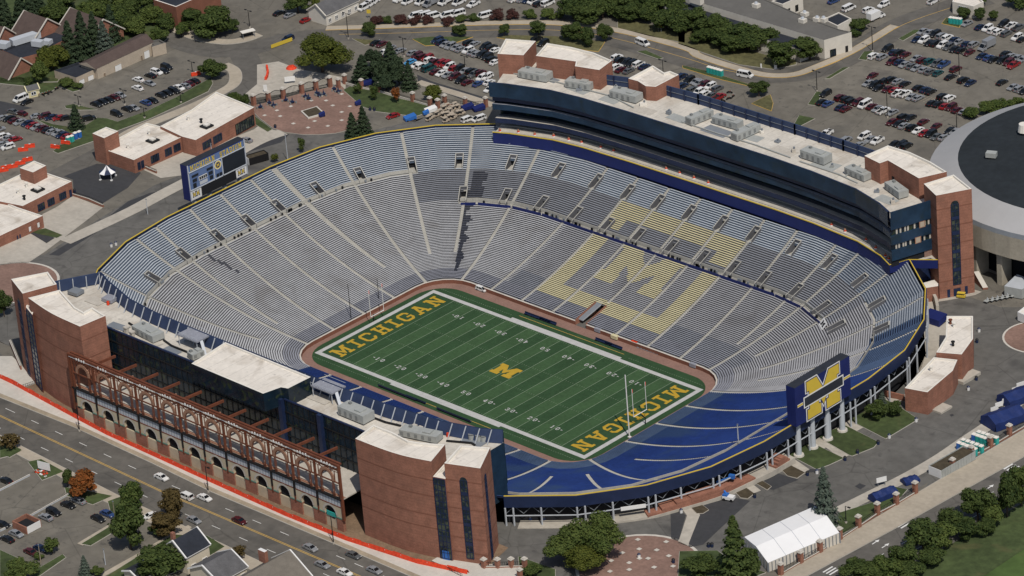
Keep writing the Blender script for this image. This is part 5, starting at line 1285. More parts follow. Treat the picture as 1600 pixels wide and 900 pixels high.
mb=MB(); a=at((1600,198),40); mb.cyl((a.x,a.y,38.5),(a.x,a.y,41),2,1.6,'roofedge',12); tag(mb.build('roof_cowl'),'round white cowl on the arena roof at the right image edge','cowl')

# smaller plant scattered on the two stand roofs
rv=random.Random(9); kinds=('hvac','roofedge','steel','cream')
PLE=[((805,108),'near the left end'),((880,118),'left of the second unit'),((905,142),'between the first units'),((940,128),'below the second penthouse'),((962,140),'right of the second penthouse'),((1005,165),'left of the low brick block'),((1045,178),'below the low brick block'),((1100,178),'inside the U of units'),((1128,190),'in the U of units, right'),((1190,208),'right of the U of units'),((1215,222),'in the middle of the open roof'),((1240,238),'left of the long ducted unit'),((1300,262),'right of the long ducted unit'),((1335,270),'left of the right penthouse'),((1370,300),'below the right penthouse'),((1395,318),'at the right front corner')]
for i,(px,wv) in enumerate(PLE):
    a=at(px,zz); e=empty('roof_vent',(a.x,a.y,zz),rv.uniform(0,1.5)); tag(e,'small roof vent on the east stand roof '+wv,'vent','small vents on the east roof'); L=rv.uniform(.9,2.6); w_=rv.uniform(.8,1.5); h=rv.uniform(.5,1.3); m_=kinds[i%4]
    mb=MB(); mb.box((0,0,0),(L,w_,h),m_); mb.build('casing',e); mb=MB(); mb.cyl((L*.2,0,h),(L*.2,0,h+.6),.3,.35,'steel',8); mb.build('cowl',e)
mb=MB()
for P in ([(790,112),(870,128),(955,150),(990,168)],[(1065,190),(1120,208),(1180,226),(1235,246)],[(1250,252),(1310,272),(1340,286)],[(835,118),(850,104)],[(1150,214),(1175,196)],[(1320,276),(1345,258)]):
    Q=[at(p,zz+.25) for p in P]
    for a,b in zip(Q[:-1],Q[1:]): mb.bar(a,b,.35,'hvac',.3)
mb.build('roof_pipe',ES)

mb=MB(); rp_=random.Random(4)      # walkway mats and pads on the stand roofs
for (p,L,w_) in (((815,112),9,4),((860,124),6,3),((905,140),8,4),((955,155),7,5),((1005,172),9,4),((1060,185),8,4),((1120,205),10,5),((1175,215),7,4),((1225,236),9,4),((1290,258),9,5),((1350,285),8,5),((1385,312),7,4)):
    a=at(p,zz); mb.box((a.x,a.y,zz-.03),(L,w_,.05),('hvac','cream','steel')[rp_.randrange(3)],rz=rp_.uniform(-.1,.1))
mb.build('roof_pad',ES)
mb=MB()
for (p,L,w_) in (((150,470),6,4),((185,510),7,3),((235,535),7,4),((268,548),6,3),((500,622),8,4),((560,640),9,3),((640,665),8,3),((740,690),7,3)):
    a=at(p,zz); mb.box((a.x,a.y,zz-.03),(L,w_,.05),('hvac','cream','steel')[rp_.randrange(3)],rz=rp_.uniform(-.1,.1))
mb.build('roof_pad',WS)
# ================================================================== OUTLYING BUILDINGS
def gable(name,label,cat,c,yaw,L,Wd,ze,zr,z0,wall,roof,over=.5,trim='cap',chim=None,wins=True,grp=None,wmat='glass',wfr='white'):
    """house with the ridge along its local x axis"""
    e=tag(empty(name,(c[0],c[1],z0),yaw),label,cat,grp)
    h=ze-z0; r=zr-z0; hl,hw_=L/2,Wd/2
    mb=MB(); P=[(-hl,-hw_),(hl,-hw_),(hl,hw_),(-hl,hw_)]
    for i in range(4):
        a,b=P[i],P[(i+1)%4]; mb.face([(*a,-.3),(*b,-.3),(*b,h),(*a,h)],wall)
    for s in (-1,1): mb.face([(s*hl,-hw_,h),(s*hl,hw_,h),(s*hl,0,r)],wall)
    mb.build('wall',e,fix=False)
    mb=MB(); dz=(r-h)/hw_*over; lo=hl+over
    for s in (-1,1):
        a=[(-lo,s*(hw_+over),h-dz),(lo,s*(hw_+over),h-dz),(lo,0,r),(-lo,0,r)]
        mb.face([(x,y,z+.25) for x,y,z in a],roof); mb.face(a,trim); mb.face([a[0],a[1],(a[1][0],a[1][1],a[1][2]+.25),(a[0][0],a[0][1],a[0][2]+.25)],trim)
    ro=mb.build('roof',e,fix=False)
    mb=MB()
    for s in (-1,1):
        for t in (-1,1): mb.bar((s*lo,t*(hw_+over),h-dz+.2),(s*lo,0,r+.25),.35,trim,.4)
    mb.build('gable_trim',ro)
    if chim: mb=MB(); mb.box((chim[0],chim[1],h),(1,1,r-h+1.6),'brick'); mb.build('chimney',ro)
    if wins:
        n=max(1,int(L/3.2))
        for k in range(n): window(e,(-hl,-hw_),(hl,-hw_),(k+.3)/n,(k+.7)/n,.9,min(2.3,h-.5),wmat,wfr,cols=2)
        for k in range(2): window(e,(hl,-hw_),(hl,hw_),.15+.45*k,.35+.45*k,.9,min(2.3,h-.5),wmat,wfr,cols=2)
    return e
def mid(p,q,z): a=at(p,z);b=at(q,z); return (a+b)/2, (b-a).length, math.atan2((b-a).y,(b-a).x)
zg=12.5
for (p,q,zr,wd,lab) in (((220,100),(408,165),23,16,'brown-roofed brick house at top left, left of the longest gable roof'),((625,75),(900,172),23,17,'brick house with the longest brown gable roof, behind the dark spruces at top left'),((-60,420),(178,512),20,14,'brick house with low brown gable and small windows above the yellow shed'),((-160,200),(30,240),22,15,'brick house with brown gable roof cut by the left image edge')):
    p,q=Z(NWB,p,q); c,L,y=mid(p,q,zr)
    gable('brick_house',lab,'house',c,y,L,wd,zr-6.5,zr,zg,'brick','shingle',wfr='cap')
e=tag(empty('flat_block'),'flat tar-roofed block between the brick gable houses at top left','building')
flatroof(e,[tuple(at(p,17.5).xy) for p in Z(NWB,(20,440),(330,310),(560,230),(640,260),(560,350),(330,470),(180,510))],12,17.5,wall='brick',roof='tar',cop='tar')
for i,(p,s) in enumerate((((225,365),(11,3,2.2)),((35,420),(4,3,2)),((335,405),(4,2.5,2)),((420,390),(3,2.5,1.6)))):
    a=at(Z(NWB,p)[0],17); ee=empty('roof_air_unit',(a.x,a.y,17),1.35 if i==0 else .3); tag(ee,['long pale air unit','pale air unit nearest the left edge','pale air unit in the middle','small pale air unit nearest the spruces'][i]+' on the flat tar roof at top left','air unit','units on the tar roof')
    mb=MB(); mb.box((0,0,.2),s,'lsteel'); mb.build('casing',ee); mb=MB(); mb.box((0,0,0),(s[0]*.8,s[1]*.8,.2),'black'); mb.build('skid',ee)
# long tan garage building
e=tag(empty('garage_building'),'long tan garage building with brown roof and white roll-up doors beside the top left lot','building')
P=[tuple(at(p,18.0).xy) for p in Z(NWB,(705,545),(850,592),(1335,365),(1215,297))]
Pc=ccw(P); mb=MB(); mb.prism(Pc,12,17.6,'tan'); mb.f.pop(); mb.mi.pop(); w=mb.build('wall',e,fix=False)
mb=MB(); cx_=sum(p[0] for p in Pc)/4; cy_=sum(p[1] for p in Pc)/4
fr=[(p[0]+(p[0]-cx_)*.03,p[1]+(p[1]-cy_)*.06) for p in [P[0],P[1],P[2],P[3]]]
ra=((fr[0][0]+fr[1][0])/2,(fr[0][1]+fr[1][1])/2); rb=((fr[2][0]+fr[3][0])/2,(fr[2][1]+fr[3][1])/2)
mb.face([(*fr[1],17.6),(*fr[2],17.6),(*rb,19.2),(*ra,19.2)],'shingle'); mb.face([(*fr[0],17.6),(*ra,19.2),(*rb,19.2),(*fr[3],17.6)],'shingle'); mb.face([(*fr[0],17.6),(*fr[1],17.6),(*ra,19.2)],'tan'); mb.face([(*fr[2],17.6),(*fr[3],17.6),(*rb,19.2)],'tan')
mb.build('roof',e,fix=False)
a,b=P[1],P[2]; 
d_=Vector((b[0]-a[0],b[1]-a[1])); 
if Vector((d_.y,-d_.x)).dot(Vector((1,-.5)))<0: a,b=b,a
def tt(t): return t if a==P[1] else 1-t
def win(t0,t1,z0,z1,mt,fr,name): s,t=sorted((tt(t0),tt(t1))); window(w,a,b,s,t,z0,z1,mt,fr,name=name)
win(.30,.42,12.6,15.6,'white','tan','garage_door'); win(.83,.93,12.6,15.8,'white','tan','garage_door'); win(.1,.13,12.6,14.8,'dirt','tan','door'); win(.77,.80,12.6,14.8,'dirt','tan','door')
P2=[tuple(at(p,16.8).xy) for p in Z(NWB,(475,618),(668,682),(850,600),(690,545))]
w2,_=flatroof(e,P2,12,16.8,wall='tan',roof='tar',cop='tar',name='garage_wing'); a2,b2=face_of(P2,(.9,-.45))
window(w2,a2,b2,.10,.36,12.6,15.4,'white','tan',name='garage_door'); window(w2,a2,b2,.52,.80,12.6,15.4,'white','tan',name='garage_door')
P3=[tuple(at(p,16.8).xy) for p in Z(NWB,(1335,412),(1455,375),(1400,345),(1310,360))]
flatroof(e,P3,12,16.8,wall='tan',roof='groof',cop='groof',name='garage_wing')
c=G(Z(NWB,(285,840))[0]); gable('garden_shed','small yellow shed with grey roof at the left end of the top left lot','shed',(c.x,c.y),1.2,4.2,3.4,gz(c.y)+2.6,gz(c.y)+3.8,gz(c.y),'maizeb','gshingle',over=.25,trim='maizeb',wins=True)
# long grey-roofed building at the top right and its neighbours
e=tag(empty('long_building'),'long white-walled building with grey felt roof beside the curving road at top right','building')
flatroof(e,[tuple(at(p,19.5).xy) for p in Z(TR,(60,-40),(700,-40),(1130,150),(1440,262),(1545,285),(1300,358),(210,30))],12,19.5,wall='limew',roof='groof',cop='groof',par=.2)
P=[tuple(at(p,17.2).xy) for p in Z(TR,(-200,-60),(60,-45),(210,35),(1297,362),(1080,440),(700,330),(330,215),(-120,60))]
w,_=flatroof(e,P,12,17.2,wall='limew',roof='tar',cop='tar',par=.2,name='front_wing'); a,b=face_of([tuple(at(p,19.5).xy) for p in Z(TR,(1440,262),(1545,285),(1300,358))],(.95,-.1))
window(e,*face_of([tuple(at(p,19.5).xy) for p in Z(TR,(210,30),(1440,262),(1545,285),(1300,358))],(.95,.1)),.2,.4,12.8,15.2,'glass','black',cols=2); window(e,*face_of([tuple(at(p,19.5).xy) for p in Z(TR,(210,30),(1440,262),(1545,285),(1300,358))],(.95,.1)),.75,.85,12.6,15,'black',None,name='door')
e=tag(empty('white_block'),'white-walled annex with a black tar roof behind the long grey-roofed building','building')
flatroof(e,[tuple(at(p,17.5).xy) for p in Z(TR,(1290,170),(1430,108),(1545,165),(1420,232))],12,17.5,wall='limew',roof='tar',cop='limew',par=.3)
e=tag(empty('white_block'),'white building with black windows touching the top edge above the long grey roof','building')
PW=[tuple(at(p,18).xy) for p in Z(TR,(830,10),(930,40),(1110,-40),(1000,-80))]
w,_=flatroof(e,PW,12,18,wall='limew',roof='tar',cop='limew',par=.3); a,b=face_of(PW,(.95,-.1)); window(w,a,b,.2,.35,13.2,15.6,'black',None); window(w,a,b,.6,.75,13.2,15.6,'black',None)
for i,p in enumerate(((165,25),(695,60),(1128,138),(1110,195),(1240,185),(1297,188))):
    a=at(Z(TR,p)[0],19.4); mb=MB(); mb.box((0,0,0),(2.4 if i else 5,2,1.3 if i else 2.4),'limew'); mb.cyl((0,0,1.2),(0,0,1.9 if i else 2.8),.7,.5,'lsteel',8); tag(mb.build('roof_ventilator',None,loc=(a.x,a.y,19.3)),'white roof ventilator on the long grey roof, %s from left'%ORD[i],'ventilator','ventilators on the grey roof')
a=at(Z(TR,(400,120))[0],17.2); mb=MB(); mb.box((0,0,0),(6,3,1.2),'white'); mb.box((1,0,1.2),(2.5,2,.7),'lsteel'); tag(mb.build('roof_air_unit',None,loc=(a.x,a.y,17.0)),'white air unit on the black front roof at top right','air unit')
c=at(Z(T4,(800,10))[0],18); gable('cream_house','cream house with grey gable roof touching the top edge beside the white vans','house',(c.x,c.y),PI/2,16,9,16.5,19.5,12.5,'limew','gshingle',over=.4,trim='limew',wmat='black')
c=at((287,-4),20); e=tag(empty('brick_block'),'dark red brick block touching the top edge between the trees','building')
w,_=flatroof(e,[(c.x-6,c.y-9),(c.x+6,c.y-9),(c.x+6,c.y+12),(c.x-6,c.y+12)],12,21,wall='dbrick',roof='tar'); window(w,(c.x-6,c.y-9),(c.x+6,c.y-9),.2,.4,14,17,'black',None); window(w,(c.x+6,c.y-9),(c.x+6,c.y+12),.2,.3,14,17,'black',None)
e=tag(empty('entrance_block'),'pale entrance block with blue glass at the top edge above the east lot','building')
P=[tuple(at(p,17).xy) for p in Z(E2,(360,10),(495,40),(560,10),(480,-60),(380,-60))]; w,_=flatroof(e,P,12,17,wall='limew'); a,b=face_of(P,(.6,-.8)); window(w,a,b,.3,.7,12.6,16,'blueglass','lsteel',cols=3)
# bus shelter
c=G(Z(RA,(1150,175))[0]); e=tag(empty('bus_shelter',(c.x,c.y,c.z),1.2),'small white-roofed bus shelter beside the road at top left of the gate','shelter')
mb=MB(); mb.box((0,0,2.5),(5,2.4,.22),'roofedge'); mb.build('roof',e); mb=MB(); mb.box((0,1.0,.2),(4.4,.08,2.2),'glass'); mb.build('glass_panel',e); mb=MB(); mb.box((0,.5,.35),(3.6,.5,.12),'tan'); mb.build('bench',e)
for sx in (-2.2,2.2): mb=MB(); mb.bar((sx,-.9,0),(sx,-.9,2.5),.12,'steel'); mb.build('post',e)
# houses at the bottom edge
def house_px(lab,ridge0,ridge1,zr,wd,ze,wall,roof,trim='white',o=MS,chim=None):
    p,q=Z(o,ridge0,ridge1); c,L,y=mid(p,q,zr); return gable('dwelling_house',lab,'house',c,y,L,wd,ze,zr,17,wall,roof,trim=trim,chim=chim,over=.4,wfr='white')
house_px('cream house with black roof and brick chimney beside the street at the bottom left',(205,300),(345,222),26,9,22.5,'creamw','tar',chim=(-3,1.4))
house_px('grey-roofed house in front of the cream house at the bottom edge',(390,455),(560,362),23.5,12,20.5,'creamw','gshingle')
c=at(Z(MS,(850,420))[0],26); e=gable('dwelling_house','big taupe-roofed house with white gable trim cut by the bottom edge','house',(c.x,c.y-4),PI/2,17,15,21.5,26.5,17,'creamw','tshingle',trim='white',over=.5)
e2=MB(); e2.box((3.0,4.2,7.5),(1.1,2.6,3.6),'brick',top='white'); e2.build('chimney',bpy.data.objects[e.name])
house_px('dark-roofed garage shed among trees at the bottom left corner of the houses',(-60,490),(60,430),20.5,7,19.2,'creamw','tar')
# brick dumpster enclosure in the south-west lot
c=G(Z(SWL,(175,590))[0]); e=tag(empty('bin_enclosure',(c.x,c.y,c.z),0),'small brick bin enclosure with white gate in the lower left lot','enclosure')
mb=MB()
for a,b in (((-3,-2.5),(-3,2.5)),((-3,2.5),(3,2.5)),((-3,-2.5),(3,-2.5))): mb.bar((*a,1.1),(*b,1.1),.35,'brick',2.3)
mb.build('wall',e); mb=MB(); mb.box((3,0,.1),(.15,4.8,2.1),'white'); mb.build('gate',e); mb=MB(); mb.box((0,0,0),(4.5,3.4,1.4),'darkv'); mb.build('bin',e)
# ================================================================== FENCES, GATES, PYLONS
def pylon(px,lab,h=3.4,w=1.15,grp='brick pillars along the boulevard fence'):
    a=G(px) if not isinstance(px,Vector) else px; e=tag(empty('brick_pillar',(a.x,a.y,a.z)),lab,'pillar',grp)
    mb=MB(); mb.box((0,0,-.2),(w,w,h+.2),'brick'); mb.build('shaft',e); mb=MB(); mb.box((0,0,h),(w+.35,w+.35,.28),'cap'); mb.box((0,0,h+.28),(w-.1,w-.1,.3),'cap'); mb.build('cap',e); return e
def ironfence(P,lab,name='iron_fence',h=1.9,wall=.55,wm='brick',grp=None,panel=False):
    e=tag(empty(name),lab,'fence',grp); mb=MB(); f=MB()
    for a,b in zip(P[:-1],P[1:]):
        a=Vector(a);b=Vector(b); za,zb=gz(a.y),gz(b.y)
        if wall: mb.bar((a.x,a.y,za+wall/2-.1),(b.x,b.y,zb+wall/2-.1),.45,wm,wall+.2); mb.bar((a.x,a.y,za+wall+.05),(b.x,b.y,zb+wall+.05),.55,'cap',.12)
        n=max(1,int((b-a).length/.55)); 
        for k in range(n+1):
            p=a.lerp(b,k/n); z=gz(p.y); f.bar((p.x,p.y,z+wall),(p.x,p.y,z+h),.07,'black')
        for zz_ in (wall+.2,h-.1): f.bar((a.x,a.y,za+zz_),(b.x,b.y,zb+zz_),.08,'black')
    if wall: mb.build('base_wall',e)
    f.build('railing',e); return e
PYX=[(475,885),(567,830),(657,780),(748,722),(835,665),(922,605),(1010,560),(1097,508),(1270,400),(1358,342),(1445,295),(1533,242)]
PY3=[G(p) for p in Z(RI,*PYX)]
where=['nearest the bottom edge','in front of the tent, nearest its left end','in front of the tent, second from its left end','at the right end of the tent','first beyond the tent beside the small lawn','second beyond the tent','beside the small tarp-covered cart','beside the gate gap','at the left end of the long brown container','at the right end of the long brown container','between the portable toilets','beside the big tarp at the right edge']
for p,wv in zip(PY3,where): pylon(p,'brick fence pillar along the boulevard, '+wv)
ironfence([(p.x,p.y) for p in PY3[:8]],'black iron fence on a low brick wall between the boulevard pillars by the tent')
ironfence([(p.x,p.y) for p in PY3[8:]]+[(163,60)],'black screened fence on a low brick wall by the containers and toilets',h=2.2)
GN=[G(p) for p in Z(NP,(105,290),(195,272),(285,250),(398,218),(485,200),(570,180))]
for i,p in enumerate(GN): pylon(p,'brick gate pillar on the north plaza, %s from left'%ORD[i],3.6,1.3,'brick pillars of the north gate')
for i,(a,b) in enumerate(zip(GN[:-1],GN[1:])):
    e=tag(empty('iron_gate'),'arched black iron gate between plaza pillars, %s from left'%ORD[i],'gate','arched gates of the north plaza'); mb=MB(); n=14
    A=Vector((a.x,a.y));B=Vector((b.x,b.y))
    for k in range(n+1):
        p=A.lerp(B,(k+.3)/(n+.6)); z=gz(p.y); h=2.6+1.1*math.sin(PI*k/n); mb.bar((p.x,p.y,z),(p.x,p.y,z+h),.09,'black')
        if k<n: q=A.lerp(B,(k+1.3)/(n+.6)); h2=2.6+1.1*math.sin(PI*(k+1)/n); mb.bar((p.x,p.y,z+h),(q.x,q.y,gz(q.y)+h2),.16,'black'); mb.bar((p.x,p.y,z+1.4),(q.x,q.y,gz(q.y)+1.4),.1,'black')
    mb.build('leaf',e)
PN_=[G(p) for p in Z(NP,(622,185),(660,160),(762,190),(868,210),(1075,270),(1180,300),(1228,312),(1270,285),(1395,300),(1520,300))]
for i,p in enumerate(PN_): pylon(p,'brick fence pillar right of the north gates, %s from left'%ORD[i],3.2,1.1,'brick pillars right of the north gates')
ironfence([(p.x,p.y) for p in PN_[1:8]],'low white-capped wall with railing behind the north plaza lawn',h=1.5,wall=.7,wm='cap')
ironfence([(p.x,p.y) for p in PN_[7:]],'black iron fence beside the golf carts',h=2.0)
SW_=[G(p) for p in Z(RH,(672,852),(735,852),(798,850),(860,850),(838,900))]
for i,p in enumerate(SW_): pylon(p,'brick gate pillar beside the right brick tower, %s'%['leftmost','second from the left','third from the left','rightmost of the back row','lowest, cut by the edge'][i],2.6,1.1,'brick pillars by the south-west tower')
ironfence([(p.x,p.y) for p in SW_[:4]],'iron railing between the brick pillars at the foot of the right brick tower')
P=[G(p) for p in Z(RH,(430,835),(520,870),(570,895))]; ironfence([(p.x,p.y) for p in P],'thin black ramp railing beside the right brick tower entrance',wall=0,h=1.1)
P=[G(p) for p in Z((0,400,3.75),(-40,690),(70,745),(130,775),(215,745))]; ironfence([(p.x,p.y) for p in P],'thin black ramp railing beside the left brick tower',wall=0,h=1.1)
P=[G(p) for p in Z((0,400,3.75),(62,520),(95,600),(125,670))]; ironfence([(p.x,p.y) for p in P],'low brick wall with pillars at the foot of the left brick tower',wall=1.6,h=1.7)
P=[G(p) for p in Z(W7,(640,372),(780,415),(910,472))]; ironfence([(p.x,p.y) for p in P],'low brick wall with black railing across the left concession apron',wall=.9,h=1.7)
P=[G(p) for p in Z(NWL,(1060,860),(1100,880),(1160,905))]; ironfence([(p.x,p.y) for p in P],'short brick wall beside the far scoreboard on the long concession apron',wall=.9,h=1.5)
P=[G(p) for p in Z(SWL,(-40,375),(190,258))]; ironfence([(p.x,p.y) for p in P],'steel guard rail at the left edge of the lower left lot',name='guard_rail',wall=.5,wm='lsteel',h=.6)
P=[G(p) for p in Z(SWL,(0,615),(200,515),(440,380))]; ironfence([(p.x,p.y) for p in P],'long steel guard rail between the two lower left lots',name='guard_rail',wall=.5,wm='lsteel',h=.6)
# ================================================================== LAMP POSTS, SIGNS, POLES
def lamp(base,top,lab,arms=2,col='black'):
    a=G(base); d=(a-CAM).length; h=max(4,(math.hypot(base[0]-top[0],base[1]-top[1]))/(FOC/d*.894))
    e=tag(empty('street_lamp',(a.x,a.y,a.z)),lab,'lamp','lamp posts'); mb=MB(); mb.cyl((0,0,-.2),(0,0,h),.16,.10,col,8); mb.build('pole',e)
    for k in range(arms):
        s=-1 if k else 1; mb=MB(); mb.bar((0,0,h-.1),(s*1.1,0,h),.08,col); mb.box((s*1.3,0,h-.15),(.9,.45,.22),col); mb.build('lamp_head',e)
    mb=MB(); mb.cyl((0,0,-.1),(0,0,.6),.35,.35,'conc',8); mb.build('base',e)
for base,top,lab in (((1363.5,81),(1362,43),'tall dark lamp post beside the white van at the upper end of the east lot'),((1276.7,143.5),(1274.5,112),'dark lamp post at the lower left corner island of the east lot'),((1386.7,184),(1386,146),'dark lamp post in the middle of the east lot by the white pickup'),((1499,120),(1498.5,84),'dark lamp post between the far rows of the east lot'),((1495,203),(1494,178),'dark lamp post near the arena at the end of the east lot'),((631.7,89),(629,60),'dark lamp post at the left end of the north lot'),((726.7,105),(725.5,88),'dark lamp post in the middle of the north lot'),((544.5,61),(543,22),'tall wooden post beside the road behind the big yellow-green tree'),((390.5,44),(389.5,17),'dark lamp post above the bus shelter'),((195,164.5),(192,141),'dark lamp post between the parked cars of the top left lot'),((123.5,166.5),(122.5,153),'dark lamp post on the grass island of the top left lot'),((301,115),(298,97),'dark lamp post beside the round tree of the top left lot'),((226,185),(225.5,170),'low lamp post on the grass strip above the corner tower'),((283,161),(282,145),'low lamp post on the grass strip nearest the round tree'),((1037,125),(1036,95),'dark lamp post at the small lot behind the east stand'),((1090,178),(1089,160),'lamp post beside the motorcycles behind the east stand')):
    lamp(base,top,lab)
for base,top,lab in (((124.4,674),(118.5,634),'black street lamp on the pavement at the left end of the arcade'),((325.7,769),(321,728),'black street lamp on the pavement at the middle of the arcade'),((521.4,850),(514,806),'black street lamp on the pavement at the right end of the arcade'),((325+1060-63,818),(1320,790),'black street lamp on the boulevard pavement by the hedge')):
    lamp(base,top,lab,1)
for base,top,lab in (((332,248),(331,225),'slim grey pole behind the far rim left of the scoreboard'),((450,252),(449,211),'slim grey pole behind the far rim right of the scoreboard'),((231,335),(231,312),'slim grey pole behind the far rim near the left concessions'),((182,827),(181,783),'wooden utility pole by the small sidewalk tree in the lower left'),((64,880),(63,851),'thin wooden pole beside the red car at the lower left'),((165,883),(165,858),'thin dark pole on the side street at the lower left'),((1153,684),(1153,665),'slim pole on the south seating near the big scoreboard'),((1154,690),(1154,663),'slim pole on the south walkway by the scoreboard')):
    a=G(base) if 'seating' not in lab and 'walkway' not in lab else at(base,19); d=(a-CAM).length; h=math.hypot(base[0]-top[0],base[1]-top[1])/(FOC/d*.894)
    mb=MB(); mb.cyl((0,0,-.3),(0,0,h),.14,.08,'lsteel' if 'wood' not in lab else 'sand',8); mb.box((0,0,h),(.5,.2,.2),'steel'); tag(mb.build('pole',None,loc=(a.x,a.y,a.z)),lab,'pole','slim poles')
for base,top,col,lab in (((549.5,504.8),(542,444.5),'black','tall thin black net pole behind the far goal, left one'),((593,476.3),(588.5,436),'black','tall thin black net pole behind the far goal, right one'),((983.7,683),(976.3,585),'white','tall white net pole behind the near goal post')):
    a=at(base,0); d=(a-CAM).length; h=math.hypot(base[0]-top[0],base[1]-top[1])/(FOC/d*.894)
    mb=MB(); mb.cyl((0,0,0),(0,0,h),.2 if col=='white' else .13,.16 if col=='white' else .09,col,8); mb.box((0,0,0),(.8,.8,.25),col); tag(mb.build('net_pole',None,loc=(a.x,a.y,0)),lab,'pole','net poles behind the goals')
def goal(x,s,lab):
    e=tag(empty('goal_post',(x,0,0)),lab,'goal post','goal posts'); y=2.82
    mb=MB(); mb.cyl((s*1.9,0,0),(s*1.9,0,2.2),.16,.14,'black',8); mb.bar((s*1.9,0,2.1),(0,0,3.0),.22,'black'); mb.build('support',e)
    mb=MB(); mb.cyl((0,-y,3.05),(0,y,3.05),.12,.12,'white',8); mb.build('crossbar',e)
    for q in (-y,y):
        mb=MB(); mb.cyl((0,q,3.05),(0,q,12.2),.10,.09,'white',8); u_=mb.build('upright',e)
        mb=MB(); mb.bar((.1,q+.1,11.0),(.12,q+.16,12.2),.22,'orange',.05); mb.build('ribbon',u_)
goal(-HL,-1,'white goal post with red ribbons at the far end zone'); goal(HL,1,'white goal post with red ribbons at the near end zone')
# signs and small boards
def sign(px,lab,w,h,z0,mt,rz=0,post='steel',cat='sign',name='sign_board'):
    a=G(px); e=tag(empty(name,(a.x,a.y,a.z),rz),lab,cat); mb=MB(); mb.box((0,0,z0),(w,.12,h),mt); mb.build('panel',e)
    mb=MB(); 
    for s in (-1,1): mb.bar((s*w*.35,.1,0),(s*w*.35,.1,z0+h*.9),.1,post)
    mb.build('post',e); return e
sign(Z(T4,(420,745))[0],'white tilted board standing on the forecourt behind the north gates',3.6,1.8,.8,'white',.9)
sign(Z(NP,(177,212))[0],'narrow white board at the left end behind the north gates',1.3,2.4,.4,'white',.6)
sign(Z(SWL,(285,235))[0],'white and navy business sign on the lawn beside the street',4.4,2.4,.8,'white',.2); 
mb=MB(); a=G(Z(SWL,(280,240))[0]); 
for k in range(26): mb.box((a.x-2.5+5*random.random(),a.y-1.6+2.2*random.random(),a.z+.1),(.5,.5,.35),('orange','white','dbrick')[k%3])
tag(mb.build('flower_bed'),'small red and white flower bed below the business sign','flower bed')
sign(Z(TR,(868,620))[0],'white pillar sign on the grass at the road bend, top right',1.0,3.4,.1,'white',.4)
sign(Z(TR,(740,610))[0],'small white post sign left of the pillar sign at the road bend',.5,1.6,.1,'white',.4)
sign(Z(SR,(215,720))[0],'white board behind the large tarp-covered machine by the fence',3.0,1.5,1.4,'white',1.1)
for i,px in enumerate(Z(SR,(985,250),(1008,207),(1040,175),(1090,145),(1125,103),(1157,68),(1190,35))): sign(px,'white fence board in the row above the big blue tarps, %s from left'%ORD[i],2.6,1.5,.7,'white',1.25)
for i,px in enumerate(((577,29),(1031,51))): sign(px,'yellow warning sign beside the far road, %s'%('left one' if i==0 else 'right one'),1.4,1.4,2.0,'yellow',.6)
sign(Z(T4,(345,405))[0],'long yellow barrier board beside the road left of the big tree',9,1.3,.3,'yellow',1.42,name='barrier_board',cat='barrier')
# orange water-filled barriers
OB=[(Z(NWL,(410,718))[0],.3,'beside the teal toilets, left one'),(Z(NWL,(487,687))[0],.3,'beside the teal toilets, right one'),(Z(NWL,(172,738))[0],.9,'on the small island of the left lot, left one'),(Z(NWL,(222,712))[0],.9,'on the small island of the left lot, right one'),(Z(NWL,(205,812))[0],1.1,'nearest the small roof box of the left building'),(Z(NWL,(150,838))[0],1.1,'second of the row left of the roof box'),(Z(NWL,(95,862))[0],1.1,'third of the row left of the roof box'),(Z(NWL,(45,870))[0],1.1,'fourth of the row left of the roof box'),(Z(NWL,(25,890))[0],1.1,'last of the row left of the roof box'),(Z(NWL,(1450,178))[0],1.2,'lying by the round tree of the top left lot')]
for px,r,wv in OB:
    a=G(px); e=tag(empty('traffic_barrier',(a.x,a.y,a.z),r),'bright orange plastic barrier '+wv,'barrier','orange plastic barriers'); mb=MB(); mb.prism([(-1.7,-.45),(1.7,-.45),(1.7,.45),(-1.7,.45)],0,.5,'orange'); mb.prism([(-1.7,-.25),(1.7,-.25),(1.7,.25),(-1.7,.25)],.45,1.25,'orange'); mb.build('shell',e); mb=MB(); mb.box((0,0,1.25),(.6,.3,.12),'white'); mb.build('filler_cap',e)
mb=MB(); 
for a,b in zip(Z(T4,(212,600),(222,650))[:1],Z(T4,(222,650),(200,712))): pass
P=[G(p) for p in Z(T4,(212,600),(222,650),(215,690),(200,715))]
for a,b in zip(P[:-1],P[1:]): mb.bar((a.x,a.y,a.z+.5),(b.x,b.y,b.z+.5),.7,'orange',1.0)
tag(mb.build('mesh_roll'),'curved strip of orange mesh lying on the forecourt behind the gates','mesh')
a=G(Z(T4,(430,610))[0]); mb=MB(); mb.cyl((0,0,0),(0,0,.8),2.0,1.3,'orange',9); mb.cyl((.4,.3,.6),(.4,.3,1.2),.9,.5,'orange',7); tag(mb.build('mesh_heap',None,loc=(a.x,a.y,a.z)),'heap of bright orange mesh below the big yellow-green tree','mesh')
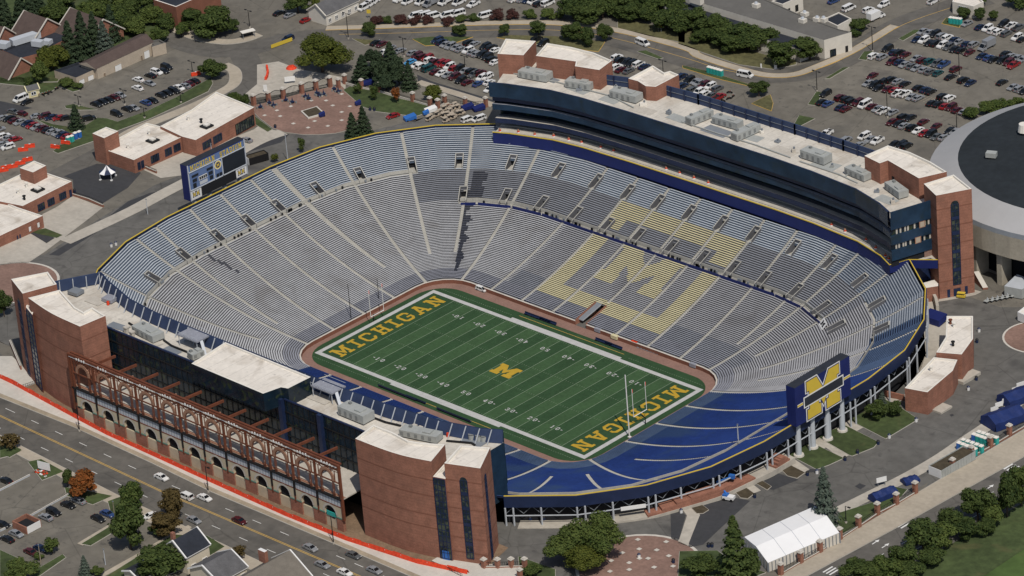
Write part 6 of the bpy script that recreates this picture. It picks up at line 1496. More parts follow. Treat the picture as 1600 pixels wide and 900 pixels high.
# ================================================================== TENTS, TOILETS, CONTAINERS
zt=19.4; c4=[at(p,zt) for p in Z(RI,(305,708),(415,828),(745,688),(632,565))]
e=tag(empty('event_tent'),'long white event tent with clear walls behind the boulevard fence','tent')
mA=(c4[0]+c4[1])/2+Vector((0,0,1.1)); mB_=(c4[2]+c4[3])/2+Vector((0,0,1.1))
mb=MB(); mb.face([c4[1],c4[2],mB_,mA],'tentw'); mb.face([c4[0],mA,mB_,c4[3]],'tentw'); mb.face([c4[0],c4[1],mA],'tentw'); mb.face([c4[2],c4[3],mB_],'tentw'); ro=mb.build('roof',e,fix=False)
mb=MB()
for k in range(1,4):
    a=c4[1].lerp(c4[2],k/4);m_=mA.lerp(mB_,k/4);b=c4[0].lerp(c4[3],k/4)
    mb.bar(a+Vector((0,0,.03)),m_+Vector((0,0,.03)),.12,'lsteel',.06); mb.bar(m_+Vector((0,0,.03)),b+Vector((0,0,.03)),.12,'lsteel',.06)
mb.build('seam',ro)
mb=MB()
for a,b in ((c4[0],c4[1]),(c4[1],c4[2]),(c4[2],c4[3]),(c4[3],c4[0])): mb.face([(a.x,a.y,gz(a.y)),(b.x,b.y,gz(b.y)),(b.x,b.y,zt-.05),(a.x,a.y,zt-.05)],'limew')
mb.build('wall_panel',e,fix=False)
mb=MB()
for a,b,n in ((c4[0],c4[1],8),(c4[1],c4[2],20),(c4[2],c4[3],8)):
    o_=Vector((b-a).xy).normalized()
    for k in range(n+1):
        p=a.lerp(b,k/n); q=Vector((o_.y,-o_.x))*.12; mb.bar((p.x+q.x,p.y+q.y,gz(p.y)),(p.x+q.x,p.y+q.y,zt-.1),.16 if k%4 else .26,'steel')
mb.build('upright',e)
a=G(Z(W7,(950,215))[0]); e=tag(empty('canopy_tent',(a.x,a.y,a.z),.5),'small white and navy canopy tent on the dark asphalt by the left concessions','tent')
mb=MB(); R_=2.9
for k in range(8):
    t0,t1=2*PI*k/8,2*PI*(k+1)/8; m_='tentw' if k%2 else 'bluep'
    for (r0,z0_),(r1,z1_) in (((R_,2.3),(R_*.45,3.3)),((R_*.45,3.3),(0.05,4.6))):
        mb.face([(r0*math.cos(t0),r0*math.sin(t0),z0_),(r0*math.cos(t1),r0*math.sin(t1),z0_),(r1*math.cos(t1),r1*math.sin(t1),z1_),(r1*math.cos(t0),r1*math.sin(t0),z1_)],m_)
mb.build('canopy',e,fix=False)
for k in range(4): t=PI/4+PI/2*k; mb=MB(); mb.bar((R_*.95*math.cos(t),R_*.95*math.sin(t),0),(R_*.95*math.cos(t),R_*.95*math.sin(t),2.3),.14,'lsteel'); mb.box((R_*.95*math.cos(t),R_*.95*math.sin(t),0),(.7,.7,.35),'white'); mb.build('leg',e)
def toilet(col):
    e=empty('portable_toilet'); mb=MB(); mb.box((0,0,.1),(1.15,1.15,2.1),col); mb.build('cabin',e); mb=MB(); mb.prism([(-.6,-.6),(.6,-.6),(.6,.6),(-.6,.6)],2.2,[2.3,2.3,2.45,2.45],'roofedge'); mb.cyl((.4,.4,2.3),(.4,.4,2.8),.06,.06,'white',6); mb.build('roof',e); mb=MB(); mb.box((0,-.6,.2),(.75,.06,1.85),'roofedge' if col=='none' else col); mb.box((.25,-.64,1.1),(.12,.04,.1),'black'); mb.build('door',e); return e
TT={'t':toilet('teal'),'b':toilet('tblue')}; used=set()
def place_toilet(p,k,lab,rz=0):
    e=TT[k] if k not in used else copy_tree(TT[k]); used.add(k); e.location=(p.x,p.y,p.z); e.rotation_euler=(0,0,rz); tag(e,lab,'toilet','portable toilets'); return e
place_toilet(G(Z(NWL,(508,680))[0]),'t','teal portable toilet on the grass by the top left lot, left one'); place_toilet(G(Z(NWL,(535,672))[0]),'t','teal portable toilet on the grass by the top left lot, right of its twin'); place_toilet(G(Z(NWL,(560,650))[0]),'b','blue portable toilet on the grass by the top left lot, left one'); place_toilet(G(Z(NWL,(590,640))[0]),'b','blue portable toilet on the grass by the top left lot, right of its twin')
def trow(o,p,q,n,cols,lab):
    A,B=[G(x) for x in Z(o,p,q)]
    for i in range(n):
        w_=A.lerp(B,i/(n-1)); place_toilet(w_,cols[i%len(cols)],'%s portable toilet %s, %s from left'%('teal' if cols[i%len(cols)]=='t' else 'blue',lab,ORD[i]),0)
trow(EM,(485,108),(572,132),5,'t','on the road island behind the east stand'); trow(E2,(350,150),(410,158),4,'t','on the island by three round trees')
trow(SR,(760,462),(870,505),5,'bttttt','in the left block by the boulevard fence'); trow(SR,(790,440),(915,485),5,'tttttt','in the back row of the left boulevard block'); trow(SR,(865,402),(975,440),5,'bttttt','in the right block by the boulevard fence'); trow(SR,(900,385),(1020,425),5,'tttttt','in the back row of the right boulevard block')
for i,(px,k) in enumerate(zip(Z(SEC,(570,98),(603,98),(622,92),(645,95),(637,128)),'bbbtt')): place_toilet(G(px),k,'%s portable toilet under the arena wall, %s from left'%('blue' if k=='b' else 'teal',ORD[i]))
def tarpbox(px,L,W_,h,rz,lab):
    a=G(px); e=tag(empty('covered_trailer',(a.x,a.y,a.z),rz),lab,'trailer','machines under navy tarps'); rr=random.Random(int(px[0]*7))
    mb=MB(); nx,ny=8,4; V=lambda i,j:((i/nx-.5)*L,(j/ny-.5)*W_,h*(1-.35*abs(j/ny-.5)*2)+.25*math.sin(i*1.9+j)*.5)
    for i in range(nx):
        for j in range(ny): mb.face([V(i,j),V(i+1,j),V(i+1,j+1),V(i,j+1)],'tarp')
    for i in range(nx):
        for j in (0,ny): a_,b_=V(i,j),V(i+1,j); s=1.05; mb.face([a_,b_,(b_[0],b_[1]*s,.25+.1*(i%2)),(a_[0],a_[1]*s,.2+.1*((i+1)%2))],'tarp')
    for j in range(ny):
        for i in (0,nx): a_,b_=V(i,j),V(i,j+1); mb.face([a_,b_,(b_[0]*1.04,b_[1],.25),(a_[0]*1.04,a_[1],.3)],'tarp')
    mb.build('tarpaulin',e,fix=False); mb=MB(); mb.box((0,0,.1),(L*.92,W_*.9,.5),'black'); mb.build('chassis',e)
tarpbox(Z(SR,(225,800))[0],7.5,3.6,2.6,1.35,'navy tarp-covered machine in front of the white board by the fence'); tarpbox(Z(SR,(415,690))[0],4.5,3.2,1.6,1.2,'small navy tarp-covered cart beside the fence gate'); tarpbox(Z(SR,(1075,270))[0],11,7,4.0,1.3,'largest navy tarp-covered trailer near the right edge'); tarpbox(Z(SR,(1180,110))[0],11,6,3.4,1.3,'navy tarp-covered trailer cut by the right edge')
def container(p,q,wd,h,lab,mt='hvac',top='dirt'):
    a,b=G(p),G(q); c=(a+b)/2; L=(b-a).length; r=math.atan2((b-a).y,(b-a).x); e=tag(empty('waste_container',(c.x,c.y,c.z),r),lab,'container')
    mb=MB()
    for s in (-1,1): mb.box((0,s*wd/2,.2),(L,.12,h),mt); mb.box((s*L/2,0,.2),(.12,wd,h),mt if s>0 else 'white')
    n=int(L/1.1)
    for k in range(n): 
        for s in (-1,1): mb.box((-L/2+.5+k*1.1,s*(wd/2+.08),.3),(.14,.14,h-.1),mt)
    mb.build('shell',e); mb=MB(); mb.box((0,0,.2),(L-.3,wd-.3,h-.25),'mulch'); mb.build('load',e)
container(*Z(SR,(590,650),(830,520)),4.6,2.6,'long open steel waste container with brown load behind the fence'); container(*Z(RA,(1145,760),(1235,735)),3.2,2.4,'black open waste container behind the far rim right of the scoreboard','black')
e=tag(empty('site_office'),'grey site office trailer at the right edge below the arena','trailer'); flatroof(e,[tuple(at(p,16).xy) for p in Z(SEC,(672,215),(760,232),(830,190),(735,155))],12.8,16,wall='hvac',roof='lsteel',cop='lsteel',par=.1)
e=tag(empty('site_office'),'white trailer cut by the right edge below the grey site office','trailer'); flatroof(e,[tuple(at(p,15.6).xy) for p in Z(SEC,(738,345),(800,372),(850,330),(790,305))],12.8,15.6,wall='white',roof='roofedge',cop='white',par=.1)
mb=MB(); a=G(Z(SEC,(690,275))[0])
for k in range(9): mb.bar((a.x-3+k*.8,a.y-6+k*1.4,a.z),(a.x-3+k*.8,a.y-6+k*1.4,a.z+1.8),.15,'lsteel'); mb.box((a.x-3+k*.8,a.y-6+k*1.4,a.z+.8),(1.4,2.2,.12),'hvac')
tag(mb.build('metal_ramp'),'grey metal ramp in front of the site office at the right edge','ramp')
a=G(Z(SP,(405,415))[0]); e=tag(empty('boom_lift',(a.x,a.y,a.z),.3),'blue boom lift parked below the south rim','lift')
mb=MB(); mb.box((0,0,.5),(3.2,1.8,.9),'white'); mb.box((-.9,0,1.4),(1.4,1.6,.5),'tblue'); mb.build('chassis',e); mb=MB(); mb.bar((-.5,0,1.6),(-4.5,2.5,3.6),.45,'tblue'); mb.bar((-4.5,2.5,3.6),(-1.5,4.8,4.4),.35,'tblue'); mb.build('arm',e); mb=MB(); mb.box((-1.2,5.2,3.9),(1.6,1.0,1.1),'tblue'); mb.build('basket',e)
for sx in (-1,1):
    for sy in (-1,1): mb=MB(); mb.cyl((sx*1.1,sy*.9-.15,.45),(sx*1.1,sy*.9+.15,.45),.45,.45,'black',10); mb.build('wheel',e)
a=G(Z(RF,(1310,490))[0]); e=tag(empty('scissor_lift',(a.x,a.y,a.z),.4),'small yellow lift at the foot of the south-east tower','lift'); mb=MB(); mb.box((0,0,.4),(2.6,1.3,.6),'yellow'); mb.build('chassis',e); mb=MB(); mb.bar((-1,0,1),(1,0,1.6),.2,'steel'); mb.bar((1,0,1),(-1,0,1.6),.2,'steel'); mb.box((0,0,1.6),(2.4,1.2,.2),'yellow'); mb.build('platform',e)
a=at(Z(SEC,(322,372))[0],14.5); mb=MB(); mb.prism([(-3.2,-2),(3.2,-2),(3.2,2),(-3.2,2)],[0,0,1.2,1.2],[2.2,2.2,2.9,2.9],'royal'); tag(mb.build('ticket_booth',None,loc=(a.x,a.y,gz(a.y))),'small bright blue booth on the curved concourse below the south-east tower','booth')
# bins, carts and other small things standing about
BINS=[(SR,(45,490),'dark bin at the lawn corner nearest the south planting beds'),(SR,(190,425),'dark bin at the end of the lawn path below the big scoreboard'),(SR,(268,380),'white-topped bin at the tip of the second lawn'),(SR,(457,265),'white bin at the tip of the lawn with pines'),(SP,(907,258),'dark bin beside the right planting bed'),(SP,(967,245),'white-topped bin below the scoreboard columns'),(SP,(1147,162),'dark bin at the lawn edge right of the planting beds'),(SP,(100,497),'white bin beside the lower entry path'),(SP,(570,400),'dark bin at the tip of the middle planting bed'),(RH,(885,632),'dark bin under the south rim, left one'),(RH,(948,632),'blue bin under the south rim beside its dark twin'),(RH,(1448,582),'dark bin leaning at the right end of the south rim ledge'),(SEC,(535,500),'dark bin at the right wall of the upper south-east concession'),(SEC,(545,445),'white bin near the upper south-east concession'),(SEC,(532,688),'dark bin at the steps of the south-east concession'),(SEC,(492,738),'white bin below the steps of the south-east concession'),(SEC,(180,600),'dark bin on the curved concourse, upper one'),(SEC,(155,632),'dark bin on the curved concourse, lower one'),(W7,(980,820),'white bin outside the far rim at the left, first'),(W7,(1020,805),'pale bin outside the far rim at the left, second'),(W7,(655,345),'dark bin at the corner of the left concession building'),(NP,(235,430),'dark bin at the left foot of the brick gate plaza'),(NP,(813,322),'dark bin right of the brick gate plaza, first'),(NP,(840,325),'dark bin right of the brick gate plaza, second'),(SP,(275,715),'dark bin on the low wall beside the tent, left'),(SP,(297,715),'dark bin on the low wall beside the tent, right'),((650,770,3.721),(1297,378),'navy and white covered bin in the middle of the south plaza'),((650,770,3.721),(1497,408),'dark bin at the right side of the south plaza')]
for o,p,lb in BINS:
    a=G(Z(o,p)[0]); e=tag(empty('litter_bin',(a.x,a.y,a.z)),lb,'bin','litter bins around the stadium'); w_='white' in lb or 'pale' in lb; mb=MB(); mb.cyl((0,0,0),(0,0,1.1),.42,.48,'bluep' if not w_ else 'white',10); mb.build('drum',e); mb=MB(); mb.cyl((0,0,1.1),(0,0,1.45),.52,.2,'black' if not w_ else 'bluep',10); mb.build('lid',e)
def bench(px,L,lab,z=0,rz=0,mt='bluep'):
    a=at(px,z) if z is not None else G(px); e=tag(empty('team_bench',(a.x,a.y,a.z),rz),lab,'bench','dark benches'); mb=MB(); mb.box((0,0,.45),(L,.55,.08),mt); mb.build('seat',e); mb=MB(); mb.box((0,.3,.5),(L,.08,.55),mt); mb.build('backrest',e)
    for k in (-1,0,1): mb=MB(); mb.box((k*L*.45,0,0),(.12,.6,.45),'black'); mb.build('leg',e)
for px,L,r,lb in ((Z((700,440,6.154),(860,360))[0],11,0,'long dark team bench on the far sideline, left one'),(Z((700,440,6.154),(960,395))[0],7,0,'dark team bench on the far sideline beside the longer one'),(Z((900,500,6.154),(265,225))[0],7,0,'dark team bench on the far sideline, right pair left one'),(Z((900,500,6.154),(360,262))[0],7,0,'dark team bench on the far sideline, rightmost'),(Z((540,540,6.154),(500,465))[0],16,PI,'long dark team bench on the near sideline, left one'),(Z((540,540,6.154),(680,530))[0],8,PI,'dark team bench on the near sideline beside the longest one'),(Z((540,540,6.154),(1045,680))[0],14,PI,'long dark team bench on the near sideline, right one')): bench(px,L,lb,0,r)
for i in range(9):
    p=Z((700,440,6.154),(450+i*26,95+i*11))[0]; a=at(p,0); mb=MB(); mb.box((0,0,0),(.9,1.6,.15),'steel'); mb.box((0,.6,.1),(.9,.12,1.5),'steel'); mb.box((0,-.3,.1),(.9,.12,1.0),'hvac'); tag(mb.build('chair_rack',None,loc=(a.x,a.y,0)),'grey folded chair rack along the far wall by the white cart, %s from left'%ORD[i],'rack','chair racks along the far wall')
for i in range(14):
    p=Z((900,500,6.154),(610+i*31,258+i*10.5))[0]; a=at(p,0); mb=MB(); mb.box((0,0,0),(.9,1.8,.15),'steel'); mb.box((0,.7,.1),(.9,.12,1.7),'steel'); mb.box((0,-.3,.1),(.9,.12,1.1),'hvac'); tag(mb.build('chair_rack',None,loc=(a.x,a.y,0)),'grey folded chair rack along the far wall near the right corner, %s from left'%ORD[i],'rack','chair racks along the far wall')
for px,lb,mt in ((Z((900,500,6.154),(375,185))[0],'blue and yellow draped trolley by the far wall','maizeb'),(Z((900,500,6.154),(215,118))[0],'grey low trolley by the far wall next to the tunnel','steelb'),(Z((900,500,6.154),(570,240))[0],'orange water cooler cart by the far wall','orange'),(Z((700,440,6.154),(745,215))[0],'dark bench trolley below the far wall','bluep'),(Z((700,440,6.154),(1050,330))[0],'dark equipment trolley left of the tunnel','bluep'),(Z((900,500,6.154),(1130,455))[0],'pale blue box cart by the far wall corner','steelb')):
    a=at(px,0); e=tag(empty('equipment_trolley',(a.x,a.y,0)),lb,'trolley','trolleys along the far wall'); mb=MB(); mb.box((0,0,.3),(2.4 if 'bench' not in lb else 6,1.2,1.1),mt); mb.build('load',e); mb=MB(); mb.box((0,0,.15),(2.2,1.1,.15),'black'); mb.build('base',e)
# ================================================================== VEHICLES
PAINT={}
for k,c,n in (('k',(.012,.013,.015),'black'),('n',(.012,.022,.055),'navy'),('g',(.22,.23,.245),'silver'),('d',(.09,.095,.10),'dark grey'),('w',(.66,.66,.65),'white'),('r',(.22,.014,.016),'bright red'),('m',(.065,.012,.016),'maroon'),('b',(.03,.06,.16),'blue'),('t',(.012,.06,.065),'dark teal'),('l',(.06,.26,.52),'light blue'),('y',(.36,.30,.19),'tan')):
    PAINT[k]=(mat('car_paint_'+n.replace(' ','_'),c,.28,0,spec=.5),n)
CG=mat('car_glass',(.006,.008,.010),.08,0,spec=.6); TY=mat('tyre_rubber',(.012,.012,.012),.8,0); HUB=mat('wheel_rim',(.28,.28,.29),.4,0,metal=.6); LENS=mat('tail_lens',(.30,.012,.012),.3,0); HEAD=mat('head_lens',(.62,.62,.60),.15,0)
CARS={}
def car_proto(kind):
    T=dict(s=('sedan',4.75,1.8,[(-2.37,.55),(-2.3,.92),(-1.55,.98),(.95,.96),(2.15,.80),(2.37,.55)],(-1.75,1.25),(-1.05,.45),.98,1.44),
           u=('suv',4.75,1.88,[(-2.37,.6),(-2.35,1.08),(1.05,1.08),(2.2,.98),(2.37,.62)],(-2.33,1.25),(-2.05,.45),1.08,1.76),
           m=('minivan',5.0,1.95,[(-2.5,.6),(-2.48,1.05),(1.5,1.02),(2.35,.86),(2.5,.6)],(-2.46,1.9),(-2.2,.75),1.04,1.78),
           v=('passenger van',5.7,2.02,[(-2.85,.6),(-2.83,1.2),(1.85,1.2),(2.7,1.05),(2.85,.65)],(-2.8,2.15),(-2.7,1.35),1.2,2.15),
           p=('pickup truck',5.6,1.95,[(-2.8,.62),(-2.78,1.12),(1.2,1.12),(2.65,1.02),(2.8,.65)],(-.75,1.5),(-.5,.75),1.12,1.78),
           x=('box truck',7.2,2.3,[(1.2,.7),(1.2,1.3),(2.6,1.3),(3.4,1.15),(3.6,.7)],(1.25,2.9),(1.3,2.0),1.3,2.3))
    kindname,L,Wd,prof_,(b0,b1),(t0,t1),zb,zt_=T[kind]
    e=empty({'s':'sedan_car','u':'suv_car'}.get(kind,kindname.replace(' ','_'))); w=Wd/2; wt=w*.80
    mb=MB(); P=PAINT['w'][0]; pr=[(prof_[0][0],.28)]+prof_+[(prof_[-1][0],.28)]
    n=len(pr); ins=lambda z: w-.10*max(0,(z-.55))-.05*max(0,.5-z)
    for i in range(n-1):
        (x0,z0),(x1,z1)=pr[i],pr[i+1]; mb.face([(x0,-ins(z0),z0),(x1,-ins(z1),z1),(x1,ins(z1),z1),(x0,ins(z0),z0)],P)
    mb.face([(x,-ins(z),z) for x,z in pr],P); mb.face([(x,ins(z),z) for x,z in reversed(pr)],P); mb.face([(pr[0][0],-w,.28),(pr[0][0],w,.28),(pr[-1][0],w,.28),(pr[-1][0],-w,.28)],TY)
    mb.prism([(t0,-wt),(t1,-wt),(t1,wt),(t0,wt)],zt_-.07,zt_,P)          # roof panel
    wb=ins(zb)-.03
    for sy in (-1,1):                                                  # pillars
        mb.bar((b0,sy*wb,zb),(t0,sy*wt,zt_-.03),.10,P); mb.bar((b1,sy*wb,zb),(t1,sy*wt,zt_-.03),.09,P); xm=(t0+t1)/2; mb.bar((xm,sy*wb,zb),(xm,sy*(wt+.01),zt_-.03),.10,P)
        if kind in 'uvm': mb.bar((t0*.55+t1*.45-.9,sy*(wb+.0),zb),(t0*.55+t1*.45-.9,sy*(wt+.01),zt_-.03),.12,P)
    if kind=='p':
        for sy in (-1,1): mb.bar((-2.7,sy*.86,1.2),(-.8,sy*.86,1.2),.12,P,.2)
        mb.box((-1.75,0,1.125),(1.8,1.5,.02),TY)
    if kind=='x': mb.box((-1.25,0,.75),(4.7,2.3,2.4),P)
    for s in (-1,1): mb.bar((s*(L/2-.05) if kind!='x' else (3.62 if s>0 else -3.6),-w*.9,.5),(s*(L/2-.05) if kind!='x' else (3.62 if s>0 else -3.6),w*.9,.5),.14,P if kind in 'sum' else TY,.2)
    mb.build('body',e)
    g=MB(); B=[(b0,-wb,zb),(b1,-wb,zb),(b1,wb,zb),(b0,wb,zb)]; Tt=[(t0,-wt,zt_-.05),(t1,-wt,zt_-.05),(t1,wt,zt_-.05),(t0,wt,zt_-.05)]
    for i in range(4): j=(i+1)%4; g.face([B[i],B[j],Tt[j],Tt[i]],CG)
    g.build('window',e)
    r=.33 if kind in 's' else .38; ax=(-L*.30,L*.30) if kind!='x' else (-2.3,2.5)
    for x in ax:
        for sy in (-1,1):
            k=MB(); k.cyl((x,sy*(w-.22),r),(x,sy*(w+.01),r),r,r,TY,10); k.cyl((x,sy*(w+.01),r),(x,sy*(w+.03),r),r*.6,r*.55,HUB,8); k.build('wheel',e)
    xr=(-L/2-.005 if kind!='x' else -3.61); xf_=(L/2 if kind!='x' else 3.6)
    for sy in (-1,1):
        k=MB(); k.box((xr,sy*w*.78,.72),(.06,.3,.2),LENS); k.build('tail_light',e)
        k=MB(); k.box((xf_-.02,sy*w*.74,.62),(.08,.36,.16),HEAD); k.build('headlight',e)
    return e,kindname
PROTO={}; SITE_Y=(-80,95)
crnd=random.Random(11); SLOPE=math.atan(4.5/175)
def put_car(px,code,yaw,label,grp):
    c,k=code[0],code[1]
    if k not in PROTO: PROTO[k]=[*car_proto(k),False]
    e,kn,usedp=PROTO[k]
    if usedp: e=copy_tree(e)
    PROTO[k][2]=True
    a=G(px); e.location=(a.x,a.y,a.z+.05)
    slope=-SLOPE if -80<a.y<95 else 0
    e.rotation_euler=(0,slope*1.0*abs(math.sin(yaw))*(1 if math.sin(yaw)<0 else -1)*-1 if False else 0,yaw)
    for ch in e.children:
        if ch.name.split('.')[0]=='body':
            for s in ch.material_slots:
                if s.material and (s.material.name.startswith('car_paint')): s.link='OBJECT'; s.material=PAINT[c][0]
    tag(e,label,{'s':'car','u':'car','m':'minivan','v':'van','p':'pickup','x':'truck'}[k],grp)
COLN={k:v[1] for k,v in PAINT.items()}
def row(o,spec,where,yaw=PI/2,grp='cars parked around the stadium',jit=.05,flip=None):
    items=spec.split(); n=len(items); L=[]
    for it in items:
        code,xy_=it.split(':'); x,y=map(float,xy_.split(',')); L.append((code,x,y))
    L.sort(key=lambda t:t[1])
    kn={'s':'sedan','u':'SUV','m':'minivan','v':'passenger van','p':'pickup','x':'box truck'}
    for i,(code,x,y) in enumerate(L):
        p=Z(o,(x,y))[0]; 
        pos=('the only one' if n==1 else '%s from left'%ORD[i]) if i<n-1 or n==1 else 'rightmost'
        lab='%s %s, %s %s'%(COLN[code[0]],kn[code[1]],pos,where)
        a=yaw+crnd.uniform(-jit,jit)+(PI if (flip if flip is not None else crnd.random()<.5) else 0)
        put_car(p,code,a,lab,grp)
row(E2,'ns:538,184 wu:585,192 wu:620,207 wu:657,216 du:705,226 wu:775,250 ks:808,262','in the front row below the three round trees')
row(E2,'ku:688,163 wp:738,176 dp:782,188','in the back row right of the three round trees')
row(E2,'gs:455,160','beside the teal toilets of the east lot')
row(E2,'gs:170,212 gs:212,220 ku:250,228 gu:292,242 wu:328,252 ns:372,265 gs:400,280 ns:450,292 gu:497,296 gx:580,310','in the back row of the far east lot line')
row(E2,'ns:135,262 wu:178,268 ks:215,285 ku:252,290 wu:298,300 du:335,312 ks:375,326 ks:415,332 ms:468,347','in the front row of the far east lot line')
row(E2,'ns:548,370 bs:590,380 ks:622,392 ku:680,398 mu:720,410 rp:752,428','in the east lot, far right front row')
row(E2,'ks:700,354 gs:735,370 gs:775,381 gs:812,390','in the east lot, far right back row')
row(E1,'wu:510,288 gu:565,294 ku:600,240 ns:640,262 ku:675,266 ms:712,281','in the east lot line beside the tall lamp')
row(E2,'gs:130,384 mu:170,400 tu:215,404 du:260,418 bp:305,424 ds:-26,405','behind the third line of the east lot')
row(E2,'ns:20,408 gs:55,424 ds:98,434 gs:133,446 gs:178,457 ds:218,470 ts:268,478','in the east lot, third line, front')
row(E1,'mu:628,324','alone before the third line of the east lot')
row(E2,'mu:382,454 ks:348,503','near the lamp between the far rows of the east lot')
row(E2,'ku:430,524 ns:475,541','as a pair in the open middle of the east lot'); row(E2,'ks:678,537','in the open right part of the east lot')
row(E2,'gs:748,568 gu:790,580 ks:822,593','above the hedge beside the arena')
row(E1,'ms:503,414','above the fourth line of the east lot')
row(E1,'gs:478,461 ku:515,473 ks:545,490 ms:600,499 rs:648,506 wp:665,526 wp:712,530 gs:755,549 gs:795,556','in the east lot, fourth line, front')
row(E1,'ku:585,449 ku:622,440 gs:665,450 ks:712,466','behind the fourth line of the east lot')
row(E2,'ks:140,572 ns:185,584 ks:222,597','in the fourth line of the east lot, right end')
row(E2,'ku:297,630 wu:342,640','in the back pair above the arena roof'); row(E2,'ks:228,670 ks:270,677 rs:312,690 mu:352,697 ms:390,714 gs:437,726','in the line that ends above the arena roof')
row(E1,'ku:205,528 ks:178,582 bs:220,592','by the corner island of the east lot')
row(E1,'mu:298,555 ku:340,565 ku:368,580 mu:410,585 wv:455,600 ms:500,610 gs:538,625 wp:572,638 gs:632,648','in the fifth line of the east lot'); row(E1,'ns:300,615 ms:335,626','in front of the fifth line of the east lot')
row(E2,'ku:45,760 ks:92,764 ms:175,790 ms:255,820','in the back of the sixth line beside the arena')
row(E1,'ms:628,709 ks:672,719 gs:705,733 ku:755,746','in the sixth line of the east lot, left half'); row(E2,'ws:142,845 rs:180,862 ku:222,867 ds:258,885 gs:305,890 ks:345,846 gs:380,852','in the sixth line beside the arena, right half')
row(E1,'wp:210,784','alone near the lower edge of the east lot'); row(E1,'gu:337,824 wm:452,800 gs:490,820 wp:535,830 gs:423,855','in the loose group behind the right brick penthouse'); row(E1,'ks:645,849 ku:690,856 ku:722,862','partly hidden by the right brick penthouse')
row(EM,'nu:295,145 ku:345,170 gs:395,180 gs:415,190 mu:452,205 wu:495,215 du:545,230','at the back of the small eastern lot')
row(EM,'nu:297,212 du:370,240 wu:412,254 wu:458,268 ds:500,280 rp:556,290','at the front of the small eastern lot')
row(EN,'wu:962,236 ku:985,256 ku:1030,272 ku:1065,280 wm:1115,284 ns:1155,300','in the back row between the brick penthouses'); row(EN,'wu:960,304 ms:990,322 ds:1045,330','in the front row between the brick penthouses'); row(EN,'ku:400,108 ku:445,135','behind the left brick penthouse')
row(NL,'nu:620,96 nu:660,112 gs:700,132 gu:745,150 gs:800,162 gs:840,178 wu:910,190 gs:950,206 gs:990,222 ku:1040,228 ku:1090,248 ku:1130,274 ws:1165,298','in the far row of the north lot')
row(NL,'ku:915,118 gs:970,128 ku:1070,152 ku:1130,162 ws:1165,186','behind the far row of the north lot')
row(NL,'gs:385,212 mu:430,238 mu:480,248 ru:530,260 wu:550,280 mu:600,298 ru:650,312 ru:700,320 wu:735,340 ru:785,358 ku:820,360 gs:880,380 ku:940,385 du:965,415 mu:1020,400 wu:1040,446 wu:1090,436','in the long middle row of the north lot')
row(NL,'ls:365,298 ws:425,326 wu:470,338 tv:540,358 ms:605,388 ws:660,402 gs:720,418 mu:780,436 ku:840,468 ms:905,488 bs:1005,500 ws:1105,488','in the north lot row by the drive'); row(NL,'ws:1112,552','alone on the dark drive beside the east stand')
row(NL,'ks:45,116 ms:100,130','at the left entry of the north lot'); row(NL,'gs:180,166 gs:270,190 ws:130,200 ns:170,230','scattered behind the dark evergreens of the north lot')
row(T4,'wv:985,20 wv:940,48 wv:1080,82 wv:1120,58 wv:1160,32 wv:1400,8 wv:1475,28 wv:1595,32','among the white vans at the top edge',yaw=PI/2+.05,flip=True)
row(T5,'wv:130,36 gx:230,52 wx:385,32 wv:515,42 wp:665,62','along the top edge right of the vans',yaw=PI/2,flip=True)
row(T5,'gs:1170,14 ns:1230,20 wv:1300,28 ku:1350,58 wv:1440,55 wv:1095,10','at the top edge beside the dense trees',yaw=PI/2)
row(T5,'wv:70,185 wv:180,175 wv:255,185 wv:400,180 wv:500,165 wv:780,185','behind the reddish hedge along the far road',yaw=1.2)
row(T4,'ku:850,95 wv:845,160 ks:320,130 gs:415,150 rs:560,195','beside the cream house at the top edge',yaw=PI/2); row(T4,'nu:400,362','driving on the road behind the gates',yaw=PI/2-.1)
row(RC,'wv:310,356','driving on the curving road behind the east stand',yaw=.2,flip=False); row(RB,'wv:1405,208','driving on the road behind the brick penthouses',yaw=-.1,flip=False)
row(TR,'bs:1385,25 wv:1520,90','beside the white annex at the top edge',yaw=1.5); row(RC,'wu:785,48 wu:880,55 wx:915,88 wu:950,30','in the yard behind the black-roofed annex',yaw=1.5); row(RC,'wp:1180,14','on the road at the top edge above the east lot',yaw=1.6)
row(NWL,'ks:715,404 ks:760,386 ks:805,372 ms:850,354 gs:890,336','in the short row of the top left lot',yaw=0); row(NWL,'ws:1020,284 ws:1025,222','as a white pair in the top left lot',yaw=0)
row(NWL,'gs:1110,250 ks:1115,192 wu:1160,168 ks:1210,158 ku:1235,130','in the row nearest the tan garage building',yaw=0)
row(NWL,'ks:1195,338 ks:1240,320 ku:1290,306 ws:1325,282 gs:1370,268 ms:1398,252 ks:1440,232','along the top left lot grass strip',yaw=0); row(NWL,'bs:1080,392 ks:1130,376','in the second pair along the grass strip',yaw=0); row(NWL,'ks:945,440 gs:990,431','in the first pair along the grass strip',yaw=0); row(NWL,'ku:865,477','alone at the lower corner of the top left lot',yaw=0)
row(NWL,'gs:275,492 mu:330,494 ns:382,502 rs:440,506 ks:492,505 ku:660,510','in the row by the lone spruce, left lot',yaw=1.15)
row(NWL,'gs:20,506 ks:70,511 ms:110,526 gs:150,537 ns:205,546 rs:240,562 gs:275,574 ms:310,584 ks:355,595 gs:390,607 gs:430,617 ns:460,632 rs:500,643','in the long row of the left edge lot',yaw=PI/2-.1)
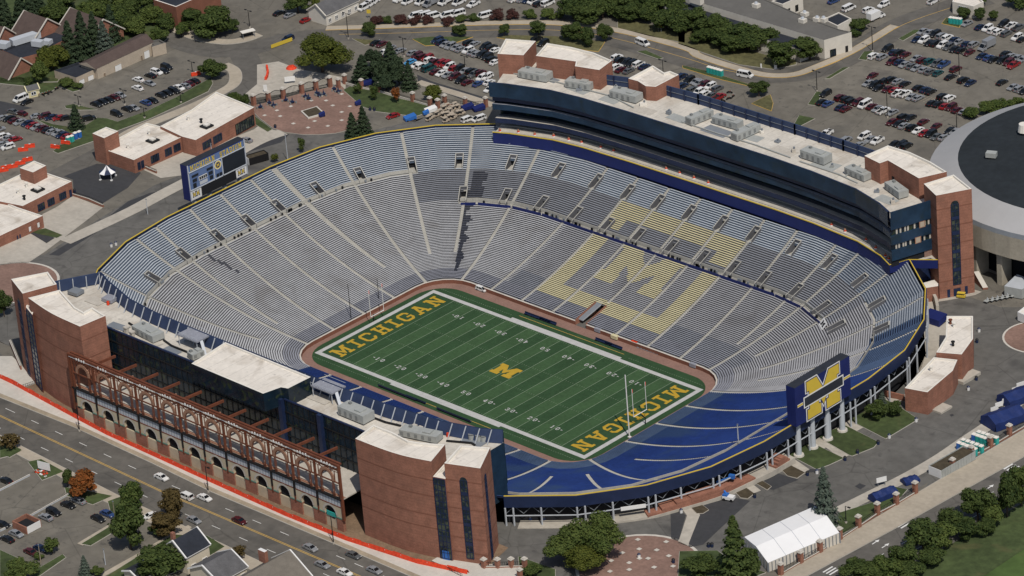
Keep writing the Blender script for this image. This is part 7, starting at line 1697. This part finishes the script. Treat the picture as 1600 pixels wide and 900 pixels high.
row(NWL,'gs:-10,590 wu:30,642 gs:65,656 rs:115,664','in the back group at the left edge',yaw=PI/2-.3); row(NWL,'gs:20,700 wu:60,722','in the front pair at the left edge',yaw=PI/2-.3); row(NWL,'wv:155,366','beside the yellow shed',yaw=PI/2,flip=True); row(NWL,'ks:200,388','next to the van by the yellow shed',yaw=PI/2); row(NWL,'ds:100,460 ms:160,472','on the driveway of the left edge lot',yaw=.1)
row(SWL,'gs:505,432 ks:437,458 ku:345,504 gs:295,537','in the row along the long guard rail',yaw=0); row(SWL,'ks:628,544 bs:688,514','in the pair by the sidewalk tree',yaw=0); row(SWL,'gs:105,642 ks:48,676','left of the brick bin enclosure',yaw=0); row(SWL,'ks:15,582','at the left end of the guard rail',yaw=.2); row(SWL,'ks:38,302','at the left edge of the upper lot',yaw=.0); row(SWL,'ms:200,760 ns:262,736','partly under the small sidewalk tree',yaw=0); row(SWL,'ws:962,528','between the two big street trees',yaw=1.3)
row(SWL,'ws:1033,280','on the street in front of the arcade, upper lane',yaw=0,flip=False); row(SWL,'wm:1190,402','on the street beside the brown street tree',yaw=0,flip=True); row(SWL,'ws:1308,412','on the street below the middle street lamp',yaw=0,flip=False); row(SWL,'gs:1240,555','on the street emerging behind the brown tree',yaw=0)
row(MS,'ms:617,186','on the street in the nearest centre lane',yaw=0,flip=False); row(MS,'gs:1060,356','on the street left of the dark coupe',yaw=0,flip=False); row(MS,'ds:1330,402','on the street below the right brick tower',yaw=0,flip=False); row(MS,'gs:1135,462','on the street right of the taupe house',yaw=0,flip=False); row(MS,'ws:1275,510','on the street at the bottom edge',yaw=0,flip=False); row(MS,'gs:1460,496','on the street at the bottom edge, farther right',yaw=0,flip=False)
row(RA,'gs:1140,656','on the apron of the long concession building',yaw=.1)
row(NL,'rs:205,802','on the service yard below the plaza lawn',yaw=1.35,flip=True); row(NL,'wm:905,835 wm:1010,830','among the golf carts behind the far rim',yaw=1.4)
a=at(Z((700,440,6.154),(322,85))[0],0); e=copy_tree(PROTO['m'][0]); e.location=(a.x,a.y,0); e.rotation_euler=(0,0,0); tag(e,'small white cart parked on the brick apron at the far field corner','cart'); e.scale=(.8,.8,.8)
for ch in e.children:
    if ch.name.startswith('body'): ch.material_slots[0].link='OBJECT'; ch.material_slots[0].material=PAINT['w'][0]
def golf_cart():
    e=empty('golf_cart'); mb=MB(); mb.prism([(-1.2,-.6),(1.2,-.6),(1.2,.6),(-1.2,.6)],.3,[.6,.95,.95,.6],'tan'); mb.build('body',e); mb=MB(); mb.box((-.2,0,1.75),(1.7,1.15,.1),'tan'); mb.build('roof',e); mb=MB(); mb.box((-.4,0,.7),(.5,1.1,.35),'black'); mb.build('seat',e)
    for sx in (-1,.6):
        for sy in (-.5,.5): mb=MB(); mb.bar((sx,sy,.6),(sx,sy,1.75),.06,'black'); mb.build('post',e)
    for sx in (-.8,.8):
        for sy in (-.6,.6): mb=MB(); mb.cyl((sx,sy-.1,.25),(sx,sy+.1,.25),.25,.25,'black',8); mb.build('wheel',e)
    return e
gc=golf_cart()
for i,(x,y) in enumerate(((540,830),(560,815),(620,790),(650,770),(690,735),(720,715),(680,800),(720,790),(745,760),(775,735),(760,800),(790,705),(815,725),(820,780),(850,775),(700,845),(740,820),(770,815))):
    e=gc if i==0 else copy_tree(gc); p=G(Z(NL,(x,y))[0]); e.location=(p.x,p.y,p.z); e.rotation_euler=(0,0,1.4+crnd.uniform(-.2,.2)); tag(e,'tan golf cart in the cluster behind the far rim, %s from left'%ORD[i],'golf cart','golf carts behind the far rim')
for i,(px,m_,lb) in enumerate(((Z(NL,(365,825))[0],'tblue','light blue covered cart on the service yard beside the red car'),(Z(NL,(905,725))[0],'royal','navy covered cart beside the golf carts, left one'),(Z(NL,(1010,735))[0],'royal','navy covered cart beside the golf carts, right one'),(Z(NL,(560,750))[0],'white','white box trailer at the left end of the golf carts'),(Z(NL,(515,780))[0],'tblue','small light blue cart left of the white box trailer'),(Z(NP,(740,292))[0],'royal','purple-blue banner cart at the right edge of the brick plaza'),(Z(NP,(520,362))[0],'royal','blue covered figure beside the plaza planter'),(Z(NP,(800,165))[0],'royal','navy cover behind the brick pillars under the evergreens'))):
    a=G(px); e=tag(empty('covered_cart',(a.x,a.y,a.z),1.2),lb,'cart'); s=1.0 if i in (0,1,2,3,7) else .5
    mb=MB(); mb.prism([(-2*s,-1.1*s),(2*s,-1.1*s),(2*s,1.1*s),(-2*s,1.1*s)],.3,[1.1,1.7,1.9,1.4],m_); mb.build('cover',e)
    for sx in (-1.3,1.3):
        for sy in (-1,1): mb=MB(); mb.cyl((sx*s,sy*s-.1,.3),(sx*s,sy*s+.1,.3),.3,.3,'black',8); mb.build('wheel',e)
BK_=[(480,455),(450,470),(600,470),(640,250),(655,285),(585,305)]
def motorbike():
    e=empty('motorcycle'); mb=MB(); mb.box((0,0,.45),(1.3,.3,.4),'black'); mb.box((.1,0,.8),(.6,.28,.2),'dbrick'); mb.build('frame',e)
    for s in (-.75,.75): mb=MB(); mb.cyl((s,-.07,.33),(s,.07,.33),.33,.33,'black',10); mb.build('wheel',e)
    mb=MB(); mb.bar((.6,-.4,1.0),(.6,.4,1.0),.06,'lsteel'); mb.build('handlebar',e); return e
mk=motorbike()
for i,px in enumerate(Z(EM,(585,310),(630,252),(625,295),(655,280))+Z(NWL,(290,335),(320,330),(345,322),(368,312),(420,285))):
    e=mk if i==0 else copy_tree(mk); p=G(px); e.location=(p.x,p.y,p.z); e.rotation_euler=(0,0,.6*i); tag(e,'dark motorcycle %s, %s from left'%('on the paved corner behind the east stand' if i<4 else 'on the slab by the yellow shed',ORD[i if i<4 else i-4]),'motorcycle','motorcycles')
# clusters of chairs and tables on the gate plaza
for i,px in enumerate(Z(NP,(145,310),(200,285),(225,300),(300,268),(340,280),(420,245),(440,258),(490,225),(505,240),(530,232),(595,200),(620,215))):
    a=G(px); e=tag(empty('patio_table',(a.x,a.y,a.z),i*.7),'navy folded table set by the north gates, %s from left'%ORD[i],'table','table sets by the north gates'); mb=MB(); mb.cyl((0,0,.7),(0,0,.78),.8,.8,'bluep',10); mb.cyl((0,0,.7),(0,0,2.4),.35,.05,'bluep',8); mb.build('top',e)
    for k in range(3): mb=MB(); mb.box((1.2*math.cos(k*2.1),1.2*math.sin(k*2.1),0),(.5,.5,.8),'hvacd'); mb.build('chair',e)
# ================================================================== TREES
def leafmat(name,c1,c2,tr=.25):
    m=bpy.data.materials.new(name); m.use_nodes=True; nt=m.node_tree; b=nt.nodes['Principled BSDF']; b.inputs['Roughness'].default_value=.75; b.inputs['Specular IOR Level'].default_value=.15
    g=nt.nodes.new('ShaderNodeNewGeometry'); oi=nt.nodes.new('ShaderNodeObjectInfo'); n=nt.nodes.new('ShaderNodeTexNoise'); n.inputs['Scale'].default_value=.55; n.inputs['Detail'].default_value=3
    nt.links.new(g.outputs['Position'],n.inputs['Vector'])
    ad=nt.nodes.new('ShaderNodeMath'); ad.operation='MULTIPLY_ADD'; ad.inputs[1].default_value=.75; nt.links.new(g.outputs['Random Per Island'],ad.inputs[0]); 
    r=nt.nodes.new('ShaderNodeMapRange'); r.inputs[1].default_value=.35; r.inputs[2].default_value=.65; r.inputs[3].default_value=0; r.inputs[4].default_value=.35; nt.links.new(n.outputs['Fac'],r.inputs[0]); nt.links.new(r.outputs[0],ad.inputs[2])
    a2=nt.nodes.new('ShaderNodeMath'); a2.operation='MULTIPLY_ADD'; a2.inputs[1].default_value=.3; nt.links.new(oi.outputs['Random'],a2.inputs[0]); nt.links.new(ad.outputs[0],a2.inputs[2])
    mx=nt.nodes.new('ShaderNodeMix'); mx.data_type='RGBA'; mx.inputs[6].default_value=(*c1,1); mx.inputs[7].default_value=(*c2,1); nt.links.new(a2.outputs[0],mx.inputs[0]); nt.links.new(mx.outputs[2],b.inputs['Base Color'])
    t=nt.nodes.new('ShaderNodeBsdfTranslucent'); nt.links.new(mx.outputs[2],t.inputs['Color']); ms=nt.nodes.new('ShaderNodeMixShader'); ms.inputs[0].default_value=tr
    nt.links.new(b.outputs[0],ms.inputs[1]); nt.links.new(t.outputs[0],ms.inputs[2]); nt.links.new(ms.outputs[0],nt.nodes['Material Output'].inputs['Surface']); return m
LEAF=dict(g=leafmat('green_leaves',(.020,.046,.012),(.100,.130,.034)),d=leafmat('dark_leaves',(.013,.031,.010),(.074,.102,.028)),y=leafmat('yellow_green_leaves',(.036,.056,.012),(.105,.118,.022)),a=leafmat('autumn_leaves',(.075,.045,.014),(.27,.085,.022)),b=leafmat('brown_leaves',(.045,.036,.014),(.110,.080,.030)),m=leafmat('maroon_leaves',(.030,.016,.014),(.085,.038,.032)),c=leafmat('dark_needles',(.011,.024,.013),(.040,.060,.030),.1),s=leafmat('spruce_blue_needles',(.028,.045,.036),(.090,.115,.090),.1))
def leaf_quad(mb,p,n,s,r,mt):
    n=n.normalized(); q=Vector((r.uniform(-1,1),r.uniform(-1,1),r.uniform(-1,1))); x=n.cross(q)
    if x.length<1e-3: return
    x.normalize(); y=n.cross(x); a=s*r.uniform(.6,1.25); b=s*r.uniform(.45,.95)
    mb.face([p-x*a,p-y*b+n*.12*s,p+x*a,p+y*b+n*.12*s],mt)
def crown_mesh(seed,n,leaf,kind):
    r=random.Random(seed); mb=MB(); mt=LEAF['g']
    if kind=='d':      # unit crown: radius 1, from z=0 to 2*h
        lobes=[]
        for k in range(17):
            t=r.uniform(0,2*PI); u_=r.uniform(-.85,.98); rr=math.sqrt(max(0,1-u_*u_*.9))*r.uniform(.42,.80); lobes.append((Vector((rr*math.cos(t),rr*math.sin(t),u_*.66)),r.uniform(.22,.44)))
        lobes.append((Vector((0,0,.1)),.6))
        W_=[l[1]**2 for l in lobes]
        for k in range(n):
            c,R_=r.choices(lobes,W_)[0]; d=Vector((r.gauss(0,1),r.gauss(0,1),r.gauss(0,1))).normalized(); rad=R_*(r.random()**.25)*r.choice((1,1,1,1.12))
            p=c+Vector((d.x*rad,d.y*rad,d.z*rad*.85)); leaf_quad(mb,p,(d+Vector((r.uniform(-.7,.7),r.uniform(-.7,.7),r.uniform(-.2,.9)))),leaf,r,mt)
    elif kind=='c':    # conifer: height 1, base radius .3
        tiers=15
        for k in range(n):
            h=r.random()**1.35; tier=int(h*tiers); ht=(tier+r.random()*.75)/tiers; R_=.29*(1-ht)**.85+.012
            ang=r.uniform(0,2*PI); nb=5+tier%3; ang=(round(ang/(2*PI)*nb)+r.gauss(0,.24))*2*PI/nb+tier*.9
            rad=R_*(.25+.75*r.random()**.5)*(1+.26*math.sin(tier*3.1+ang*2)+.12*math.sin(ang*3+1)); p=Vector((rad*math.cos(ang),rad*math.sin(ang),ht-.16*rad/.3*.35+.02))
            leaf_quad(mb,p,Vector((math.cos(ang)*.5+r.uniform(-.4,.4),math.sin(ang)*.5+r.uniform(-.4,.4),.9)),leaf,r,mt)
    else:              # shrub / pine: low irregular mound
        lobes=[(Vector((r.uniform(-.6,.6),r.uniform(-.6,.6),r.uniform(-.2,.45))),r.uniform(.3,.5)) for k in range(9)]
        for k in range(n):
            c,R_=r.choice(lobes); d=Vector((r.gauss(0,1),r.gauss(0,1),r.gauss(0,1))).normalized(); rad=R_*(r.random()**.3); p=c+d*rad*r.choice((1,1,1.15)); leaf_quad(mb,p,d+Vector((r.uniform(-.6,.6),r.uniform(-.6,.6),.5)),leaf,r,mt)
    me=bpy.data.meshes.new('crown'); me.from_pydata(mb.v,[],mb.f); me.materials.append(mt); me.update(); return me
def trunk_mesh(kind,seed):
    r=random.Random(seed); mb=MB()
    if kind=='c': mb.cyl((0,0,-.03),(0,0,.9),.022,.004,BARK,8)
    else:
        mb.cyl((0,0,-.5),(0,0,.9),.085,.06,BARK,9)
        for k in range(6):
            t=k*1.05+r.random()*.4; L=r.uniform(.55,.9); mb.cyl((0,0,.55+.06*k),(L*.7*math.cos(t),L*.7*math.sin(t),1.0+.6*r.random()),.045,.015,BARK,6)
    me=mb.mesh('trunk'); return me
CR={'D':[crown_mesh(s,3900,.085,'d') for s in (1,2,3,4)],'B':[crown_mesh(s,11000,.046,'d') for s in (11,12)],'S':[crown_mesh(s,900,.12,'d') for s in (5,6)],'C':[crown_mesh(s,4200,.030,'c') for s in (7,8,9)],'P':[crown_mesh(s,1800,.11,'p') for s in (21,22)]}
TRK={'c':trunk_mesh('c',1),'d':trunk_mesh('d',2)}
trnd=random.Random(5)
def tree(cx,cy,w,h,kind,lf,label,grp,ground=None):
    """(cx, cy): middle of the crown in the photo, w and h: its half width and half height there"""
    base=(cx,cy+h*.80); a=G(base); d=(a-CAM).length; s=FOC/d; R=w/s
    shrub=kind=='P'
    e=tag(empty('conifer_tree' if kind=='C' else ('bush' if shrub else ('young_tree' if kind=='S' else 'leafy_tree')),(a.x,a.y,a.z),trnd.uniform(0,6.28)),label,'bush' if shrub else 'tree',grp)
    me=trnd.choice(CR[kind]); o=bpy.data.objects.new('foliage' if shrub else 'crown',me); COL.objects.link(o); o.parent=e
    o.material_slots[0].link='OBJECT'; o.material_slots[0].material=LEAF[lf]
    if kind=='C':
        H=max(3,(2*h*.98)/(s*.894)); o.scale=(R/.27,R/.27,H); t=bpy.data.objects.new('trunk',TRK['c']); COL.objects.link(t); t.parent=e; t.scale=(H*.9,H*.9,H)
    else:
        HZ=max(R*.55,(2*h/s-2*R*.40)/.894/2)     # half height of the crown
        k=R/1.06; kz=HZ/.92
        zc=HZ*(.95 if shrub else 1.18)+(0 if shrub else .5); o.location=(0,0,zc); o.scale=(k,k*trnd.uniform(.92,1.06),kz)
        t=bpy.data.objects.new('stem' if shrub else 'trunk',TRK['d']); COL.objects.link(t); t.parent=e; t.scale=(R*.75,R*.75,zc*.72); t.location=(0,0,0)
    return e
def grove(items,what,grp):
    gs=1.16 if len(items)>9 and 'boulevard' not in grp and 'bushes' not in grp else (1.14 if 'boulevard' in grp else 1.0)
    items=[(it[0],it[1],it[2]*gs,it[3]*gs,*it[4:]) for it in items]
    """items: (cx,cy,w,h,kind,leaf[,label])"""
    order=sorted(range(len(items)),key=lambda i:items[i][0])
    kd={'D':'leafy tree','B':'big spreading tree','S':'young tree','C':'conifer','P':'bush'}; lc=dict(g='green',d='dark green',y='yellow-green',a='orange autumn',b='brownish',m='reddish',c='dark',s='blue-green')
    for n,i in enumerate(order):
        it=items[i]; lab=it[6] if len(it)>6 else '%s %s %s, %s from left'%(lc[it[5]],kd[it[4]],what,ORD[n])
        tree(*it[:6],lab,grp)
grove([(10,25,14,24,'C','c'),(36,22,14,24,'C','c'),(60,10,16,18,'C','c'),(50,20,12,22,'C','c'),(85,18,24,20,'D','d'),(142,14,20,18,'D','g'),(170,17,18,17,'D','g'),(203,14,20,18,'D','d'),(240,22,20,18,'D','g'),(268,12,18,16,'D','d'),(215,40,20,16,'D','g'),(284,45,14,12,'D','g'),(100,4,22,14,'D','d'),(122,26,18,16,'D','g'),(158,2,22,12,'D','d'),(188,0,22,14,'D','g'),(226,4,22,14,'D','d'),(186,30,18,15,'D','g'),(262,34,18,15,'D','d')],'among those at the top left edge','trees around the brick houses')
grove([(132,60,17,34,'C','c'),(112,72,17,32,'C','c'),(150,55,15,30,'C','c'),(176,42,14,28,'C','c'),(164,62,14,24,'C','s'),(250,54,17,17,'D','g'),(205,36,20,18,'D','d')],'beside the long tan garage','trees beside the garage')
grove([(84,88,26,26,'D','y'),(62,112,17,22,'D','g'),(72,100,14,18,'D','y'),(103,130,14,9,'P','g'),(122,133,9,8,'P','g'),(45,126,8,10,'P','d')],'in front of the yellow shed','trees by the yellow shed')
grove([(334,36,36,26,'D','d'),(305,26,24,20,'D','d'),(318,44,22,18,'D','d'),(364,40,14,14,'D','d')],'in the clump above the bus shelter','trees by the shelter')
grove([(466,8,24,14,'D','d'),(494,12,11,14,'D','y')],'at the top edge left of the cream house','trees by the cream house')
grove([(331,106,24,20,'D','d','round dark tree at the end of the grass strip by the curved drive'),(120,186,12,19,'C','c','lone spruce beside the parked cars of the left lot'),(367,155,15,13,'D','d','dark shrubby tree left of the north gates'),(385,158,10,13,'D','d','small dark tree touching the left gate pillar'),(504,85,49,34,'B','y','huge yellow-green tree behind the north gates')],'','single trees north of the stadium')
grove([(568,110,17,20,'C','c'),(596,112,20,26,'D','c'),(624,112,18,26,'D','c'),(640,122,13,20,'C','c'),(586,92,17,20,'D','c'),(612,92,16,22,'C','c'),(604,128,22,16,'D','c')],'in the evergreen clump by the north lot','evergreens by the north lot')
grove([(620,150,9,14,'S','a','young orange-tipped tree on the plaza lawn'),(585,146,9,14,'S','g','young green tree on the plaza lawn'),(677,147,18,13,'D','y','round yellow-green tree behind the low wall by the golf carts'),(552,200,13,20,'C','c','dark spruce just outside the far rim, left one'),(569,192,13,22,'C','c','dark spruce just outside the far rim, right one'),(472,228,7,13,'S','g','slim young tree outside the far rim'),(430,247,8,8,'S','y','small light green tree right of the scoreboard'),(560,140,8,10,'S','d','young tree below the evergreens on the plaza lawn')],'','trees near the far rim')
grove([(577,46,14,14,'D','d'),(719,46,14,13,'D','d'),(788,47,11,12,'D','d'),(842,43,17,14,'D','d'),(895,48,20,20,'D','d'),(917,58,16,18,'D','d'),(947,50,14,18,'D','d')],'along the far road','street trees along the far road')
grove([(590,31,12,8,'P','m'),(606,30,11,8,'P','d'),(625,31,13,8,'P','m'),(648,31,13,8,'P','m'),(668,31,12,8,'P','m'),(700,32,12,8,'P','m'),(722,29,11,8,'P','g'),(742,26,12,9,'P','d'),(776,22,15,11,'P','m'),(800,22,13,9,'P','m'),(830,24,14,6,'P','g'),(855,24,14,6,'P','g'),(875,22,12,7,'P','g')],'in the hedge along the far road','bushes of the roadside hedge')
grove([(896,12,24,18,'D','d'),(918,22,24,18,'D','d'),(942,12,22,18,'D','d'),(968,6,24,14,'D','d'),(1000,6,22,12,'D','d'),(1030,8,24,14,'D','d'),(1055,14,22,14,'D','d'),(1040,30,24,16,'D','d'),(1066,34,24,18,'D','d'),(980,22,20,12,'D','d'),(1010,24,18,10,'D','d'),(955,-4,26,14,'D','d'),(990,-8,26,14,'D','d'),(1050,-4,24,14,'D','d'),(1018,14,24,14,'D','d'),(922,4,24,14,'D','d')],'in the dense wood at the top edge','trees of the wood at the top edge')
grove([(1083,30,24,16,'D','d'),(1110,40,26,20,'D','d'),(1135,48,26,20,'D','d'),(1162,56,28,22,'D','d'),(1096,56,16,12,'D','d'),(1145,70,20,14,'D','d'),(1170,70,18,12,'D','d'),(1223,80,25,24,'D','d'),(1266,76,24,18,'D','d'),(1300,62,14,13,'D','g'),(1124,60,22,14,'D','d'),(1188,62,24,18,'D','d'),(1205,58,20,16,'D','d'),(1248,70,18,14,'D','d')],'along the front of the long grey roof','trees in front of the long building')
grove([(1343,36,17,15,'D','d','dark tree at the right end of the long grey-roofed building'),(1338,50,12,9,'P','d','low bush under the dark tree by the long building'),(1186,137,17,17,'D','d','round dark tree on the corner island behind the east stand'),(1507,20,11,13,'D','d','round tree above the far east lot, left of three'),(1532,22,11,12,'D','d','round tree above the far east lot, middle of three'),(1553,25,9,10,'D','d','round tree above the far east lot, right of three'),(1590,3,22,8,'P','d','dark bush in the top right corner'),(1528,4,16,5,'P','g','low bush at the top edge above the east lot')],'','trees around the east lot')
grove([(1520,176,15,10,'P','g'),(1541,168,17,11,'P','g'),(1562,163,16,10,'P','g'),(1582,158,14,10,'P','g'),(1600,155,12,10,'P','g')],'in the hedge beside the arena','bushes beside the arena')
grove([(7,474,14,22,'D','d','dark tree at the left image edge behind the brick tower'),(17,688,16,15,'S','b','thin brownish tree at the left edge by the street'),(128,753,27,25,'D','a','orange autumn tree beside the street'),(106,748,10,14,'D','d','green tree touching the orange autumn tree'),(210,778,22,28,'D','g','tall green street tree, upper crown'),(205,822,27,40,'D','d','big dark green street tree in front of the lower left houses'),(270,790,20,26,'D','b','brownish street tree, upper one beside the white van'),(262,815,25,24,'D','b','brownish street tree, lower one above the house'),(246,826,14,12,'D','d','small dark tree between the two big street trees'),(255,874,36,32,'D','d','big dark tree hiding the houses at the bottom edge'),(134,886,8,14,'C','s','small young spruce at the bottom edge'),(152,892,10,9,'D','g','small round tree at the bottom edge beside the spruce'),(82,852,13,14,'S','g','small thin tree beside the red car in the lower left'),(36,888,26,22,'D','g','broad green tree in the bottom left corner'),(374,862,12,12,'S','b','bare brownish shrub tree by the taupe house'),(62,866,9,8,'P','g','low bush below the red car at the lower left')],'','trees by the street')
grove([(888,848,38,36,'B','g','broad green tree in front of the south rim, left half'),(930,836,42,46,'B','g','broad green tree in front of the south rim, right half'),(912,868,36,28,'B','y','lower yellowish part tree in front of the south rim'),(834,890,14,10,'P','g','small bush beside the brick pillars at the bottom edge'),(1094,880,27,24,'D','d','rounded dark tree left of the tent'),(1150,866,24,46,'C','d','tall dark pine left of the white tent'),(1174,880,20,26,'D','d','dark tree pressed against the white tent'),(1290,782,17,40,'C','s','tall blue-green spruce behind the white tent'),(1370,640,16,18,'D','d','pine on the south lawn, left one'),(1397,638,12,14,'D','d','pine on the south lawn, right one'),(1378,622,6,10,'C','s','narrow blue spruce behind the lawn pines')],'','trees on the south side')
grove([(1335,893,24,14,'D','d'),(1362,890,22,16,'D','d'),(1385,884,24,24,'D','g'),(1412,868,24,26,'D','d'),(1443,836,30,30,'D','d'),(1470,836,24,26,'D','g'),(1486,812,22,22,'D','d'),(1508,824,22,22,'D','d'),(1528,786,25,32,'D','d'),(1552,800,20,22,'D','g'),(1574,775,22,36,'D','d'),(1596,760,20,34,'D','g'),(1425,888,22,18,'D','d'),(1540,822,18,16,'D','d'),(1455,866,20,18,'D','d')],'in the hedge row beside the boulevard','hedge trees beside the boulevard')
# ================================================================== LIGHT, SKY, CAMERA
AZ,EL=math.radians(-30),math.radians(55)
sd=Vector((math.cos(AZ)*math.cos(EL),math.sin(AZ)*math.cos(EL),math.sin(EL)))
sun=bpy.data.lights.new('sun','SUN'); sun.energy=3.9; sun.angle=math.radians(.5); sun.color=(1,.935,.84)
so=bpy.data.objects.new('sun',sun); COL.objects.link(so); so.rotation_euler=(-sd).to_track_quat('-Z','Y').to_euler(); so.location=(0,0,300)
w=bpy.data.worlds.new('World'); scn.world=w; w.use_nodes=True; nt=w.node_tree; bg=nt.nodes['Background']
sk=nt.nodes.new('ShaderNodeTexSky'); sk.sky_type='NISHITA'; sk.sun_disc=False; sk.sun_elevation=EL; sk.sun_rotation=math.atan2(sd.x,sd.y); sk.air_density=1; sk.dust_density=1.5
nt.links.new(sk.outputs[0],bg.inputs[0]); bg.inputs[1].default_value=.085
HZ=0
if HZ>0:
    hm=bpy.data.materials.new('haze_air'); hm.use_nodes=True; hn=hm.node_tree; hn.nodes.remove(hn.nodes['Principled BSDF']); pv=hn.nodes.new('ShaderNodeVolumePrincipled'); pv.inputs['Color'].default_value=(.80,.88,1,1); pv.inputs['Density'].default_value=HZ; pv.inputs['Anisotropy'].default_value=.2
    hn.links.new(pv.outputs[0],hn.nodes['Material Output'].inputs['Volume'])
    hb=MB(); hb.prism([(-3200,-3200),(3200,-3200),(3200,4200),(-3200,4200)],-3,640,'tar',bottom=True); ho=hb.build('haze'); ho.data.materials.clear(); ho.data.materials.append(hm); ho['kind']='stuff'
cd=bpy.data.cameras.new('camera'); co=bpy.data.objects.new('camera',cd); COL.objects.link(co); scn.camera=co
cd.sensor_width=36; cd.lens=FOC/1600*36; cd.clip_start=1; cd.clip_end=9000
R3=Matrix((rt,upv,-fw)).transposed(); co.matrix_world=Matrix.Translation(CAM)@R3.to_4x4()
scn.view_settings.view_transform='Standard'; scn.view_settings.look='None'; scn.view_settings.gamma=1; scn.view_settings.exposure=-0.22; scn.view_settings.use_curve_mapping=False
scn.render.engine='CYCLES'; scn.cycles.max_bounces=5; scn.cycles.diffuse_bounces=2; scn.cycles.glossy_bounces=2; scn.cycles.use_denoising=True
